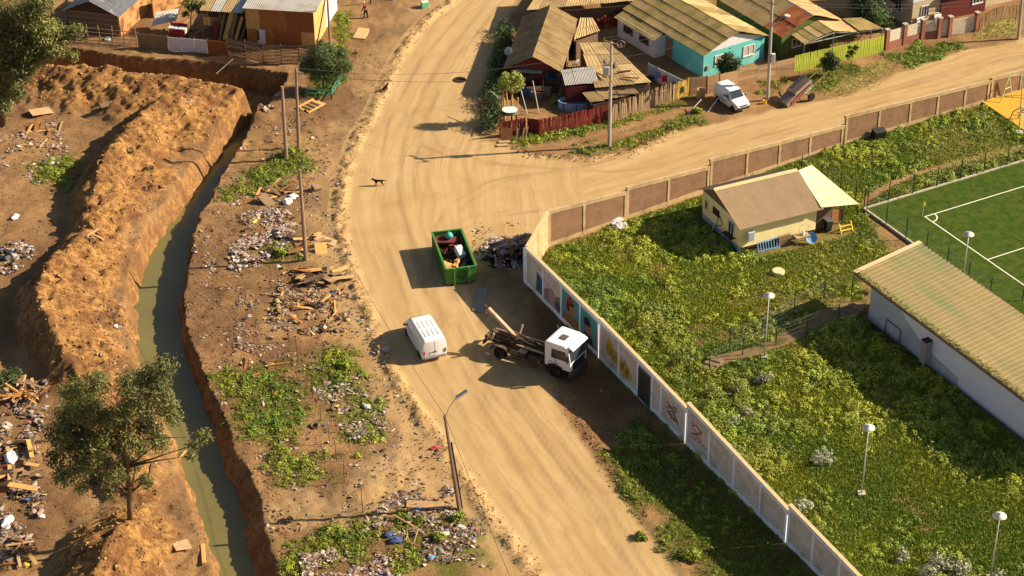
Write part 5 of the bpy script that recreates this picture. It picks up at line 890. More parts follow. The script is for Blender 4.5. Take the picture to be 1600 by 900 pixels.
    if kind == 'panel':
        for k in (-.5, -.17, .17, .5):
            for x0_ in (.55, 1.75): b = MB(); b.box((x0_ + .45, k, H + .004), (.95, .03, .014)); kid(b, 'roof_rib', ribm, t)
    else:
        b = MB(); b.box((L * .30, 0, H + .004), (.02, W * .6, .012)); kid(b, 'roof_seam', ribm, t)
    return t
v0 = (G(661, 562, .3) + G(698.3, 556.7, .3)) / 2; make_van('white panel van with ribbed roof driving along the dirt road', (v0[0], v0[1], gz(v0[0], v0[1])), math.radians(110), 4.9, 1.92, 1.97, 'panel')
f0 = (G(1147, 176, .2) + G(1175, 168.5, .2)) / 2; hd = math.radians(-60); make_van('small white van with black bumper parked by the tan board fence', (f0[0] - 3.55 * math.cos(hd), f0[1] - 3.55 * math.sin(hd), 0), hd, 3.6, 1.62, 1.78, 'small')
# ---- hook loader truck
ra = Vector(G(781, 551, .5)); fa = Vector(G(868, 581, .5)); d = fa - ra; rzT = math.atan2(d.y, d.x); yv = Vector((-math.sin(rzT), math.cos(rzT), 0)); rt = ra + yv * 1.08
tk = thing('hook_loader_truck', 'white cab hook loader truck with raised tan arm beside the mural wall', 'truck', (rt.x, rt.y, gz(rt.x, rt.y)), rzT)
dusty = mat('dusty_dark_steel', (72, 60, 48), .8, .3, 3, rgb2=(120, 96, 68), mix=(.5, .7)); tansteel = mat('tan_painted_steel', (170, 140, 110), .7, .2, 3, rgb2=(150, 112, 80), mix=(.5, .7))
for s in (-1, 1):
    b = MB(); b.box((2.1, s * .42, .92), (7.2, .1, .26)); kid(b, 'chassis_rail', dusty, tk)
    b = MB(); b.box((1.7, s * .45, 1.22), (5.4, .14, .18)); kid(b, 'subframe', dusty, tk)
    wheel(tk, 4.85, s * 1.05, .5, .3); wheel(tk, 0, s * 1.08, .5, .28); wheel(tk, 0, s * .76, .5, .28)
    b = MB(); b.box((2.5, s * 1.12, .72), (3.0, .05, .1)); b.box((2.5, s * 1.12, .48), (3.0, .05, .1)); kid(b, 'side_guard', dusty, tk)
    b = MB(); b.prism([(-.7, .75), (-.62, 1.0), (-.4, 1.14), (.4, 1.14), (.62, 1.0), (.7, .75), (.64, .75), (.56, .96), (.36, 1.08), (-.36, 1.08), (-.56, .96), (-.64, .75)], 'y', s * 1.22 - .02, s * .8); kid(b, 'mudguard', dusty, tk)
b = MB(); b.box((3.0, -.85, .8), (1.1, .5, .55), ch=.06); kid(b, 'fuel_tank', dusty, tk); b = MB(); b.box((1.9, -.85, .82), (.7, .45, .45)); kid(b, 'toolbox', dusty, tk); b = MB(); b.box((1.85, -.75, 1.12), (.6, .5, .08)); kid(b, 'deck_plate', tansteel, tk); b = MB(); b.box((2.6, .8, .8), (1.6, .5, .5), ch=.05); kid(b, 'battery_box', dusty, tk)
b = MB(); b.cyl((-.9, -1.0, .5), (-.9, 1.0, .5), .09); b.box((-1.45, 0, .95), (.15, 2.1, .25)); kid(b, 'rear_beam', dusty, tk); b = MB(); b.cyl((-1.55, -.55, 1.1), (-1.55, .55, 1.1), .14, n=10); kid(b, 'rear_roller', dusty, tk)
for s in (-1, 1): b = MB(); b.box((-1.52, s * .9, .78), (.06, .3, .16)); kid(b, 'tail_light', redl, tk)
def tloc(p): return Matrix.Rotation(-rzT, 3, 'Z') @ (Vector(p) - tk.location)
def ray_plane(px, py, y0_):                                  # where the pixel ray meets the truck's own centre plane
    lo, hi = 0.0, 9.0
    f = lambda z: tloc(G(px, py, z)).y - y0_
    for _ in range(50):
        m_ = (lo + hi) / 2
        if (f(lo) > 0) == (f(m_) > 0): lo = m_
        else: hi = m_
    return tloc(G(px, py, lo))
tip = ray_plane(763, 482, 0.0); tip.z = min(max(tip.z, 2.2), 4.2); piv = Vector((.9, 0, 1.4))
b = MB(); b.bar(piv, tip, .26, .26); kid(b, 'hook_arm', tansteel, tk); dn = (tip - piv).normalized(); b = MB(); b.tube([tip, tip + dn * .3 + Vector((-.05, 0, .02)), tip + Vector((-.35, 0, -.35)), tip + Vector((-.15, 0, -.6)), tip + Vector((.05, 0, -.5))], .07, 6); kid(b, 'hook', dusty, tk)
for s in (-1, 1):
    b = MB(); b.cyl((3.2, s * .28, 1.3), piv.lerp(tip, .25) + Vector((0, s * .2, 0)), .07, .07, 8); kid(b, 'lift_cylinder', dusty, tk); b = MB(); b.bar((-1.3, s * .4, 1.38), (1.6, s * .4, 1.5), .09, .12); kid(b, 'tipping_frame', tansteel if s > 0 else dusty, tk); b = MB(); b.bar((1.2, s * .62, 1.36), (3.5, s * .62, 1.42), .1); kid(b, 'guide_rail', dusty if s > 0 else tansteel, tk)
b = MB(); b.bar((-.9, -.9, 1.2), (-.6, -.9, 1.9), .12); kid(b, 'stabiliser', tansteel, tk); b = MB(); b.bar((.6, .7, 1.3), (.75, .95, 2.1), .12); kid(b, 'upright', tansteel, tk)
for i in range(5): b = MB(); b.tube([(.4 + .5 * i, U(-.3, .3), 1.45), (.8 + .5 * i, U(-.3, .3), 1.6), (1.5 + .45 * i, U(-.3, .3), 1.42)], .035, 5); kid(b, 'hose', blackp, tk)
cabw = mat('truck_cab_white', (224, 222, 218), .4, .03, 1, rgb2=(204, 196, 184), mix=(.5, .8)); c0x, c1x = 3.95, 6.15
prof = [(c0x, .95), (c0x, 2.95), (c0x + .2, 3.02), (c1x - .55, 3.0), (c1x - .22, 2.8), (c1x - .02, 1.75), (c1x, .95), (c1x - .75, .95), (c1x - .85, 1.15), (c1x - 1.35, 1.25), (c1x - 1.8, 1.15), (c1x - 1.9, .95)]
b = MB(); b.prism(prof, 'y', -1.17, 1.17); bo = kid(b, 'cab', cabw, tk); bv = bo.modifiers.new('bevel', 'BEVEL'); bv.width = .06; bv.segments = 2; bv.limit_method = 'ANGLE'; bv.angle_limit = .5; b = MB(); b.box((c1x - .02, 0, .62), (.35, 2.36, .62), ch=.06); kid(b, 'bumper', mat('dark_bumper', (64, 58, 52), .7, .2), tk); b = MB(); b.box((c1x + .01, 0, 1.3), (.05, 1.7, .55)); kid(b, 'grille', blackp, tk)
quadp(tk, [(c1x - .2, 1.04, 2.72), (c1x - .2, -1.04, 2.72), (c1x + .005, -1.1, 1.72), (c1x + .005, 1.1, 1.72)], glass, 'windscreen', .02); b = MB(); b.box((c1x - .05, 0, 2.86), (.45, 2.1, .1), M=Matrix.Rotation(.5, 3, 'Y')); kid(b, 'sun_visor', cabw, tk)
for s in (-1, 1):
    P_ = [(c0x + .55, s * 1.175, 1.75), (c1x - .3, s * 1.175, 1.75), (c1x - .42, s * 1.175, 2.55), (c0x + .6, s * 1.175, 2.55)]; quadp(tk, P_ if s < 0 else P_[::-1], glass, 'side_window', .015); b = MB(); b.box((c1x - .12, s * 1.36, 2.15), (.14, .24, .62), ch=.03); kid(b, 'mirror', blackp, tk); b = MB(); b.bar((c1x - .2, s * 1.16, 2.45), (c1x - .12, s * 1.36, 2.45), .04); kid(b, 'mirror_arm', blackp, tk)
    b = MB(); b.box((c1x + .03, s * .92, .8), (.08, .34, .18), ch=.03); kid(b, 'headlight', clearl, tk); b = MB(); b.box((c0x + .95, s * 1.178, 1.6), (.2, .02, .05)); kid(b, 'door_handle', blackp, tk)
    for k in range(5): b = MB(); b.box((c0x + .45 + .16 * k, s * 1.178, 1.38 - .01 * (k % 2)), (.09, .012, .1)); kid(b, 'door_lettering', blackp, tk)
    b = MB(); b.box((4.85, s * 1.1, 1.1), (1.3, .2, .08)); kid(b, 'wheel_arch', blackp, tk)
b = MB(); b.box((c0x + 1.0, -.1, 3.04), (.55, .62, .05)); kid(b, 'roof_hatch', mat('hatch_brown', (92, 76, 64), .6, .2), tk); b = MB(); b.cyl((c0x - .15, .9, 1.0), (c0x - .15, .9, 3.1), .08, n=8); kid(b, 'exhaust_stack', dusty, tk); b = MB(); b.box((c1x + .03, .25, .62), (.03, .5, .12)); kid(b, 'number_plate', plate, tk)
# ---- green skip container
c0 = G(697, 447); c1 = G(745, 441); u = c1 - c0; Wk = float(np.linalg.norm(u)); rz = math.atan2(u[1], u[0]); sg = mat('green_skip_paint', (66, 120, 44), .6, .2, 2, rgb2=(92, 104, 50), mix=(.55, .75)); sgd = mat('worn_green_skip', (74, 104, 48), .7, .25, 2, rgb2=(104, 80, 54), mix=(.5, .65))
kk = thing('skip_container', 'open green skip container full of rubbish beside the dirt road', 'container', (c0[0], c0[1], 0), rz); Lk, Hk = 5.9, 1.5
b = MB(); b.prism([(.1, .14), (Wk - .1, .14), (Wk, .3), (Wk, Hk), (0, Hk), (0, .3)], 'y', -.03, .05); kid(b, 'front_panel', sg, kk); b = MB(); b.prism([(.1, .14), (Wk - .1, .14), (Wk, .3), (Wk, Hk), (0, Hk), (0, .3)], 'y', Lk - .05, Lk + .03); kid(b, 'rear_panel', sgd, kk)
for x in (.03, Wk - .03):
    b = MB(); b.box((x, Lk / 2, .87), (.06, Lk - .12, 1.3)); kid(b, 'side_panel', sgd if x > 1 else sg, kk)
    for i in range(7): b = MB(); b.box((x + (-.07 if x < 1 else .07), .5 + i * .82, .85), (.08, .09, 1.2)); kid(b, 'side_rib', sg, kk)
    b = MB(); b.box((x, Lk / 2, Hk + .02), (.16, Lk + .1, .1)); kid(b, 'top_rail', sg, kk)
for y in (0, Lk): b = MB(); b.box((Wk / 2, y, Hk + .02), (Wk - .17, .14, .1)); kid(b, 'top_rail', sg, kk)
b = MB(); b.box((Wk / 2, Lk / 2, .2), (Wk - .14, Lk - .12, .1)); kid(b, 'floor', dusty, kk)
for x in (Wk / 2 - .55, Wk / 2 + .62): b = MB(); b.box((x, -.09, .8), (.1, .12, 1.5)); kid(b, 'front_rib', mat('green_rib', (96, 138, 58), .6, .15), kk)
for x in (.45, Wk - .45): b = MB(); b.box((x, Lk / 2, .08), (.14, Lk, .16)); kid(b, 'skid', dusty, kk)
b = MB(); M = Matrix.Rotation(math.pi / 2, 3, 'X')
for r0_, r1_ in ((.34, .4), (.2, .24)):
    n_ = 24; vs = [(Wk / 2 + .02 + r * math.cos(2 * math.pi * i / n_), -.036, .92 + r * math.sin(2 * math.pi * i / n_)) for i in range(n_) for r in (r0_, r1_)]; b.add(vs, [(2 * i, 2 * i + 1, (2 * i + 3) % (2 * n_), (2 * i + 2) % (2 * n_)) for i in range(n_)])
for i in range(8): a_ = i * math.pi / 4; b.add([(Wk / 2 + .02 + r * math.cos(a_ + o), -.036, .92 + r * math.sin(a_ + o)) for r, o in ((.26, -.12), (.33, 0), (.26, .12))], [(0, 1, 2)])
b.box((Wk / 2 - .05, -.036, .98), (.05, .006, .07)); b.box((Wk / 2 + .09, -.036, .98), (.05, .006, .07)); b.box((Wk / 2 + .02, -.036, .84), (.16, .006, .04)); kid(b, 'emblem', mat('black_stencil', (26, 30, 22), .8, .1), kk)
def in_skip(mb, nm, m, x, y, z, label, cat, rot=(0, 0, 0), smooth=False):
    o = mb.build(nm, m, None, smooth); o.location = kk.matrix_world @ Vector((x, y, z)) if False else Vector(kk.location) + Matrix.Rotation(rz, 3, 'Z') @ Vector((x, y, z)); o.rotation_euler = (rot[0], rot[1], rz + rot[2]); return tag(o, label, cat)
jn = mat('junk_dark', (46, 38, 32), .9, .4, 4, rgb2=(92, 74, 56), mix=(.5, .7)); b = MB()
for i in range(60): b.box((U(.2, Wk - .2), U(.2, Lk - .2), U(.35, .75)), (U(.15, .5), U(.15, .5), U(.1, .3)), M=Matrix.Rotation(U(0, 6), 3, 'Z') @ Matrix.Rotation(U(-.6, .6), 3, 'X'))
o = b.build('mixed_rubbish', jn); o.location = kk.location; o.rotation_euler = (0, 0, rz); tag(o, 'mixed dark rubbish filling the green skip container', 'rubbish', kind='stuff')
b = MB(); b.box((0, 0, 0), (1.9, .75, .3), ch=.06); in_skip(b, 'sofa', mat('maroon_fabric', (104, 50, 52), .9, .2), 1.05, 5.0, 1.15, 'maroon upholstered base lying across the far end of the green skip', 'furniture', (.25, .1, -.1))
b = MB(); b.blob((0, 0, 0), (.32, .28, .3), .12); in_skip(b, 'rubbish_bag', mat('teal_bag', (64, 168, 152), .5, .1), 1.25, 5.0, 1.6, 'teal plastic bag on the maroon base in the skip', 'bag', smooth=True)
b = MB(); b.box((0, 0, 0), (.62, 1.15, .5), ch=.04); b.box((.05, .15, .27), (.5, .02, .02)); o = in_skip(b, 'fridge', carw, 1.75, 3.1, 1.1, 'white fridge lying on its back in the green skip', 'fridge', (.25, .1, .2)); b = MB(); b.box((0, .12, .262), (.56, .015, .012)); kid(b, 'door_seam', ribm, o); b = MB(); b.box((.22, -.2, .28), (.04, .22, .05)); kid(b, 'handle', ribm, o)
redf = mat('red_steel_tube', (158, 44, 36), .5, .2)
for i in range(2):
    t = MB(); 
    for q in (-.22, .22): t.tube([(q, -.22, .0), (q, -.2, .45), (q, .22, .46), (q, .25, .9)], .025, 5); t.tube([(q, .22, .46), (q, .24, 0)], .025, 5)
    t.tube([(-.22, .25, .88), (.22, .25, .88)], .025, 5); t.tube([(-.22, -.2, .45), (.22, -.2, .45)], .025, 5)
    o = in_skip(t, 'chair_frame', redf, .75 + .45 * i, 3.9 - .5 * i, .75, 'bent red tubular chair frame in the green skip', 'chair', (.8, .3, .5 + i)); o['group'] = 'red chair frames in the skip'
card = mat('cardboard', (196, 142, 86), .95, .2, 3)
for i, (x, y, s_) in enumerate(((.5, 1.3, .5), (.95, 1.0, .45), (.4, .7, .4), (1.2, 1.55, .4))): b = MB(); b.box((0, 0, 0), (s_, s_ * .8, s_ * .6)); b.slab([(s_ / 2, -s_ * .4, s_ * .3), (s_ / 2, s_ * .4, s_ * .3), (s_ * .9, s_ * .4, s_ * .42), (s_ * .9, -s_ * .4, s_ * .42)], .01); o = in_skip(b, 'cardboard_box', card, x, y, 1.05 + .05 * i, 'crushed cardboard box in the near end of the green skip', 'box', (U(-.4, .4), U(-.4, .4), U(0, 3))); o['group'] = 'cardboard boxes in the skip'
for i, (x, y) in enumerate(((1.7, 1.1), (2.0, 1.7), (1.6, .6))): b = MB(); b.blob((0, 0, 0), (.35, .32, .24), .14); o = in_skip(b, 'rubbish_bag', blackp, x, y, .95, 'black rubbish bag in the near end of the green skip', 'bag', smooth=True); o['group'] = 'black bags in the skip'
# corrugated sheet lying on the road
P_ = [T(745, 464), T(762, 449), T(754, 491), T(739, 487)]; P_ = [T(746, 452), T(762.5, 449), T(754.5, 491), T(738.5, 486)]; o = MB(); q0 = P_[0]; o.corr(*[p - q0 + Vector((0, 0, .08)) for p in P_], .11, .02); o = o.build('corrugated_sheet', mat('grey_sheet', (132, 126, 116), .6, .15, 2)); o.location = q0; tag(o, 'grey corrugated sheet lying on the road behind the green skip', 'metal sheet')
# ================================================================== people and dogs
skin = mat('skin_tone', (150, 108, 82), .7, .06); blackc = mat('black_clothing', (24, 24, 28), .9, .15, 6); hairb = mat('dark_hair', (28, 22, 20), .8, .1); maroonc = mat('maroon_checked_shirt', (112, 38, 48), .9, .25, 9); darkt = mat('dark_trousers', (36, 34, 40), .9, .15, 6); hairg = mat('grey_hair', (190, 186, 180), .8, .1); shoew = mat('white_shoes', (204, 202, 198), .7, .06); shoeb = mat('black_shoes', (24, 22, 22), .6, .1)
def skinmesh(nm, nodes, edges, root, m, t, sub=1):
    ks = list(nodes); me = bpy.data.meshes.new(nm); me.from_pydata([nodes[k][0] for k in ks], [(ks.index(a), ks.index(c)) for a, c in edges], []); o = link(nm, me, t)
    sk_ = o.modifiers.new('skin', 'SKIN'); sk_.use_smooth_shade = True
    lay = me.skin_vertices[0].data
    for i, k in enumerate(ks): r = nodes[k][1]; lay[i].radius = (r, r) if not isinstance(r, tuple) else r; lay[i].use_root = (k == root)
    sb = o.modifiers.new('sub', 'SUBSURF'); sb.levels = sub; sb.render_levels = sub; me.materials.append(m); return o
def person(label, loc, rz, bend, lh, rh, shirt, trous, hair, shoe, h=1.72, stride=.12, look=(0, 0)):
    """bend = forward lean (rad); lh, rh = hand targets in local coords (x right, y forward)"""
    t = thing('person', label, 'person', loc, rz); s = h / 1.72; hip = .9 * s; sb_, cb_ = math.sin(bend), math.cos(bend)
    up = lambda d, x=0.0, y=0.0: (x, y + sb_ * d, hip + cb_ * d)
    N = {'pel': (up(0), (.12, .1)), 'sp': (up(.2 * s), (.125, .1)), 'ch': (up(.42 * s), (.15, .11)), 'nk': (up(.56 * s), .055), 'hd0': (up(.62 * s, look[0] * .3, look[1] * .3 + .01), .075), 'hd1': (up(.72 * s, look[0] * .6, .03 + look[1] * .6), .095), 'hd2': (up(.80 * s, look[0], .02 + look[1]), .07)}
    E = [('pel', 'sp'), ('sp', 'ch'), ('ch', 'nk'), ('nk', 'hd0'), ('hd0', 'hd1'), ('hd1', 'hd2')]
    Nt, Et, Ns, Es = {'pel': (up(.02), (.15, .13))}, [], {'pel': (up(-.02), (.15, .12)), 'sp': (up(.2 * s), (.15, .12)), 'ch': (up(.42 * s), (.18, .13)), 'nk': (up(.54 * s), .08)}, [('pel', 'sp'), ('sp', 'ch'), ('ch', 'nk')]
    for q, sg_, hand in (('l', -1, lh), ('r', 1, rh)):
        shp = Vector(up(.47 * s, sg_ * .18)); hd = Vector(hand); mid = (shp + hd) / 2; dl = (hd - shp).length; off = math.sqrt(max(.0, (.3 * s) ** 2 - (dl / 2) ** 2)); elb = mid + Vector((sg_ * .35, -.6, -.3)).normalized() * off
        N['s' + q] = (tuple(shp), .06); N['e' + q] = (tuple(elb), .042); N['w' + q] = (tuple(hd - (hd - elb).normalized() * .05), .03); N['p' + q] = (tuple(hd), (.035, .02)); E += [('ch', 's' + q), ('s' + q, 'e' + q), ('e' + q, 'w' + q), ('w' + q, 'p' + q)]
        dh = (hd - elb).normalized(); sd = dh.cross(Vector((0, 0, 1))); sd = sd.normalized() if sd.length > .05 else Vector((1, 0, 0))
        for fi, (o_, L_) in enumerate(((-.03, .075), (-.01, .085), (.01, .08), (.03, .065))):
            k = 'f%s%d' % (q, fi); a_ = hd + dh * .04 + sd * o_; N[k + 'a'] = (tuple(a_), .009); N[k + 'b'] = (tuple(a_ + dh * L_ * .6 + Vector((0, 0, -.01))), .008); N[k + 'c'] = (tuple(a_ + dh * L_ + Vector((0, 0, -.03))), .007); E += [('p' + q, k + 'a'), (k + 'a', k + 'b'), (k + 'b', k + 'c')]
        N['t' + q] = (tuple(hd + sd * .05 + dh * .02), .01); E.append(('p' + q, 't' + q))
        kn = (sg_ * .11, (stride if q == 'l' else -stride) * .7 + .04, .48 * s); ak = (sg_ * .12, (stride if q == 'l' else -stride), .09); N['h' + q] = (up(-.06, sg_ * .09), .1); N['k' + q] = (kn, .06); N['a' + q] = (ak, .042); N['b' + q] = ((ak[0], ak[1] + .16, .04), .036); E += [('pel', 'h' + q), ('h' + q, 'k' + q), ('k' + q, 'a' + q), ('a' + q, 'b' + q)]
        Nt['h' + q] = (up(-.06, sg_ * .09), .12); Nt['k' + q] = (kn, .085); Nt['a' + q] = ((ak[0], ak[1], .1), .075); Et += [('pel', 'h' + q), ('h' + q, 'k' + q), ('k' + q, 'a' + q)]
        Ns['s' + q] = (tuple(shp), .085); Ns['e' + q] = (tuple(elb), .062); Ns['w' + q] = (tuple(hd - dh * .06), .048); Es += [('ch', 's' + q), ('s' + q, 'e' + q), ('e' + q, 'w' + q)]
        b = MB(); b.box((ak[0], ak[1] + .07, .05), (.1, .27, .09), ch=.03); kid(b, 'shoe', shoe, t)
    skinmesh('body', N, E, 'pel', skin, t); skinmesh('shirt', Ns, Es, 'pel', shirt, t); skinmesh('trousers', Nt, Et, 'pel', trous, t)
    hp = Vector(N['hd1'][0]); hv = (Vector(N['hd2'][0]) - Vector(N['hd0'][0])).normalized(); b = MB(); b.blob(hp + hv * .055 + Vector((0, -.02, 0)), (.112, .118, .09), .05, 2); kid(b, 'hair', hair, t, True)
    for q in (-1, 1): b = MB(); b.blob(hp + Vector((q * .038, .1, .01)), (.012, .01, .01), 0, 1); kid(b, 'eye', blackp, t); b = MB(); b.blob(hp + Vector((q * .1, 0, 0)), (.018, .03, .035), .05, 1); kid(b, 'ear', skin, t)
    b = MB(); b.blob(hp + Vector((0, .105, -.02)), (.016, .024, .024), .05, 1); kid(b, 'nose', skin, t); b = MB(); b.blob(hp + Vector((0, .095, -.055)), (.03, .012, .009), 0, 1); kid(b, 'mouth', maroonc, t)
    return t
pz = lambda x, y: T(x, y)
person('person in black with white shoes standing at the rubbish heap by the wall corner', pz(794, 421), math.radians(20), .25, (-.22, .38, .85), (.24, .4, .8), blackc, blackc, hairb, shoew, 1.82, .05, (0, .02))
person('person in black bending over the rubbish at the edge nearest the green skip', pz(769, 417), math.radians(-20), .75, (-.15, .62, .55), (.2, .6, .5), blackc, blackc, hairb, shoeb, 1.75, .1, (0, .05))
person('person in black stooping beside the corner post of the whitewashed wall', pz(813, 413), math.radians(50), .8, (-.2, .65, .55), (.15, .6, .45), blackc, blackc, hairb, shoew, 1.75, .1, (0, .05))
old = person('person in a maroon checked shirt walking with a stick', pz(572, 28), math.radians(70), .18, (-.3, .3, .82), (.26, .05, .78), maroonc, darkt, hairg, shoeb, 1.72, .16, (0, .01))
q = old.location + Matrix.Rotation(math.radians(70), 3, 'Z') @ Vector((-.3, .33, .84)); b = MB(); b.cyl((0, 0, 0), (-.12, .06, -.83), .016, .013, 6); b.tube([(0, 0, 0), (.02, -.02, .06), (.08, -.05, .07)], .016, 6); o = b.build('walking_stick', darkwood); o.location = q; tag(o, 'thin walking stick held by the person in maroon', 'walking stick')
def dog(label, loc, rz, coat, legc, sit=False, s=1.0):
    t = thing('dog', label, 'dog', loc, rz); S = lambda x, y, z: (x * s, y * s, z * s)
    if not sit:
        N = {'hip': (S(-.3, 0, .5), .1), 'mid': (S(0, 0, .49), .105), 'ch': (S(.27, 0, .49), .13), 'nk': (S(.42, 0, .6), .085), 'hd': (S(.55, 0, .68), .08), 'mz': (S(.7, 0, .63), .04), 't1': (S(-.42, 0, .54), .035), 't2': (S(-.62, .03, .5), .025), 't3': (S(-.74, .05, .56), .018)}
        E = [('hip', 'mid'), ('mid', 'ch'), ('ch', 'nk'), ('nk', 'hd'), ('hd', 'mz'), ('hip', 't1'), ('t1', 't2'), ('t2', 't3')]; LG = []
        for q, sy, fx, bx in (('l', .09, .1, -.08), ('r', -.09, -.1, .1)):
            N.update({'fs' + q: (S(.26, sy, .4), .06), 'fe' + q: (S(.24 + fx * .4, sy, .24), .035), 'fw' + q: (S(.27 + fx, sy, .08), .025), 'fp' + q: (S(.32 + fx, sy, .025), .028), 'bk' + q: (S(-.22 + bx * .3, sy, .34), .06), 'bh' + q: (S(-.38 + bx * .6, sy, .2), .03), 'bw' + q: (S(-.34 + bx, sy, .06), .024), 'bp' + q: (S(-.28 + bx, sy, .025), .028)})
            E += [('ch', 'fs' + q), ('fs' + q, 'fe' + q), ('fe' + q, 'fw' + q), ('fw' + q, 'fp' + q), ('hip', 'bk' + q), ('bk' + q, 'bh' + q), ('bh' + q, 'bw' + q), ('bw' + q, 'bp' + q)]
    else:
        N = {'hip': (S(-.18, 0, .16), .13), 'mid': (S(0, 0, .34), .12), 'ch': (S(.14, 0, .5), .125), 'nk': (S(.22, 0, .66), .08), 'hd': (S(.29, 0, .78), .08), 'mz': (S(.43, 0, .74), .04), 't1': (S(-.36, 0, .06), .03), 't2': (S(-.58, .06, .04), .02)}; E = [('hip', 'mid'), ('mid', 'ch'), ('ch', 'nk'), ('nk', 'hd'), ('hd', 'mz'), ('hip', 't1'), ('t1', 't2')]
        for q, sy in (('l', .09), ('r', -.09)):
            N.update({'fs' + q: (S(.18, sy, .4), .05), 'fw' + q: (S(.2, sy, .1), .026), 'fp' + q: (S(.26, sy, .025), .028), 'bk' + q: (S(.08, sy * 1.7, .2), .06), 'bh' + q: (S(-.1, sy * 1.7, .05), .035), 'bp' + q: (S(.08, sy * 1.7, .025), .03)}); E += [('ch', 'fs' + q), ('fs' + q, 'fw' + q), ('fw' + q, 'fp' + q), ('hip', 'bk' + q), ('bk' + q, 'bh' + q), ('bh' + q, 'bp' + q)]
    skinmesh('body', N, E, 'hip', coat, t); hd = Vector(N['hd'][0])
    for q in (-1, 1): b = MB(); b.add([hd + Vector(S(-.03, q * .04, .05)), hd + Vector(S(.03, q * .06, .05)), hd + Vector(S(-.02, q * .085, .12)), hd + Vector(S(-.05, q * .05, .06))], [(0, 1, 2), (1, 3, 2), (0, 2, 3), (0, 3, 1)]); kid(b, 'ear', coat, t)
    return t
dog('black dog walking across the dirt road', T(592, 290), math.radians(178), mat('black_fur', (26, 22, 22), .9, .2, 8), None, False, .95); dog('brown dog sitting at the edge of the dirt road', T(602, 141), math.radians(-15), mat('brown_fur', (84, 58, 42), .9, .2, 8), None, True, .95)
# ================================================================== street things
gb = mat('pale_green_block', (130, 192, 150), .8, .1)
for px, lb in (((664, 11), 'pale green painted concrete cube alone on the bare earth'), ((618, -1), 'second pale green cube nearer the person with the stick')):
    t = thing('concrete_cube', lb, 'block', T(*px), math.radians(20)); b = MB(); b.box((0, 0, .27), (.75, .6, .62), ch=.03); kid(b, 'block', gb, t); b = MB(); b.box((0, 0, .605), (.7, .55, .05)); kid(b, 'top', mat('pale_green_top', (196, 214, 178), .8, .1), t)
p = T(579, 6); b = MB(); b.cyl((0, 0, -.2), (.02, 0, 1.8), .08, .07, 7); o = b.build('timber_post', darkwood); o.location = p; tag(o, 'dark stub of timber post behind the person with the stick', 'post')
b = MB(); P_ = [T(551, 60), T(570, 62), T(577, 46), T(560, 44)]; q = P_[0]; b.slab([p - q + Vector((0, 0, .1)) for p in P_], .18); o = b.build('concrete_slab', mat('dusty_concrete', (190, 160, 112), .95, .12)); o.location = q; tag(o, 'flat concrete slab lying on bare earth near the pine tree', 'slab')
p = T(718, 125); b = MB(); b.lathe([(.0, .02), (.36, .03), (.4, .045), (.62, .05), (.66, .0)], n=18); o = b.build('manhole', mat('dark_manhole', (58, 44, 34), .9, .2)); o.location = p; tag(o, 'dark round manhole in the dirt road', 'manhole')
t = thing('wood_pallet_stack', 'stack of pale timber beams beside the green rail', 'timber', T(485, 167), math.radians(52))
for i in range(7): b = MB(); b.box((U(-.15, .15), -.75 + .25 * i, .1), (2.3 - .15 * (i % 3), .13, .14)); kid(b, 'beam', ply, t)
for i in range(3): b = MB(); b.box((-.6 + .55 * i, -.2, .23), (.2, 1.1, .08), U(-.1, .1)); kid(b, 'crosspiece', timber, t)
# wooden cart with boxes
p = T(1248, 156); ct = thing('handcart', 'tilted wooden handcart on two wheels carrying grey crates beside the concrete pole', 'cart', p, math.radians(35))
cg = mat('grey_crate_wood', (128, 108, 96), .9, .25, 3); bx = lambda c, d, a, m, nm: kid(MB().box(c, d, M=Matrix.Rotation(a, 3, 'Y')), nm, m, ct)
A_ = math.radians(-27)
bx((-.4, 0, .75), (3.0, 1.3, .1), A_, darkwood, 'bed'); bx((-.35, -.68, .95), (2.6, .06, .4), A_, mat('red_brown_board', (128, 74, 60), .9, .2), 'side_board'); bx((-.35, .68, .95), (2.6, .06, .4), A_, darkwood, 'side_board')
bx((-.05, 0, 1.4), (2.1, 1.15, .6), A_, cg, 'crate'); bx((-1.5, -.1, .5), (1.2, 1.1, .55), A_, cg, 'crate')
for i in range(4): bx((-.6 + .42 * i, .28, 1.44 + .42 * i * .51), (.34, .4, .06), A_, mat('crate_window', (92, 86, 84), .7, .2), 'crate_panel')
bx((-.05, -.6, 1.52), (2.1, .04, .08), A_, mat('pale_edge', (176, 160, 140), .8, .2), 'crate_edge')
for i, c in enumerate(((118, 156, 176), (136, 176, 128), (176, 168, 150), (110, 148, 170))): bx((.05 + .28 * i, -.73, 1.0 + .145 * i), (.24, .02, .24), A_, mat('cart_paint_%d' % i, c, .8, .15), 'painted_panel')
for s in (-1, 1): bx((2.0, s * .5, 1.75), (2.4, .09, .09), A_, timber, 'handle'); wheel(ct, .75, s * .85, .42, .16)
b = MB(); b.cyl((.75, -.85, .42), (.75, .85, .42), .04); kid(b, 'axle', dusty, ct)
p = T(1094, 153); b = MB(); b.lathe([(.0, 0), (.42, 0), (.42, .02), (.4, .3), (.42, .32), (.4, .62), (.42, .64), (.42, .92), (.38, .9), (.36, .1), (0, .1)], n=18); o = b.build('oil_drum', mat('rusted_drum', (176, 146, 118), .8, .2, 2, rgb2=(120, 80, 58), mix=(.5, .7))); o.location = p; o.rotation_euler = (.12, .1, 0); tag(o, 'open rusted drum beside the tan board fence', 'drum')
def lean_pole(a, za, c, zc, r, m, label, nm='leaning_pole'):
    a = Vector(G(a[0], a[1], za)); c = Vector(G(c[0], c[1], zc)); b = MB(); b.cyl((0, 0, 0), c - a, r, r * .8, 6); o = b.build(nm, m); o.location = a; tag(o, label, 'pole')
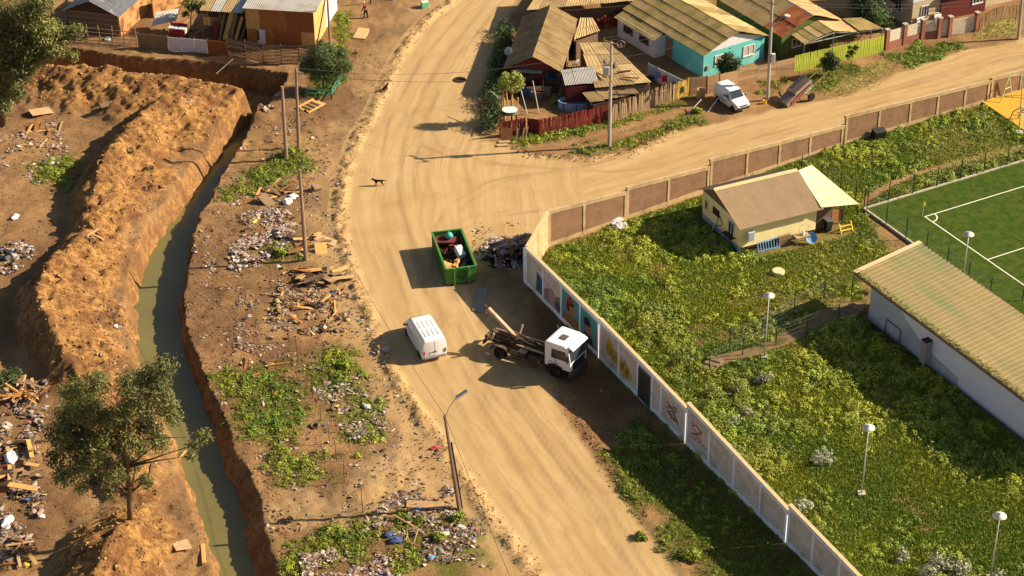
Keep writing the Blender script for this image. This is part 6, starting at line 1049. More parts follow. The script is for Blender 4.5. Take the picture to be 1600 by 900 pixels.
palep = mat('pale_pole', (188, 178, 164), .7, .12); lean_pole((1075, 178), 0, (1096, 155), .9, .06, palep, 'pale pole leaning on the rusted drum'); lean_pole((1106, 175), 0, (1126, 148), 1.0, .06, palep, 'pale pole leaning against the small white van')
p = T(1195, 162); b = MB(); b.lathe([(.0, 0), (.14, 0), (.18, .34), (.2, .35), (.17, .33), (.13, .04), (0, .04)], n=12); o = b.build('bucket', mat('yellow_plastic', (230, 190, 40), .5, .06)); o.location = p; tag(o, 'small yellow bucket at the foot of the concrete pole', 'bucket')
# yard of the brown house: bath tub, stakes, pool, satellite dishes, junk
t = thing('paddling_pool', 'low oval white-sided pool behind the red pickets', 'pool', T(900, 168)); t.location.z = 0; b = MB(); n_ = 20; vs = []
for i in range(n_): a_ = 2 * math.pi * i / n_; vs += [(1.65 * math.cos(a_), .9 * math.sin(a_), 0), (1.65 * math.cos(a_), .9 * math.sin(a_), .75), (1.56 * math.cos(a_), .82 * math.sin(a_), .75), (1.56 * math.cos(a_), .82 * math.sin(a_), .35)]
b.add(vs, [(4 * i + k, (4 * i + 4 + k) % (4 * n_), (4 * i + 5 + k) % (4 * n_), 4 * i + 1 + k) for i in range(n_) for k in range(3)]); kid(b, 'side', bluew, t); b = MB(); b.add([(1.58 * math.cos(2 * math.pi * i / n_), .84 * math.sin(2 * math.pi * i / n_), .4) for i in range(n_)], [tuple(range(n_))]); kid(b, 'water', mat('pool_water', (96, 118, 128), .1, .05), t)
for i in range(8): a_ = 2 * math.pi * i / 8; b = MB(); b.box((1.68 * math.cos(a_), .93 * math.sin(a_), .38), (.06, .06, .8)); kid(b, 'rib', bluep, t)
p = T(797, 197); t = thing('bath_tub', 'green and white tub resting on the red picket fence corner', 'tub', p + Vector((0, 0, 1.35))); b = MB(); b.lathe([(.0, 0), (.5, 0), (.62, .28), (.66, .3), (.6, .28), (.46, .2), (0, .2)], n=16); o = kid(b, 'tub', mat('green_tub', (44, 128, 108), .5, .1), t); b = MB(); b.lathe([(.63, .29), (.7, .31), (.7, .35), (.6, .33)], n=16); kid(b, 'rim', whitep, t)
b = MB(); b.box((0, 0, -.05), (1.7, .9, .06), .1); b.box((-.6, 0, -.7), (.08, .08, 1.35)); b.box((.6, .2, -.7), (.08, .08, 1.35)); kid(b, 'trestle', timber, t)
for i, (x, y, L_) in enumerate(((783, 190, 2.6), (789, 188, 3.0), (796, 186, 2.7), (801, 189, 3.1), (806, 190, 2.5))): b = MB(); b.cyl((0, 0, 0), (U(-.3, .3), U(-.2, .2), L_), .08, .06, 6); o = b.build('timber_stake', ply); o.location = T(x, y); tag(o, 'tall pale timber stake standing under the potted tree in the yard', 'stake', 'stakes under the yard tree')
for a, za, c, zc, lb in (((824, 178), .1, (812.5, 135), 2.2, 'thin slanting pole before the brown house porch'), ((842, 176), .1, (832.5, 126), 2.4, 'thin slanting pole at the middle of the porch'), ((783, 156), 2.1, (766, 142), 2.35, 'pale pole sticking out over the road hedge')): lean_pole(a, za, c, zc, .045, palep, lb)
b = MB(); P_ = [T(783, 222), T(799, 222), T(799, 206), T(783, 204)]; q = T(783, 221); b.slab([(0, 0, .02), (1.0, 0, .02), (1.0, .35, 1.1), (0, .35, 1.1)], .04); o = b.build('propped_board', mat('brown_panel', (150, 104, 70), .9, .2)); o.location = q; tag(o, 'brown panel propped against the red picket fence corner', 'panel')
for i, (x, y) in enumerate(((806, 219), (812, 217), (816, 218), (821, 216))): b = MB(); b.box((0, 0, .5), (.14, .05, 1.15)); o = b.build('scrap_plank', timber); o.location = T(x, y); o.rotation_euler = (-.3, U(-.3, .3), .2); tag(o, 'grey plank propped on the red pickets beside the gate', 'plank', 'planks propped on the red pickets')
for (x, y), lb in (((788, 223), 'pale step slab before the red picket corner'), ((785, 228), 'lower pale step slab lying on the earth')): b = MB(); b.box((0, 0, .06), (1.0, .4, .14), .1); o = b.build('step_slab', tanb); o.location = T(x, y); tag(o, lb, 'step')
def dish(loc, rz, label, r=.42):
    t = thing('satellite_dish', label, 'satellite dish', loc, rz); b = MB(); b.lathe([(.0, .0), (r * .5, .035), (r * .85, .1), (r, .15), (r, .17), (r * .84, .12), (r * .5, .055), (0, .02)], (0, 0, .35), 16, Matrix.Rotation(-1.0, 3, 'X')); kid(b, 'reflector', galv, t); b = MB(); b.tube([(0, 0, -.3), (0, 0, .3), (0, .05, .36)], .025, 6); kid(b, 'mast', dusty, t); b = MB(); b.tube([(0, -.05, .2), (0, .42, .42)], .015, 5); kid(b, 'feed_arm', dusty, t)
dish(Vector(h1.location) + Matrix.Rotation(h1.rotation_euler.z, 3, 'Z') @ Vector((-2.72, 3.0, 2.25)), 2.5, 'satellite dish on the road side eave of the brown house'); dish(Vector(G(901, 105, 2.6)), .8, 'satellite dish on the tan shed roof beside the brown house'); lean_pole((888, 152), 0, (887, 97), 2.9, .06, dusty, 'dark post standing before the grey roofed lean-to')
for i, c in enumerate(((120, 140, 190), (190, 60, 80), (210, 208, 204), (40, 44, 60), (86, 150, 120))): b = MB(); a = Vector(G(1025 + 9 * i, 112 + 5.5 * i, 1.2)); b.slab([(0, 0, 0), (.45, -.15, 0), (.45, -.15, -.65), (0, 0, -.65)], .02); o = b.build('washing', mat('cloth_%d' % i, c, .9, .1)); o.location = a; tag(o, ('blue', 'crimson', 'white', 'navy', 'green')[i] + ' cloth hanging on the washing line by the turquoise house', 'washing')
wire_(G(1018, 108, 1.22), G(1072, 141, 1.22), .03, .012, 'washing line strung beside the turquoise house')
# playground corner
yf = mat('yellow_floor', (196, 152, 56), .85, .1, 1.5); b = MB(); PF = GV([(1534, 162), (1640, 128), (1680, 190), (1605, 210)]); q = PF[0]; b.prism([(p[0] - q[0], p[1] - q[1]) for p in PF], 'z', -.2, .22); o = b.build('playground_floor', yf); o.location = (q[0], q[1], 0); tag(o, kind='structure')
sw = thing('swing_frame', 'pale green A-frame swing on the yellow playground floor', 'swing', Vector(G(1573, 160, .22))); P0 = [Vector(G(1563, 160.5, .22)), Vector(G(1582, 151.5, .22))]; apx = Vector(G(1577, 119, 2.35)); gsw = mat('pale_green_tube', (176, 192, 128), .6, .1); sw.location = P0[0]
for p in P0: b = MB(); b.cyl(p - sw.location, apx - sw.location, .05, .05, 6); kid(b, 'leg', gsw, sw)
b = MB(); m0 = P0[0].lerp(apx, .5); m1 = P0[1].lerp(apx, .5); b.cyl(m0 - sw.location, m1 - sw.location, .035, .035, 6); kid(b, 'crossbar', gsw, sw); far = apx + Vector((3.2, 0.6, 0)); b = MB(); b.cyl(apx - sw.location, far - sw.location, .05, .05, 6); kid(b, 'top_beam', gsw, sw)
for p in P0: b = MB(); b.cyl(p + far - apx - sw.location, far - sw.location, .05, .05, 6); kid(b, 'leg', gsw, sw)
tpg, vpg = pole('lamp_post', 'thin grey post on a concrete block at the playground corner', (1592.5, 211), (1598, 120), .06, .045, lampm); tpg['category'] = 'post'; b = MB(); b.box((0, 0, .1), (.6, .6, .5)); kid(b, 'footing', conc, tpg)
t = thing('climbing_arch', 'dark climbing arch on the yellow playground floor', 'play frame', Vector(G(1598, 185, .22))); b = MB()
for k in (-.35, .35): b.tube([(k - .8, 0, 0), (k - .6, 0, .7), (k, 0, 1.1), (k + .6, .2, .8)], .04, 6)
for i in range(4): b.tube([(-.95 + .35 * i, 0, .35 + .25 * i), (-.25 + .35 * i, 0, .35 + .25 * i)], .03, 5)
kid(b, 'frame', blackp, t)
p = T(1372, 216); b = MB(); b.box((0, 0, .42), (1.1, .75, .95), M=Matrix.Rotation(.35, 3, 'Z') @ Matrix.Rotation(.25, 3, 'X')); o = b.build('black_box', blackp); o.location = p; tag(o, 'tilted black box lying in weeds by the brick wall', 'box')
p = T(1216, 427); b = MB(); b.lathe([(.0, .28), (.48, .28), (.5, .25), (.5, -.1)], n=20); o = b.build('concrete_disc', mat('pale_concrete', (206, 186, 146), .9, .1)); o.location = p; tag(o, 'round concrete cover in the grass near the yellow cabin', 'cover')
# things by the yellow cabin
def ycl(x, y, z=0): return Vector(yc.location) + Matrix.Rotation(yc.rotation_euler.z, 3, 'Z') @ Vector((x, y, z))
t = thing('blue_gate_panel', 'pale blue barred panel leaning on the yellow cabin front', 'panel', ycl(1.2, -.5), yc.rotation_euler.z); bp_ = mat('light_blue_paint', (112, 156, 200), .6, .1)
for i in range(9): b = MB(); b.box((.2 + .25 * i, .12, .42), (.05, .04, .85), M=Matrix.Rotation(-.3, 3, 'X')); kid(b, 'bar', bp_, t)
for zz, yy in ((.06, .02), (.82, .24)): b = MB(); b.box((1.2, yy, zz), (2.1, .05, .06)); kid(b, 'rail', bp_, t)
b = MB(); t = thing('slat_crate', 'brown slatted crate against the yellow cabin front', 'crate', ycl(3.9, -.3), yc.rotation_euler.z)
for i in range(6): b = MB(); b.box((-.5 + .2 * i, 0, .42), (.15, .3, .85)); kid(b, 'slat', timber, t)
b = MB(); b.box((0, -.17, .6), (1.2, .03, .1)); kid(b, 'batten', timber, t)
t = thing('work_table', 'small cluttered table beside the yellow cabin front', 'table', ycl(5.3, -.7), yc.rotation_euler.z); b = MB(); b.box((0, 0, .72), (1.3, .6, .06)); kid(b, 'top', tanb, t)
for x in (-.55, .55):
    for y in (-.22, .22): b = MB(); b.box((x, y, .33), (.06, .06, .74)); kid(b, 'leg', timber, t)
b = MB(); b.lathe([(0, 0), (.14, 0), (.16, .1), (.06, .35), (0, .38)], n=12); o = b.build('white_jug', whitep); o.location = ycl(5.4, -.7, .75); tag(o, 'white jug on the cluttered table by the yellow cabin', 'jug')
b = MB(); b.tube([(.45 * math.cos(q), 0, .45 * math.sin(q) + .45) for q in [i * .45 for i in range(14)]], .02, 5); o = b.build('wire_hoop', galv); o.location = ycl(5.6, -.35, .74); o.rotation_euler = (.2, 0, .4); tag(o, 'thin wire hoop standing on the table by the yellow cabin', 'hoop')
b = MB(); b.lathe([(0, 0), (.35, 0), (.45, .22), (.47, .23), (.34, .03), (0, .03)], n=14); o = b.build('wash_basin', bp_); o.location = ycl(6.0, -1.0, .45); o.rotation_euler = (.9, 0, .2); tag(o, 'pale blue basin propped up beside the cluttered table', 'basin')
t = thing('wheelie_bin', 'dark grey wheelie bin at the brown annex wall of the yellow cabin', 'bin', ycl(Lc + 1.3, .1), yc.rotation_euler.z); b = MB(); b.add([(x * a_, y * a_, z) for z, a_ in ((.06, .8), (1.0, 1.0)) for x, y in ((-.28, -.3), (.28, -.3), (.28, .3), (-.28, .3))], [(3, 2, 1, 0), (4, 5, 6, 7), (0, 1, 5, 4), (1, 2, 6, 5), (2, 3, 7, 6), (3, 0, 4, 7)]); kid(b, 'body', blackp, t); b = MB(); b.box((0, .02, 1.04), (.62, .68, .07), ch=.02); kid(b, 'lid', mat('grey_lid', (86, 84, 84), .6, .1), t)
for s in (-1, 1): b = MB(); b.cyl((s * .24, .3, .1), (s * .3, .3, .1), .1, n=10); kid(b, 'wheel', rub, t)
t = thing('yellow_trestle', 'low yellow wooden trestle beside the cabin porch', 'trestle', ycl(Lc + 2.6, -.5), yc.rotation_euler.z); ym = mat('yellow_paint', (226, 186, 56), .7, .1)
for x in (-.55, .55): b = MB(); b.bar((x, -.35, 0), (x, .1, .75), .08); kid(b, 'leg', ym, t)
for zz in (.2, .5): b = MB(); b.bar((-.55, -.35 + .6 * zz, zz), (.55, -.35 + .6 * zz, zz), .12, .05); kid(b, 'plank', ym, t)
for i in range(5): b = MB(); b.bar((0, 0, 0), (.25, 1.9 - .2 * i, .15), .08, .04); o = b.build('scrap_plank', timber); o.location = ycl(-.95 - .12 * i, .6 + .2 * i, .08 + .03 * i); o.rotation_euler = (0, 0, yc.rotation_euler.z + .15 * i); tag(o, 'brown plank in the loose pile by the cabin gable wall', 'plank', 'planks by the cabin gable')
t = thing('window_frame', 'white empty window frame leaning on the cabin skirt', 'frame', ycl(-.35, 2.4), yc.rotation_euler.z)
for a, c in (((0, 0, 0), (0, 1.6, 0)), ((0, 0, 0), (.15, 0, .8)), ((0, 1.6, 0), (.15, 1.6, .8)), ((.15, 0, .8), (.15, 1.6, .8))): b = MB(); b.bar(a, c, .06); kid(b, 'bar', whitep, t)
for (x, y), lb in (((962, 348), 'crumpled white sheet in weeds under the brick wall'), ((968, 356), 'pale torn sack in weeds below the white sheet')): b = MB(); b.blob((0, 0, .2), (.8, .45, .3), .25, 2); o = b.build('crumpled_sheet', wsh); o.location = T(x, y); tag(o, lb, 'sheet')

# porch_clutter
def h1l(x, y, z=0): return Vector(h1.location) + Matrix.Rotation(h1.rotation_euler.z, 3, 'Z') @ Vector((x, y, z))
for x, y, d_, m, nm, lb, cat in ((-1.6, -.6, (.9, .5, 1.1), darkwood, 'old_cupboard', 'dark wooden cupboard standing before the porch of the brown house', 'cupboard'), (-.4, -.9, (.7, .6, .6), bluep, 'blue_crate', 'faded blue crate before the porch of the brown house', 'crate'), (1.5, -.7, (.6, .5, .9), timber, 'wood_box', 'grey wooden box before the porch of the brown house', 'box'), (.6, -1.6, (1.2, .5, .5), brownp, 'low_bench', 'low brown bench in the yard of the brown house', 'bench'), (-2.1, -1.5, (.8, .6, .8), darkwood, 'scrap_box', 'dark scrap box beside the stakes in the yard', 'box')):
    b = MB(); b.box((0, 0, d_[2] / 2 + .02), (d_[0], d_[1], d_[2] - .04)); b.box((0, 0, d_[2]), (d_[0] + .08, d_[1] + .08, .05)); b.box((-d_[0] * .25, -d_[1] / 2 - .01, d_[2] * .5), (d_[0] * .42, .03, d_[2] * .7)); b.box((d_[0] * .25, -d_[1] / 2 - .01, d_[2] * .5), (d_[0] * .42, .03, d_[2] * .7)); o = b.build(nm, m); o.location = h1l(x, y); o.rotation_euler = (0, 0, h1.rotation_euler.z + U(-.3, .3)); tag(o, lb, cat)
for i, (x, y, L_) in enumerate(((962, 100, 1.8), (975, 112, 1.4), (945, 95, 1.2), (985, 122, 1.6), (940, 118, 1.5))):
    b = MB(); b.box((0, 0, .05), (L_, .16, .07)); o = b.build('loose_plank', (timber, darkwood, timber, rust, darkwood)[i]); p = Vector(G(x, y, 2.42)); o.location = p; o.rotation_euler = (0, .06, U(0, 3)); tag(o, ('grey plank', 'dark plank', 'short grey plank', 'rusty sheet strip', 'dark batten')[i] + ' holding down the patchwork shed roof', 'plank')
# ================================================================== vegetation
R = np.random.default_rng(11)
def leaf_mat(name, rgb, tr=.09): return mat(name, rgb, .65, .12, 1.5, trans=tr, attr='tint')
weedm = leaf_mat('weed_leaf', (128, 142, 34)); grassm = leaf_mat('grass_blade', (124, 140, 34)); silver = leaf_mat('silver_leaf', (150, 158, 128)); euc = leaf_mat('eucalyptus_leaf', (106, 110, 54), .2); pinem = leaf_mat('pine_needle', (70, 84, 36), .1); darkl = leaf_mat('dark_leaf', (62, 84, 36), .2); palel = leaf_mat('pale_leaf', (142, 152, 72), .25); bark = mat('bark', (112, 88, 66), .95, .25, 3, stretch=(6, 6, .7))
def unit(v): return v / (np.linalg.norm(v, axis=-1, keepdims=True) + 1e-9)
def leaf_quads(C, size, nrm, elong=1.6, droop=0.0):
    n = len(C); t = R.normal(size=(n, 3)); t[:, 2] -= droop; t = unit(t - nrm * (t * nrm).sum(1, keepdims=True)); bt = np.cross(nrm, t); s = size[:, None]
    V = np.stack([C + t * s * elong * .5, C + bt * s * .5 * .6, C - t * s * elong * .5, C - bt * s * .5 * .6], 1).reshape(-1, 3)
    F = np.arange(4 * n).reshape(n, 4); return V, F
def leafobj(name, C, size, nrm, tint, m, parent=None, elong=1.6, droop=0.0):
    V, F = leaf_quads(C, size, nrm, elong, droop); return npmesh(name, V, F, m, parent, np.repeat(tint, 4, axis=0))
def sample_mask(M, box, n):
    x0, x1, y0, y1 = box; X = R.uniform(x0, x1, n); Y = R.uniform(y0, y1, n); i = np.clip(np.searchsorted(xs, X), 0, len(xs) - 1); j = np.clip(np.searchsorted(ys, Y), 0, len(ys) - 1)
    k = R.random(n) < M[i, j]; return X[k], Y[k]
def weed_field(name, label, M, box, clumps_m2, leaves, hmax, blades_m2, lush=0.0, green=(1, 1, 1)):
    A = (box[1] - box[0]) * (box[3] - box[2]); X, Y = sample_mask(np.clip(M, 0, 1) ** 1.3, box, int(A * clumps_m2)); Z = gzv(X, Y)
    L1 = fbm(X, Y, 5.0, 70); L2 = fbm(X, Y, 1.3, 72, 3); lawn = pmask(X, Y, [(1250, 640), (1320, 600), (1600, 830), (1640, 965), (1400, 965), (1350, 860), (1250, 760)], 2.5, 1.5); lu = np.clip(.55 + 1.0 * L1 + .7 * L2 + lush - .33 * lawn, .05, 1.25)
    bush = pmask(X, Y, [(850, 400), (900, 395), (985, 440), (1060, 510), (1150, 545), (1190, 620), (1180, 700), (1090, 640), (960, 500), (870, 440)], 2.0, 2.0) * (fbm(X, Y, 2.2, 130) > -.08); bush = np.maximum(bush, .8 * pmask(X, Y, [(1150, 730), (1200, 720), (1330, 800), (1330, 870), (1250, 830)], 1.5, 1.5)); lu = lu + .3 * bush
    keep = R.random(len(X)) < np.clip(lu * 1.25, .12, 1); X, Y, Z, lu, L1, bush = X[keep], Y[keep], Z[keep], lu[keep], L1[keep], bush[keep]; n = len(X)
    rad = .16 + .34 * lu * R.random(n) + .05; hh = hmax * lu * (.4 + .6 * R.random(n)) * (1 + .8 * bush); cnt = np.maximum(10, (leaves * (rad / .35) ** 1.5).astype(int)); idx_ = np.repeat(np.arange(n), cnt); m = len(idx_)
    d = unit(R.normal(size=(m, 3))); d[:, 2] = np.abs(d[:, 2]); rr = R.random(m) ** .45
    C = np.stack([X[idx_] + d[:, 0] * rad[idx_] * rr, Y[idx_] + d[:, 1] * rad[idx_] * rr, Z[idx_] + .03 + d[:, 2] * hh[idx_] * rr], 1)
    nr = unit(d * .8 + R.normal(size=(m, 3)) * .45 + np.array([0, 0, .55])); sz = (.055 + .085 * R.random(m)) * (.8 + .5 * lu[idx_])
    tone = (.6 + .9 * R.random(n)) * (1 - .35 * bush); yel = np.clip(.62 + 1.6 * fbm(X, Y, 3.5, 80), 0, 1); tc = np.stack([tone * (.76 + .52 * yel), tone * (.88 + .2 * yel), tone * (.75 + .3 * R.random(n))], 1)
    gray = R.random(n) < .06; tc[gray] = np.stack([tone[gray] * 1.25, tone[gray] * 1.2, tone[gray] * 1.9], 1)
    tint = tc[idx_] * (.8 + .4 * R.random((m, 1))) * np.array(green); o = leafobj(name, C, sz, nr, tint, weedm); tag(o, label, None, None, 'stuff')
    if blades_m2:
        X, Y = sample_mask(np.clip(M * 1.1, 0, 1), box, int(A * blades_m2)); n = len(X); Z = gzv(X, Y); a = R.uniform(0, 6.28, n); h = .08 + .16 * R.random(n); wd = .02 + .03 * R.random(n); lx, ly = R.normal(size=(2, n)) * .06; yel = np.clip(.5 + 1.6 * fbm(X, Y, 3.5, 80), 0, 1)
        V = np.stack([np.stack([X - np.cos(a) * wd, Y - np.sin(a) * wd, Z - .01], 1), np.stack([X + np.cos(a) * wd, Y + np.sin(a) * wd, Z - .01], 1), np.stack([X + lx, Y + ly, Z + h], 1)], 1).reshape(-1, 3); tt = (.65 + .55 * R.random(n)); tint = np.stack([tt * (.85 + .5 * yel), tt * (.95 + .2 * yel), tt * .9], 1)
        o2 = npmesh('grass', V, np.arange(3 * n).reshape(n, 3), grassm, None, np.repeat(tint, 3, axis=0)); tag(o2, 'short grass growing among the ' + label.split(' ')[0] + ' weeds', None, None, 'stuff')
B = lambda px: (lambda P: (P[:, 0].min() - 1, P[:, 0].max() + 1, P[:, 1].min() - 1, P[:, 1].max() + 1))(GV(px))
inR = inside(GX, GY, GV(WEEDS_R)); inV = inside(GX, GY, GV([(960, 620), (1360, 990), (1080, 990), (940, 700)])); left = GX < -6; street = (~inR) & (~inV) & (~left)
# keep plants out of the cabin, stand, path and pitch
def rect_block(t, x0_, x1_, y0_, y1_):
    c, s = math.cos(-t.rotation_euler.z), math.sin(-t.rotation_euler.z); dx, dy = GX - t.location.x, GY - t.location.y; lx, ly = c * dx - s * dy, s * dx + c * dy; return (lx > x0_) & (lx < x1_) & (ly > y0_) & (ly < y1_)
blk = rect_block(yc, -.15, Lc + 3.2, -.1, 6.6) | rect_block(yc, 1, Lc + 3.5, -1.3, 0) | rect_block(st, -.6, 30, -.25, 7) | inside(GX, GY, pth) | rect_block(tk, -2, 7, -1.3, 1.3)
da = (GX - PC[0]) * pu[0] + (GY - PC[1]) * pu[1]; dc = (GX - PC[0]) * pv[0] + (GY - PC[1]) * pv[1]; blk |= (da > ka - .25) & (dc > kc - .25); blk |= inside(GX, GY, PF)
WD = WEED * (~blk)
weed_field('lot_weeds', 'lush mixed weeds covering the walled lot', WD * inR, B([(826, 300), (1640, 140), (1640, 965), (900, 965)]), 8.5, 46, .66, 260)
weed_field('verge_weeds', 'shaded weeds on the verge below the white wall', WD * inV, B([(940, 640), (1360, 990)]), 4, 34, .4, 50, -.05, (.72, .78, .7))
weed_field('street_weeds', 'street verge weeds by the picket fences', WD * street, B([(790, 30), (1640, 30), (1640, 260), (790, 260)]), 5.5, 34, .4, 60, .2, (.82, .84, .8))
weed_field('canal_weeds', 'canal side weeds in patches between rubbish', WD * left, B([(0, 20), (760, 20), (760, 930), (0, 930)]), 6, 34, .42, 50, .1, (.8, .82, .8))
# turf blades on the pitch are too short to see; straw tufts on the dry corner
weed_field('straw_grass', 'dry straw coloured grass at the lot edges', np.clip(STRAW, 0, 1) * (~blk) * .6 * (GX > 5), B([(1180, 20), (1640, 20), (1640, 500), (1180, 500)]), .8, 14, .14, 60, -.1, (1.5, 1.15, .9))
def at_y(px, py, Y):
    lo, hi = -3.0, 40.0
    for _ in range(60):
        m_ = (lo + hi) / 2
        if G(px, py, m_)[1] > Y: lo = m_
        else: hi = m_
    return G(px, py, lo)
def foliage(t, blobs, n, m, size, elong=1.8, droop=.4, shell=.5, tone=(.6, 1.25), warm=.25, nm='crown'):
    W_ = np.array([b_[3] ** 2.2 for b_ in blobs]); W_ /= W_.sum(); k = R.choice(len(blobs), n, p=W_); Bc = np.array([b_[:3] for b_ in blobs])[k]; Br = np.array([b_[3] for b_ in blobs])[k]
    # twig clusters inside every blob
    nc = max(6, n // 38); dk_ = unit(R.normal(size=(nc, 3))) * (R.random((nc, 1)) ** shell); cid = R.integers(0, nc, n); d = dk_[cid] + R.normal(size=(n, 3)) * .17; C = Bc + d * Br[:, None] * np.array([1, 1, .85])
    nr = unit(d + R.normal(size=(n, 3)) * .7 + np.array([0, 0, .35])); tb = R.uniform(tone[0], tone[1], len(blobs))[k] * (.85 + .3 * R.random(nc)[cid]) * (.85 + .3 * R.random(n)); wm_ = R.random(nc)[cid] * warm
    tint = np.stack([tb * (1 + wm_), tb * (1 + wm_ * .4), tb * (1 - wm_ * .3)], 1); return leafobj(nm, C - np.array(t.location), size * (.7 + .6 * R.random(n)), nr, tint, m, t, elong, droop)
def trunk_branches(t, base_r, pts, tips, m=bark, n_=7):
    b = MB(); P_ = [Vector(p) - t.location for p in pts]; rs = [base_r * (1 - .55 * i / max(1, len(P_) - 1)) for i in range(len(P_))]; b.tube(P_, rs, n_); kid(b, 'trunk', m, t, True); b = MB()
    for tp_ in tips:
        q = Vector(tp_) - t.location; k = min(range(len(P_)), key=lambda i: (P_[i] - q).length + (0 if P_[i].z < q.z else 3)); a = P_[k]; mid = a.lerp(q, .5) + Vector((U(-.2, .2), U(-.2, .2), U(0, .3))); b.tube([a, mid, q], [rs[k] * .55, rs[k] * .35, rs[k] * .14], 5)
    kid(b, 'branch', m, t, True)
def px_tree(name, label, base, blobs_px, n, m, size, base_r, trunk_px, elong=1.8, droop=.4, tone=(.6, 1.25), cat='tree', depth=.8, shell=.5):
    p = T(*base); t = thing(name, label, cat, p); bl = []
    for x, y, r in blobs_px: q = at_y(x, y, p.y + U(-depth, depth)); bl.append((q[0], q[1], q[2], r))
    tr = [p + Vector((0, 0, -.2))] + [Vector(at_y(x, y, p.y)) for x, y in trunk_px]; trunk_branches(t, base_r, tr, [b_[:3] for b_ in bl]); foliage(t, bl, n, m, size, elong, droop, shell, tone); return t
px_tree('eucalyptus_tree', 'large bushy eucalyptus on the mound beside the dark roofed shack', (2, 196), [(8, 30, 1.9), (45, 20, 1.6), (30, 60, 2.0), (70, 45, 1.4), (10, 90, 2.0), (55, 80, 1.5), (95, 55, 1.1), (118, 48, .8), (85, 78, 1.0), (35, 110, 1.4), (0, 135, 1.7), (25, 145, 1.0), (112, 88, .6), (5, 165, 1.0), (60, 5, 1.4), (-30, 60, 2.2), (-30, 120, 2)], 26000, euc, .18, .38, [(6, 150), (15, 100), (25, 60)], 2.2, .6, (.65, 1.35))
px_tree('eucalyptus_tree', 'tall open eucalyptus standing on the mound beside the canal', (203, 812), [(150, 600, .95), (118, 612, 1.0), (112, 648, 1.25), (140, 640, 1.2), (92, 680, 1.0), (120, 690, 1.35), (150, 690, 1.1), (86, 715, .75), (130, 728, 1.0), (205, 600, 1.05), (232, 590, 1.0), (258, 572, .85), (245, 610, 1.1), (212, 632, 1.2), (258, 632, .9), (188, 655, 1.1), (230, 665, 1.1), (250, 690, .8), (205, 690, .8), (165, 720, .7), (272, 652, .6), (300, 712, .45), (318, 682, .62), (305, 695, .5), (210, 725, .6), (128, 762, .55), (222, 700, .6), (182, 742, .8), (228, 752, .65), (150, 750, .8), (100, 742, .85), (170, 770, .5), (196, 715, .6), (176, 690, .9), (165, 655, .9)], 20000, euc, .14, .2, [(202, 770), (200, 730), (192, 690), (196, 650)], 2.3, .7, (.45, 1.15), depth=1.6)
px_tree('pine_tree', 'bushy dark pine inside the green rail', (505, 142), [(500, 112, 1.15), (520, 110, 1.1), (485, 100, 1.0), (508, 92, 1.2), (528, 94, .95), (540, 104, .7), (495, 82, .9), (512, 76, .8), (476, 106, .6), (534, 82, .55), (500, 68, .5)], 15000, pinem, .075, .12, [(505, 125), (506, 105), (507, 85)], 6.0, -.6, (.6, 1.4), depth=.7)
px_tree('round_tree', 'small round leafy tree behind the small white van', (1139, 128), [(1138, 98, .85), (1128, 100, .65), (1150, 98, .62), (1138, 88, .6), (1146, 108, .5), (1130, 110, .45)], 3200, darkl, .16, .07, [(1139, 115), (1138, 100)], 1.5, .1, (.7, 1.3), depth=.3)
px_tree('round_tree', 'small dark clipped tree in front of the lime green pickets', (1296, 119), [(1297, 98, .72), (1289, 95, .5), (1305, 95, .5), (1297, 86, .5), (1292, 106, .42), (1303, 105, .4)], 2600, darkl, .14, .06, [(1296, 110), (1297, 98)], 1.5, .1, (.5, 1.0), depth=.3)
px_tree('garden_tree', 'bushy tree between the carport and the white house', (1362, 52), [(1352, 12, 1.3), (1368, 18, 1.2), (1345, 25, .9), (1378, 30, .9), (1360, 0, 1.3), (1388, 38, .6), (1360, 34, .9), (1340, 8, .9)], 6500, darkl, .18, .12, [(1362, 38), (1360, 20)], 1.6, .2, (.6, 1.3))
px_tree('yard_tree', 'small pale bushy tree in the yard beside the road hedge', (799, 190), [(792, 124, .72), (805, 120, .6), (798, 132, .7), (812, 124, .45), (786, 132, .5), (803, 138, .5), (814, 132, .38)], 3600, palel, .14, .08, [(799, 165), (799, 140)], 1.4, .1, (.7, 1.25), depth=.4)
px_tree('climber_shrub', 'straggling shrub growing over the lime green pickets', (1331, 100), [(1331, 82, .42), (1338, 74, .36), (1325, 88, .3), (1328, 74, .25)], 700, darkl, .13, .04, [(1331, 92), (1332, 80)], 1.5, .1, (.7, 1.2), 'shrub', .15)
px_tree('overhang_tree', 'thin tree overhanging the open lean-to', (298, 48), [(303, 10, .7), (314, 16, .5), (295, 4, .8), (318, 6, .5), (290, 22, .4)], 1500, euc, .15, .07, [(298, 30), (300, 12)], 2.2, .5, (.7, 1.3), depth=.4)
def shrub(label, px, r, m, n, size, h=.8, tone=(.7, 1.2), name='shrub', elong=1.6):
    p = T(*px); t = thing(name, label, 'shrub', p); b = MB()
    for i in range(5): b.tube([(0, 0, -.05), (U(-.3, .3) * r, U(-.3, .3) * r, .4 * r * h), (U(-.7, .7) * r, U(-.7, .7) * r, .9 * r * h)], [.03, .02, .01], 4)
    kid(b, 'stem', bark, t); bl = [(p.x, p.y, p.z + .45 * r * h, .7 * r)] + [(p.x + U(-.55, .55) * r, p.y + U(-.55, .55) * r, p.z + (.25 + .4 * random.random()) * r * h, .45 * r) for _ in range(5)]; foliage(t, bl, n, m, size, elong, .1, .6, tone)
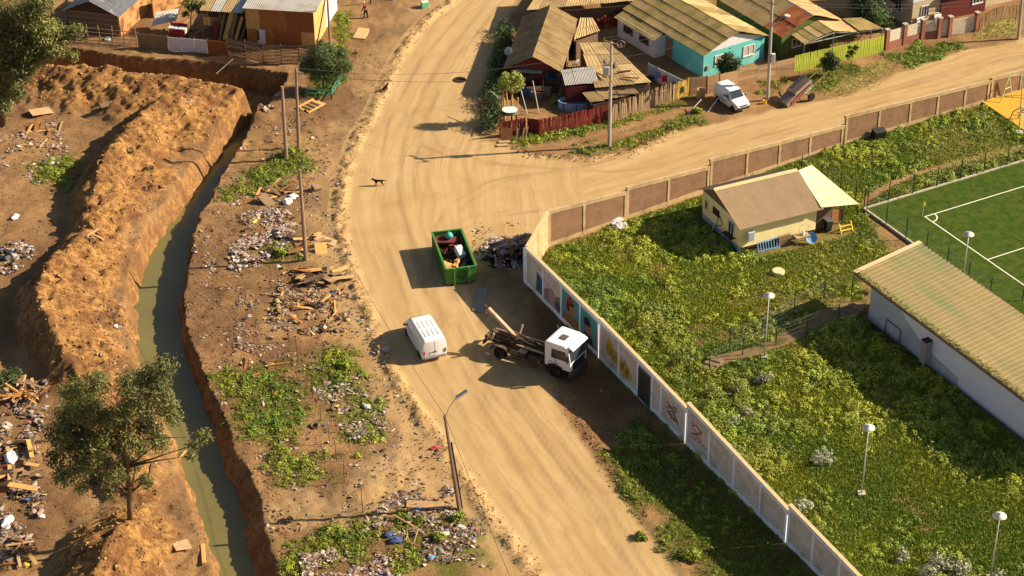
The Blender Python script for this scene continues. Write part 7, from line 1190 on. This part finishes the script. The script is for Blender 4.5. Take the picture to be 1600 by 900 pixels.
for i, (x, y, r, lb) in enumerate(((1195, 598, .9, 'grey-green shrub mound beside the lot lamp post'), (1152, 612, 1.2, 'tall pale shrub below the footpath steps'), (1122, 622, 1.0, 'broad green bush between the steps and the white wall'), (1172, 652, .9, 'silvery thistle clump above the white wall graffiti'), (1146, 665, .8, 'silvery thistle clump beside the white wall coping'), (1282, 722, 1.0, 'silvery shrub left of the open grass lamp post'), (1254, 792, .8, 'pale thistle beside the stepped white wall'), (1410, 872, .8, 'small silver shrub on the lower lot grass'), (1468, 884, 1.1, 'rounded silver-green shrub in the lower row'), (1498, 896, 1.0, 'low silver-green shrub in the lower row beside the lamp post'), (1450, 905, 1.0, 'wide silver shrub at the lot edge row'), (1555, 908, .9, 'rounded silver shrub behind the lowest lamp post'))):
    shrub(lb, (x, y), r, silver if i not in (1, 2) else palel, int(900 * r), .13, .8, (.65, 1.15))
for x, y, r, lb in ((17, 598, 1.3, 'dark green bush at the foot of the spoil mound'), (537, 572, .75, 'round green bush at the road edge above the rubbish'), (1005, 842, .6, 'pale leafed bush at the road edge of the shaded verge'), (1012, 128, .7, 'leafy bush behind the grey picket fence'), (868, 160, .7, 'leafy bush beside the pool in the yard'), (1078, 872, .8, 'yellowish bush on the verge under the white wall'), (715, 812, .6, 'green bush at the foot of the leaning street lamp'), (452, 242, .9, 'green creeper round the foot of the bare topped pole'), (437, 398, .7, 'green bush in the white rubbish heap'), (690, 842, .6, 'broad green weed beside the blue scrap'), (1090, 176, .6, 'bushy weed at the track end near the leaning pale poles')): shrub(lb, (x, y), r, darkl if x < 30 or x == 1012 else weedm, int(1000 * r), .13, .8, (.7, 1.25))
p0 = T(770, 130); hg = thing('road_hedge', 'dark shaded hedge along the road side of the brown house', 'hedge', p0); bl = []
for i in range(34):
    f = i / 33; x = 792 - 30 * f + U(-7, 7); y = 48 + 158 * f; q = T(x, y); bl.append((q.x, q.y, q.z + U(.35, .95), U(.7, 1.05)))
b = MB()
for q in bl[::3]: a = Vector(q[:3]) - p0; b.tube([(a.x, a.y, -.1), (a.x + U(-.2, .2), a.y, a.z)], [.05, .03], 4)
kid(b, 'stem', bark, hg); foliage(hg, bl, 9500, darkl, .16, 1.5, .2, .55, (.6, 1.2))
# ================================================================== loose earth, litter, debris
def bits(name, label, X, Y, size, flat, cols, m, lift=.02, up=0.0):
    """small irregular lumps / scraps as one countless mass"""
    n = len(X); Z = gzv(X, Y); base = np.array([[1, 0, 0], [-.5, .87, 0], [-.5, -.87, 0], [0, 0, 1.0], [0, 0, -.6]]); V = base[None] * size[:, None, None] * (1 + R.uniform(-.4, .4, (n, 5, 1))) * np.stack([1 + 1.2 * R.random(n) ** 3, np.ones(n), np.ones(n)], 1)[:, None, :] * np.array([1, 1, flat]); a = R.uniform(0, 6.28, n); ca_, sa_ = np.cos(a), np.sin(a); x = V[..., 0] * ca_[:, None] - V[..., 1] * sa_[:, None]; y = V[..., 0] * sa_[:, None] + V[..., 1] * ca_[:, None]; tilt = R.normal(size=(n, 2)) * .35; z = V[..., 2] + x * tilt[:, :1] + y * tilt[:, 1:]
    P_ = np.stack([x + X[:, None], y + Y[:, None], z + (Z + lift + up * R.random(n))[:, None]], -1).reshape(-1, 3); f = np.array([[0, 1, 3], [1, 2, 3], [2, 0, 3], [1, 0, 4], [2, 1, 4], [0, 2, 4]]); F = (np.arange(n)[:, None, None] * 5 + f[None]).reshape(-1, 3); c = cols[R.integers(0, len(cols), n)] * (.75 + .5 * R.random((n, 1)))
    o = npmesh(name, P_, F, m, None, np.repeat(c, 5, axis=0)); return tag(o, label, None, None, 'stuff')
scr = mat('scrap', (255, 255, 255), .8, .05, 2, attr='tint'); earthb = mat('clod_earth', (255, 255, 255), .95, .1, 2, attr='tint')
def lc(*c): return np.array([lin(q) for q in c])
X, Y = sample_mask(np.clip(A_mound, 0, 1) * (~ins_can) * .9, (-52, -14, 96, 176), 24000); bits('earth_clods', 'loose clods of earth on the spoil mounds', X, Y, .025 + .16 * R.random(len(X)) ** 4, .8, lc((160, 120, 72), (136, 98, 60), (174, 136, 86), (118, 82, 54)), earthb)
n = 2600; t_ = R.random(n) * (len(ROADLW) - 1); i_ = t_.astype(int); q = ROADLW[i_] + (ROADLW[np.minimum(i_ + 1, len(ROADLW) - 1)] - ROADLW[i_]) * (t_ - i_)[:, None] + R.normal(size=(n, 2)) * .4; bits('berm_clods', 'loose clods along the dirt road edge', q[:, 0], q[:, 1], .02 + .07 * R.random(n) ** 2, .8, lc((150, 116, 74), (120, 90, 60), (174, 140, 94)), earthb)
VB = np.vstack([GV([(800, 232), (850, 244), (920, 250), (985, 239), (1050, 206)]), GV([(850, 560), (905, 660), (960, 740), (1010, 808), (1060, 880)])]); n = 1500; t_ = R.random(n) * 8; i_ = np.minimum(t_.astype(int), 8); i_ = np.where(i_ == 4, 3, i_); q = VB[i_] + (VB[i_ + 1] - VB[i_]) * (t_ - np.floor(t_))[:, None] + R.normal(size=(n, 2)) * .35; bits('verge_clods', 'loose clods along the right verge of the road', q[:, 0], q[:, 1], .02 + .07 * R.random(n) ** 2, .8, lc((146, 108, 70), (116, 84, 58)), earthb)
PAL = lc((184, 172, 162), (166, 146, 134), (140, 112, 86), (160, 126, 90), (104, 80, 60), (170, 138, 126), (132, 122, 120), (70, 58, 48), (150, 134, 112), (176, 160, 138), (92, 72, 56), (128, 98, 72), (116, 88, 64)); PALW = lc((196, 186, 180), (178, 160, 152), (164, 138, 128), (140, 114, 92), (176, 158, 134), (150, 122, 104), (132, 102, 76), (104, 82, 62), (196, 176, 164), (160, 128, 98)); PALB = lc((150, 112, 76), (120, 86, 60), (176, 136, 92), (96, 72, 54), (190, 160, 120), (150, 140, 126))
def poly_pts(px, n):
    P_ = GV(px); x0_, x1_, y0_, y1_ = P_[:, 0].min(), P_[:, 0].max(), P_[:, 1].min(), P_[:, 1].max(); X = R.uniform(x0_, x1_, n * 3); Y = R.uniform(y0_, y1_, n * 3); k = inside(X, Y, P_) & (R.random(n * 3) < np.clip(.4 + 2.4 * fbm(X, Y, 1.1, 90, 3), .02, 1)); return X[k][:n], Y[k][:n]
def litter(label, px, n, smin, smax, pal, flat=.3, up=.1):
    """crumpled flat scraps: bent five-cornered sheets, slivers and a few big pieces"""
    X, Y = poly_pts(px, int(n * 1.0)); n = len(X); Z = gzv(X, Y); s = smin + (smax * 1.15 - smin) * R.random(n) ** 3.2; asp = 1 + 2.2 * R.random(n) ** 3
    a5 = np.array([0, 1.3, 2.5, 3.7, 5.0])[None] + R.uniform(-.35, .35, (n, 5)); rr = s[:, None] * R.uniform(.6, 1.25, (n, 5)); x = np.cos(a5) * rr * asp[:, None] ** .5; y = np.sin(a5) * rr / asp[:, None] ** .5
    z = R.normal(size=(n, 5)) * s[:, None] * .22; x = np.concatenate([x, np.zeros((n, 1))], 1); y = np.concatenate([y, np.zeros((n, 1))], 1); z = np.concatenate([z, (s * R.uniform(.15, .55, n))[:, None]], 1)
    t_ = R.uniform(0, 6.28, n)[:, None]; x, y = x * np.cos(t_) - y * np.sin(t_), x * np.sin(t_) + y * np.cos(t_); tl = R.normal(size=(n, 2)) * .22; z = z + x * tl[:, :1] + y * tl[:, 1:]
    heapz = up * np.clip(.3 + 2 * fbm(X, Y, 1.0, 97), 0, 1) * R.random(n); P_ = np.stack([x + X[:, None], y + Y[:, None], z + (Z + .03 + heapz)[:, None]], -1).reshape(-1, 3)
    f = np.array([[i, (i + 1) % 5, 5] for i in range(5)]); F = (np.arange(n)[:, None, None] * 6 + f[None]).reshape(-1, 3); c = pal[R.integers(0, len(pal), n)] * (.6 + .6 * R.random((n, 1))); hot = R.random(n) < .014; c[hot] = lc((150, 60, 54), (70, 104, 150), (190, 160, 70), (60, 120, 100))[R.integers(0, 4, hot.sum())]
    o = npmesh('litter', P_, F, scr, None, np.repeat(c, 6, axis=0)); return tag(o, label, None, None, 'stuff')
litter('scattered scraps over the whole canal side lot', [(395, 200), (500, 170), (540, 330), (560, 470), (640, 640), (740, 790), (770, 890), (440, 895), (400, 760), (340, 640), (290, 480), (310, 340)], 7500, .03, .16, PAL, .3, .05)
litter('white and pink rubbish heap beside the wooden pole', [(375, 335), (440, 325), (468, 345), (462, 380), (420, 415), (360, 425), (350, 395), (380, 370)], 3000, .04, .2, PALW, .4, .35)
litter('mixed rubbish heap below the plank pile', [(440, 420), (530, 425), (550, 480), (540, 520), (470, 525), (420, 500), (425, 470)], 2600, .04, .2, PALB, .5, .3)
litter('pale rubbish strewn along the lower canal lot', [(370, 470), (430, 470), (470, 520), (420, 560), (370, 545)], 1200, .03, .16, PAL, .4, .15); litter('white scraps among the weeds near the panel van shadow', [(480, 600), (560, 590), (605, 650), (600, 685), (545, 690), (520, 640)], 900, .04, .2, PALW, .4, .2)
litter('rubbish round the foot of the leaning street lamp', [(620, 770), (720, 760), (760, 830), (740, 880), (620, 880), (560, 830)], 2000, .04, .2, PAL, .4, .15); litter('pale rubble at the lowest corner of the lot', [(470, 870), (560, 860), (620, 880), (640, 920), (470, 920)], 1500, .04, .2, PALW, .4, .2)
litter('rubbish heap at the corner of the whitewashed wall', [(745, 395), (770, 372), (822, 370), (826, 400), (815, 420), (780, 420), (750, 415)], 2600, .05, .24, PALW, .5, .35); litter('scraps scattered on the road beside the rubbish heap', [(735, 345), (830, 350), (830, 380), (740, 400)], 260, .03, .12, PAL, .3, .02)
litter('wood and rubble waste at the left edge', [(-10, 600), (75, 600), (75, 650), (60, 700), (70, 780), (60, 850), (-10, 890)], 3600, .05, .26, PAL, .4, .3); litter('white scraps on the far left flat', [(-10, 200), (90, 195), (110, 240), (60, 290), (-10, 270)], 900, .03, .2, PALW, .3, .1); litter('black and white rubbish at the mound foot', [(-10, 385), (40, 375), (60, 400), (20, 430), (-10, 430)], 500, .05, .25, np.vstack([PALW, lc((30, 30, 34), (40, 38, 40))]), .5, .2); litter('rubbish in the upper trench corner', [(395, 145), (440, 140), (425, 180), (400, 190)], 500, .05, .24, PAL, .4, .2); litter('scraps scattered on the near spoil mound', [(150, 480), (210, 470), (230, 560), (200, 600), (150, 580)], 250, .03, .15, PAL, .3, .02)
litter('scraps under the whitewashed wall on the road side', [(940, 600), (1040, 665), (1000, 720), (930, 660)], 200, .03, .1, PALW, .3, .02)
def put(mb, name, m, px, rot, label, cat, group=None, lift=0.0, smooth=False): o = mb.build(name, m, None, smooth); p = T(*px); o.location = p + Vector((0, 0, lift)); o.rotation_euler = rot; return tag(o, label, cat, group)
woods = [ply, timber, tanb, darkwood, osb]
def heap(n, cx, cy, sx, sy, label, group, lmin=.8, lmax=2.2, wmin=.1, wmax=.3, up=.5, ms=None):
    for i in range(n):
        L_ = U(lmin, lmax); W_ = U(wmin, wmax); b = MB(); b.box((0, 0, 0), (L_, W_, U(.03, .08))); m_ = random.choice(ms or woods); lb_ = ('short ', 'medium ', 'long ')[min(2, int((L_ - lmin) / (lmax - lmin) * 3))] + ('narrow ' if W_ < (wmin + wmax) / 2 else 'wide ') + {'plywood': 'pale tan ', 'weathered_timber': 'grey-brown ', 'tan_board': 'dull tan ', 'dark_timber': 'dark brown ', 'osb_board': 'orange-brown ', 'osb_board_dark': 'rust brown ', 'dull_red_paint': 'dark red ', 'whitish_slat': 'whitish '}.get(m_.name, '') + label.replace('brown board', 'board').replace('pale ', ''); put(b, 'scrap_plank', m_, (cx + U(-sx, sx), cy + U(-sy, sy)), (U(-.25, .25), U(-.3, .3), U(0, 3.1)), lb_, 'plank', group, U(.08, up))
heap(20, 500, 437, 34, 14, 'board in the timber pile below the brown pole', 'timber pile below the pole', .8, 2.4, .15, .7, .6); heap(12, 480, 385, 24, 14, 'board in the scrap round the brown wooden pole', 'scrap round the pole', .8, 2.0, .15, .6, .4); heap(14, 430, 300, 28, 14, 'plank in the pallet scrap near the white sheet', 'pallet scrap by the white sheet', .9, 2.2, .12, .4, .35)
heap(26, 38, 622, 34, 16, 'plank in the tangled plank heap at the mound foot', 'tangled plank heap', 1.0, 3.0, .08, .22, .8); heap(22, 28, 735, 28, 38, 'brown board in the wrecked furniture heap', 'wrecked furniture heap', .8, 2.2, .15, .6, .7, [osbd, redp, timber, ply, darkwood]); heap(8, 30, 850, 34, 34, 'plank lying on the rubbish flat at the mound foot', 'planks on the rubbish flat', .8, 2.4, .1, .3, .2)
heap(10, 495, 490, 40, 22, 'plank lying in the mixed rubbish heap', 'planks in the mixed rubbish', .7, 1.8, .08, .3, .3); heap(8, 400, 575, 40, 40, 'plank lying on the bare canal bank', 'planks on the canal bank', .7, 1.8, .08, .2, .1); heap(7, 60, 215, 40, 14, 'pale plank on the far left flat', 'planks on the far left flat', 1.0, 2.6, .08, .3, .15); heap(4, 145, 368, 14, 8, 'pale post lying on the spoil mound', 'posts on the spoil mound', 1.2, 2.2, .12, .2, .12, [ply, tanb]); heap(7, 640, 832, 10, 14, 'pale stick in the bundle beside the blue tarp', 'pale sticks by the tarp', 1.2, 2.0, .05, .09, .25, [slw, tanb]); heap(6, 250, 700, 40, 60, 'plank lying beside the canal edge', 'planks beside the canal edge', .8, 2.0, .1, .2, .1)
heap(9, 290, 50, 26, 10, 'scrap board in the junk behind the white sheet fence', 'junk behind the white sheets', .8, 2.2, .1, .5, .9)
for px, rot, d_, m, lb in (((64, 176), (.0, .1, .5), (2.0, 1.4, .06), tanb, 'square tan board lying on the left flat'), ((283, 852), (.15, .1, 2.0), (1.5, 1.1, .05), tanb, 'pale square board lying on the near mound'), ((318, 868), (0, .05, 1.75), (2.1, .28, .12), ply, 'thick orange-brown beam standing on the canal side'), ((664, 792), (.05, 0, -.1), (2.5, .75, .12), mat('old_carpet', (170, 136, 96), .95, .2), 'tan rolled carpet slab beside the leaning street lamp'), ((495, 297), (.3, .2, .6), (.8, .6, .3), timber, 'open grey box lying on the earth beside the road'), ((502, 395), (.8, .1, .3), (1.0, 1.5, .06), ply, 'tan board propped against the foot of the wooden pole'), ((510, 378), (.15, .2, -.3), (1.9, .8, .1), tanb, 'pale panel lying behind the wooden pole'), ((418, 318), (.1, .5, -.7), (1.6, .9, .18), timber, 'slatted brown crate tipped beside the planks'), ((167, 165), (.5, 0, .6), (1.3, .5, .06), brownp, 'dark board stuck in the mound slope')):
    b = MB(); b.box((0, 0, 0), d_, ch=min(.02, d_[2] * .3)); put(b, 'scrap_board', m, px, rot, lb, 'board', None, d_[2] / 2 + .1)
def tyre(px, rot, label):
    b = MB(); n1, n2 = 16, 8; vs = [((.27 + .09 * math.cos(q)) * math.cos(p_), (.27 + .09 * math.cos(q)) * math.sin(p_), .09 * math.sin(q)) for p_ in [2 * math.pi * i / n1 for i in range(n1)] for q in [2 * math.pi * j / n2 for j in range(n2)]]; b.add(vs, [(i * n2 + j, ((i + 1) % n1) * n2 + j, ((i + 1) % n1) * n2 + (j + 1) % n2, i * n2 + (j + 1) % n2) for i in range(n1) for j in range(n2)]); put(b, 'old_tyre', mat('dusty_tyre', (120, 96, 66), .95, .2, 4, rgb2=(60, 50, 42), mix=(.5, .6)), px, rot, label, 'tyre', None, .12, True)
for px, rot, lb in (((157, 256), (.6, .2, 0), 'dusty tyre on the shaded mound shoulder'), ((126, 272), (.5, .3, 0), 'dusty tyre lying at the shaded mound foot'), ((236, 264), (.3, .4, 0), 'dusty tyre half buried on the lit mound slope'), ((224, 296), (.2, .3, 0), 'dusty tyre lower on the lit mound slope'), ((430, 488), (.3, .1, 0), 'dusty tyre beside the mixed rubbish heap'), ((492, 667), (.1, 0, 0), 'dusty tyre among weeds above the bare earth'), ((451, 813), (0, 0, 0), 'dusty tyre flat on bare earth by the lamp shadow'), ((204, 236), (.4, .2, .3), 'dusty tyre near the mound crest')): tyre(px, rot, lb)
def bag(px, r, rgb, label, nm='rubbish_bag', fl=.45, jit=.3): r *= .85; b = MB(); b.blob((0, 0, r * fl * .5), (r * U(.9, 1.3), r * U(.6, .9), r * fl), jit); put(b, nm, mat('bag_%d_%d_%d' % rgb, rgb, .6, .12, 4), px, (0, 0, U(0, 3)), label, 'bag', None, 0, False)
for px, r, c, lb in (((24, 340), .42, (212, 208, 204), 'white bag alone on the far left flat'), ((397, 346), .42, (206, 168, 60), 'yellow sack on the white rubbish heap'), ((450, 317), .6, (222, 220, 216), 'large white crumpled sheet beside the planks'), ((458, 308), .5, (214, 212, 210), 'white crumpled sheet above the larger one'), ((619, 846), .55, (70, 84, 128), 'crumpled blue tarp among weeds'), ((608, 836), .4, (60, 72, 112), 'smaller fold of blue tarp beside the larger'), ((653, 798), .3, (56, 132, 190), 'bright blue plastic under the carpet slab'), ((674, 872), .26, (70, 150, 208), 'light blue plastic scrap in the weeds'), ((48, 660), .36, (196, 44, 40), 'red plastic seat beside the plank heap'), ((681, 700), .3, (170, 62, 52), 'dull red cloth at the road berm'), ((18, 718), .8, (214, 212, 208), 'white car panel in the wrecked furniture heap'), ((8, 405), .6, (36, 36, 40), 'black bag at the foot of the shaded mound'), ((14, 396), .5, (44, 44, 48), 'second black bag above the first at the mound foot'), ((12, 818), .6, (206, 204, 202), 'white torn sack on the rubbish flat'), ((65, 808), .3, (214, 206, 200), 'white sheet scrap at the mound edge'), ((42, 884), .3, (226, 190, 44), 'yellow scrap at the lowest left corner'), ((172, 96), .5, (150, 158, 164), 'grey plastic lump hanging in the trench wall'), ((602, 548), .5, (150, 140, 124), 'grey plastic film in the shadow of the panel van'), ((742, 827), .22, (170, 40, 40), 'small red item on the road edge'), ((788, 392), .45, (176, 184, 196), 'pale blue-grey bag in the heap by the wall corner'), ((775, 398), .4, (190, 188, 186), 'white bag in the heap by the wall corner'), ((803, 384), .45, (150, 118, 88), 'brown sack in the heap by the wall corner'), ((760, 405), .45, (30, 30, 34), 'black bag at the skip side of the wall corner heap'), ((783, 410), .4, (34, 34, 38), 'black bag between the people at the wall corner heap'), ((806, 404), .5, (28, 28, 32), 'large black bag in the heap under the wall corner'), ((771, 386), .4, (38, 38, 44), 'dark bag on the far side of the wall corner heap'), ((871, 618), .12, (80, 150, 190), 'tiny blue packet on the shaded road'), ((692, 836), .4, (186, 178, 166), 'pale sack beside the leaning lamp rubbish'), ((722, 826), .4, (196, 186, 176), 'pale roll lying at the road berm'), ((180, 510), .3, (212, 208, 200), 'white scrap on the near mound slope'), ((572, 636), .45, (206, 196, 182), 'pale sack among weeds near the berm')): bag(px, r, c, lb)
# red sofa on the junk behind the fence, bricks of white foam
t = thing('sofa', 'red sofa with white cushions thrown on the junk behind the white sheets', 'sofa', T(280, 62) + Vector((0, 0, .7)), math.radians(-15)); sf = mat('red_sofa', (140, 34, 40), .85, .15)
b = MB(); b.box((0, 0, .25), (1.7, .8, .5), ch=.05); kid(b, 'seat', sf, t); b = MB(); b.box((0, .38, .6), (1.7, .22, .6), ch=.05); kid(b, 'backrest', sf, t)
for s in (-1, 1): b = MB(); b.box((s * .85, 0, .42), (.2, .8, .5), ch=.05); kid(b, 'armrest', mat('cream_cloth', (214, 190, 150), .9, .1), t); b = MB(); b.box((s * .38, -.02, .58), (.7, .65, .16), ch=.05); kid(b, 'cushion', whitep, t)
b = MB(); b.box((0, .1, -.35), (1.5, .7, .7)); kid(b, 'plinth', darkwood, t)
lean_pole((338, 115), -.6, (364, 92), .6, .05, palep, 'pale pole leaning across the trench edge'); lean_pole((241, 168), 2.1, (305, 157), 2.15, .05, palep, 'pale pipe lying along the mound crest')
P_ = [T(232, 52), T(262, 45), T(268, 36), T(245, 38)]; b = MB(); b.corr((0, 0, .9), (2.4, .6, 1.2), (2.6, 2.0, 1.9), (.3, 1.6, 1.7), .15, .02); o = b.build('corrugated_sheet', galv); o.location = T(238, 54); tag(o, 'grey corrugated sheet lying on the junk beside the sofa', 'metal sheet')
X, Y = sample_mask((~ins_road) * (GX < -6) * (~ins_can) * (dL > .6) * .8, (-52, -4, 96, 176), 16000); bits('soil_clods', 'loose clods of soil over the canal lot', X, Y, .02 + .08 * R.random(len(X)) ** 2.5, .7, lc((128, 98, 68), (108, 80, 56), (150, 118, 82), (92, 70, 52)), earthb)

n = 1600; lx = R.random(n) * (LS + 1) + xw; ly = ye0 + .02 + R.random(n) ** 2 * .5; cz, sz_ = math.cos(st.rotation_euler.z), math.sin(st.rotation_euler.z); C = np.stack([st.location.x + cz * lx - sz_ * ly, st.location.y + sz_ * lx + cz * ly, 3.79 + (ly - ye0) * (4.6 - 3.75) / (ye1 - ye0) + .05 * R.random(n)], 1)
tt = .6 + .6 * R.random(n); o = leafobj('gutter_moss', C, .06 + .07 * R.random(n), unit(R.normal(size=(n, 3)) * .6 + np.array([0, 0, 1])), np.stack([tt * 1.0, tt * .85, tt * .8], 1), weedm); tag(o, 'moss and weeds along the lower edge of the stand roof', None, None, 'stuff')
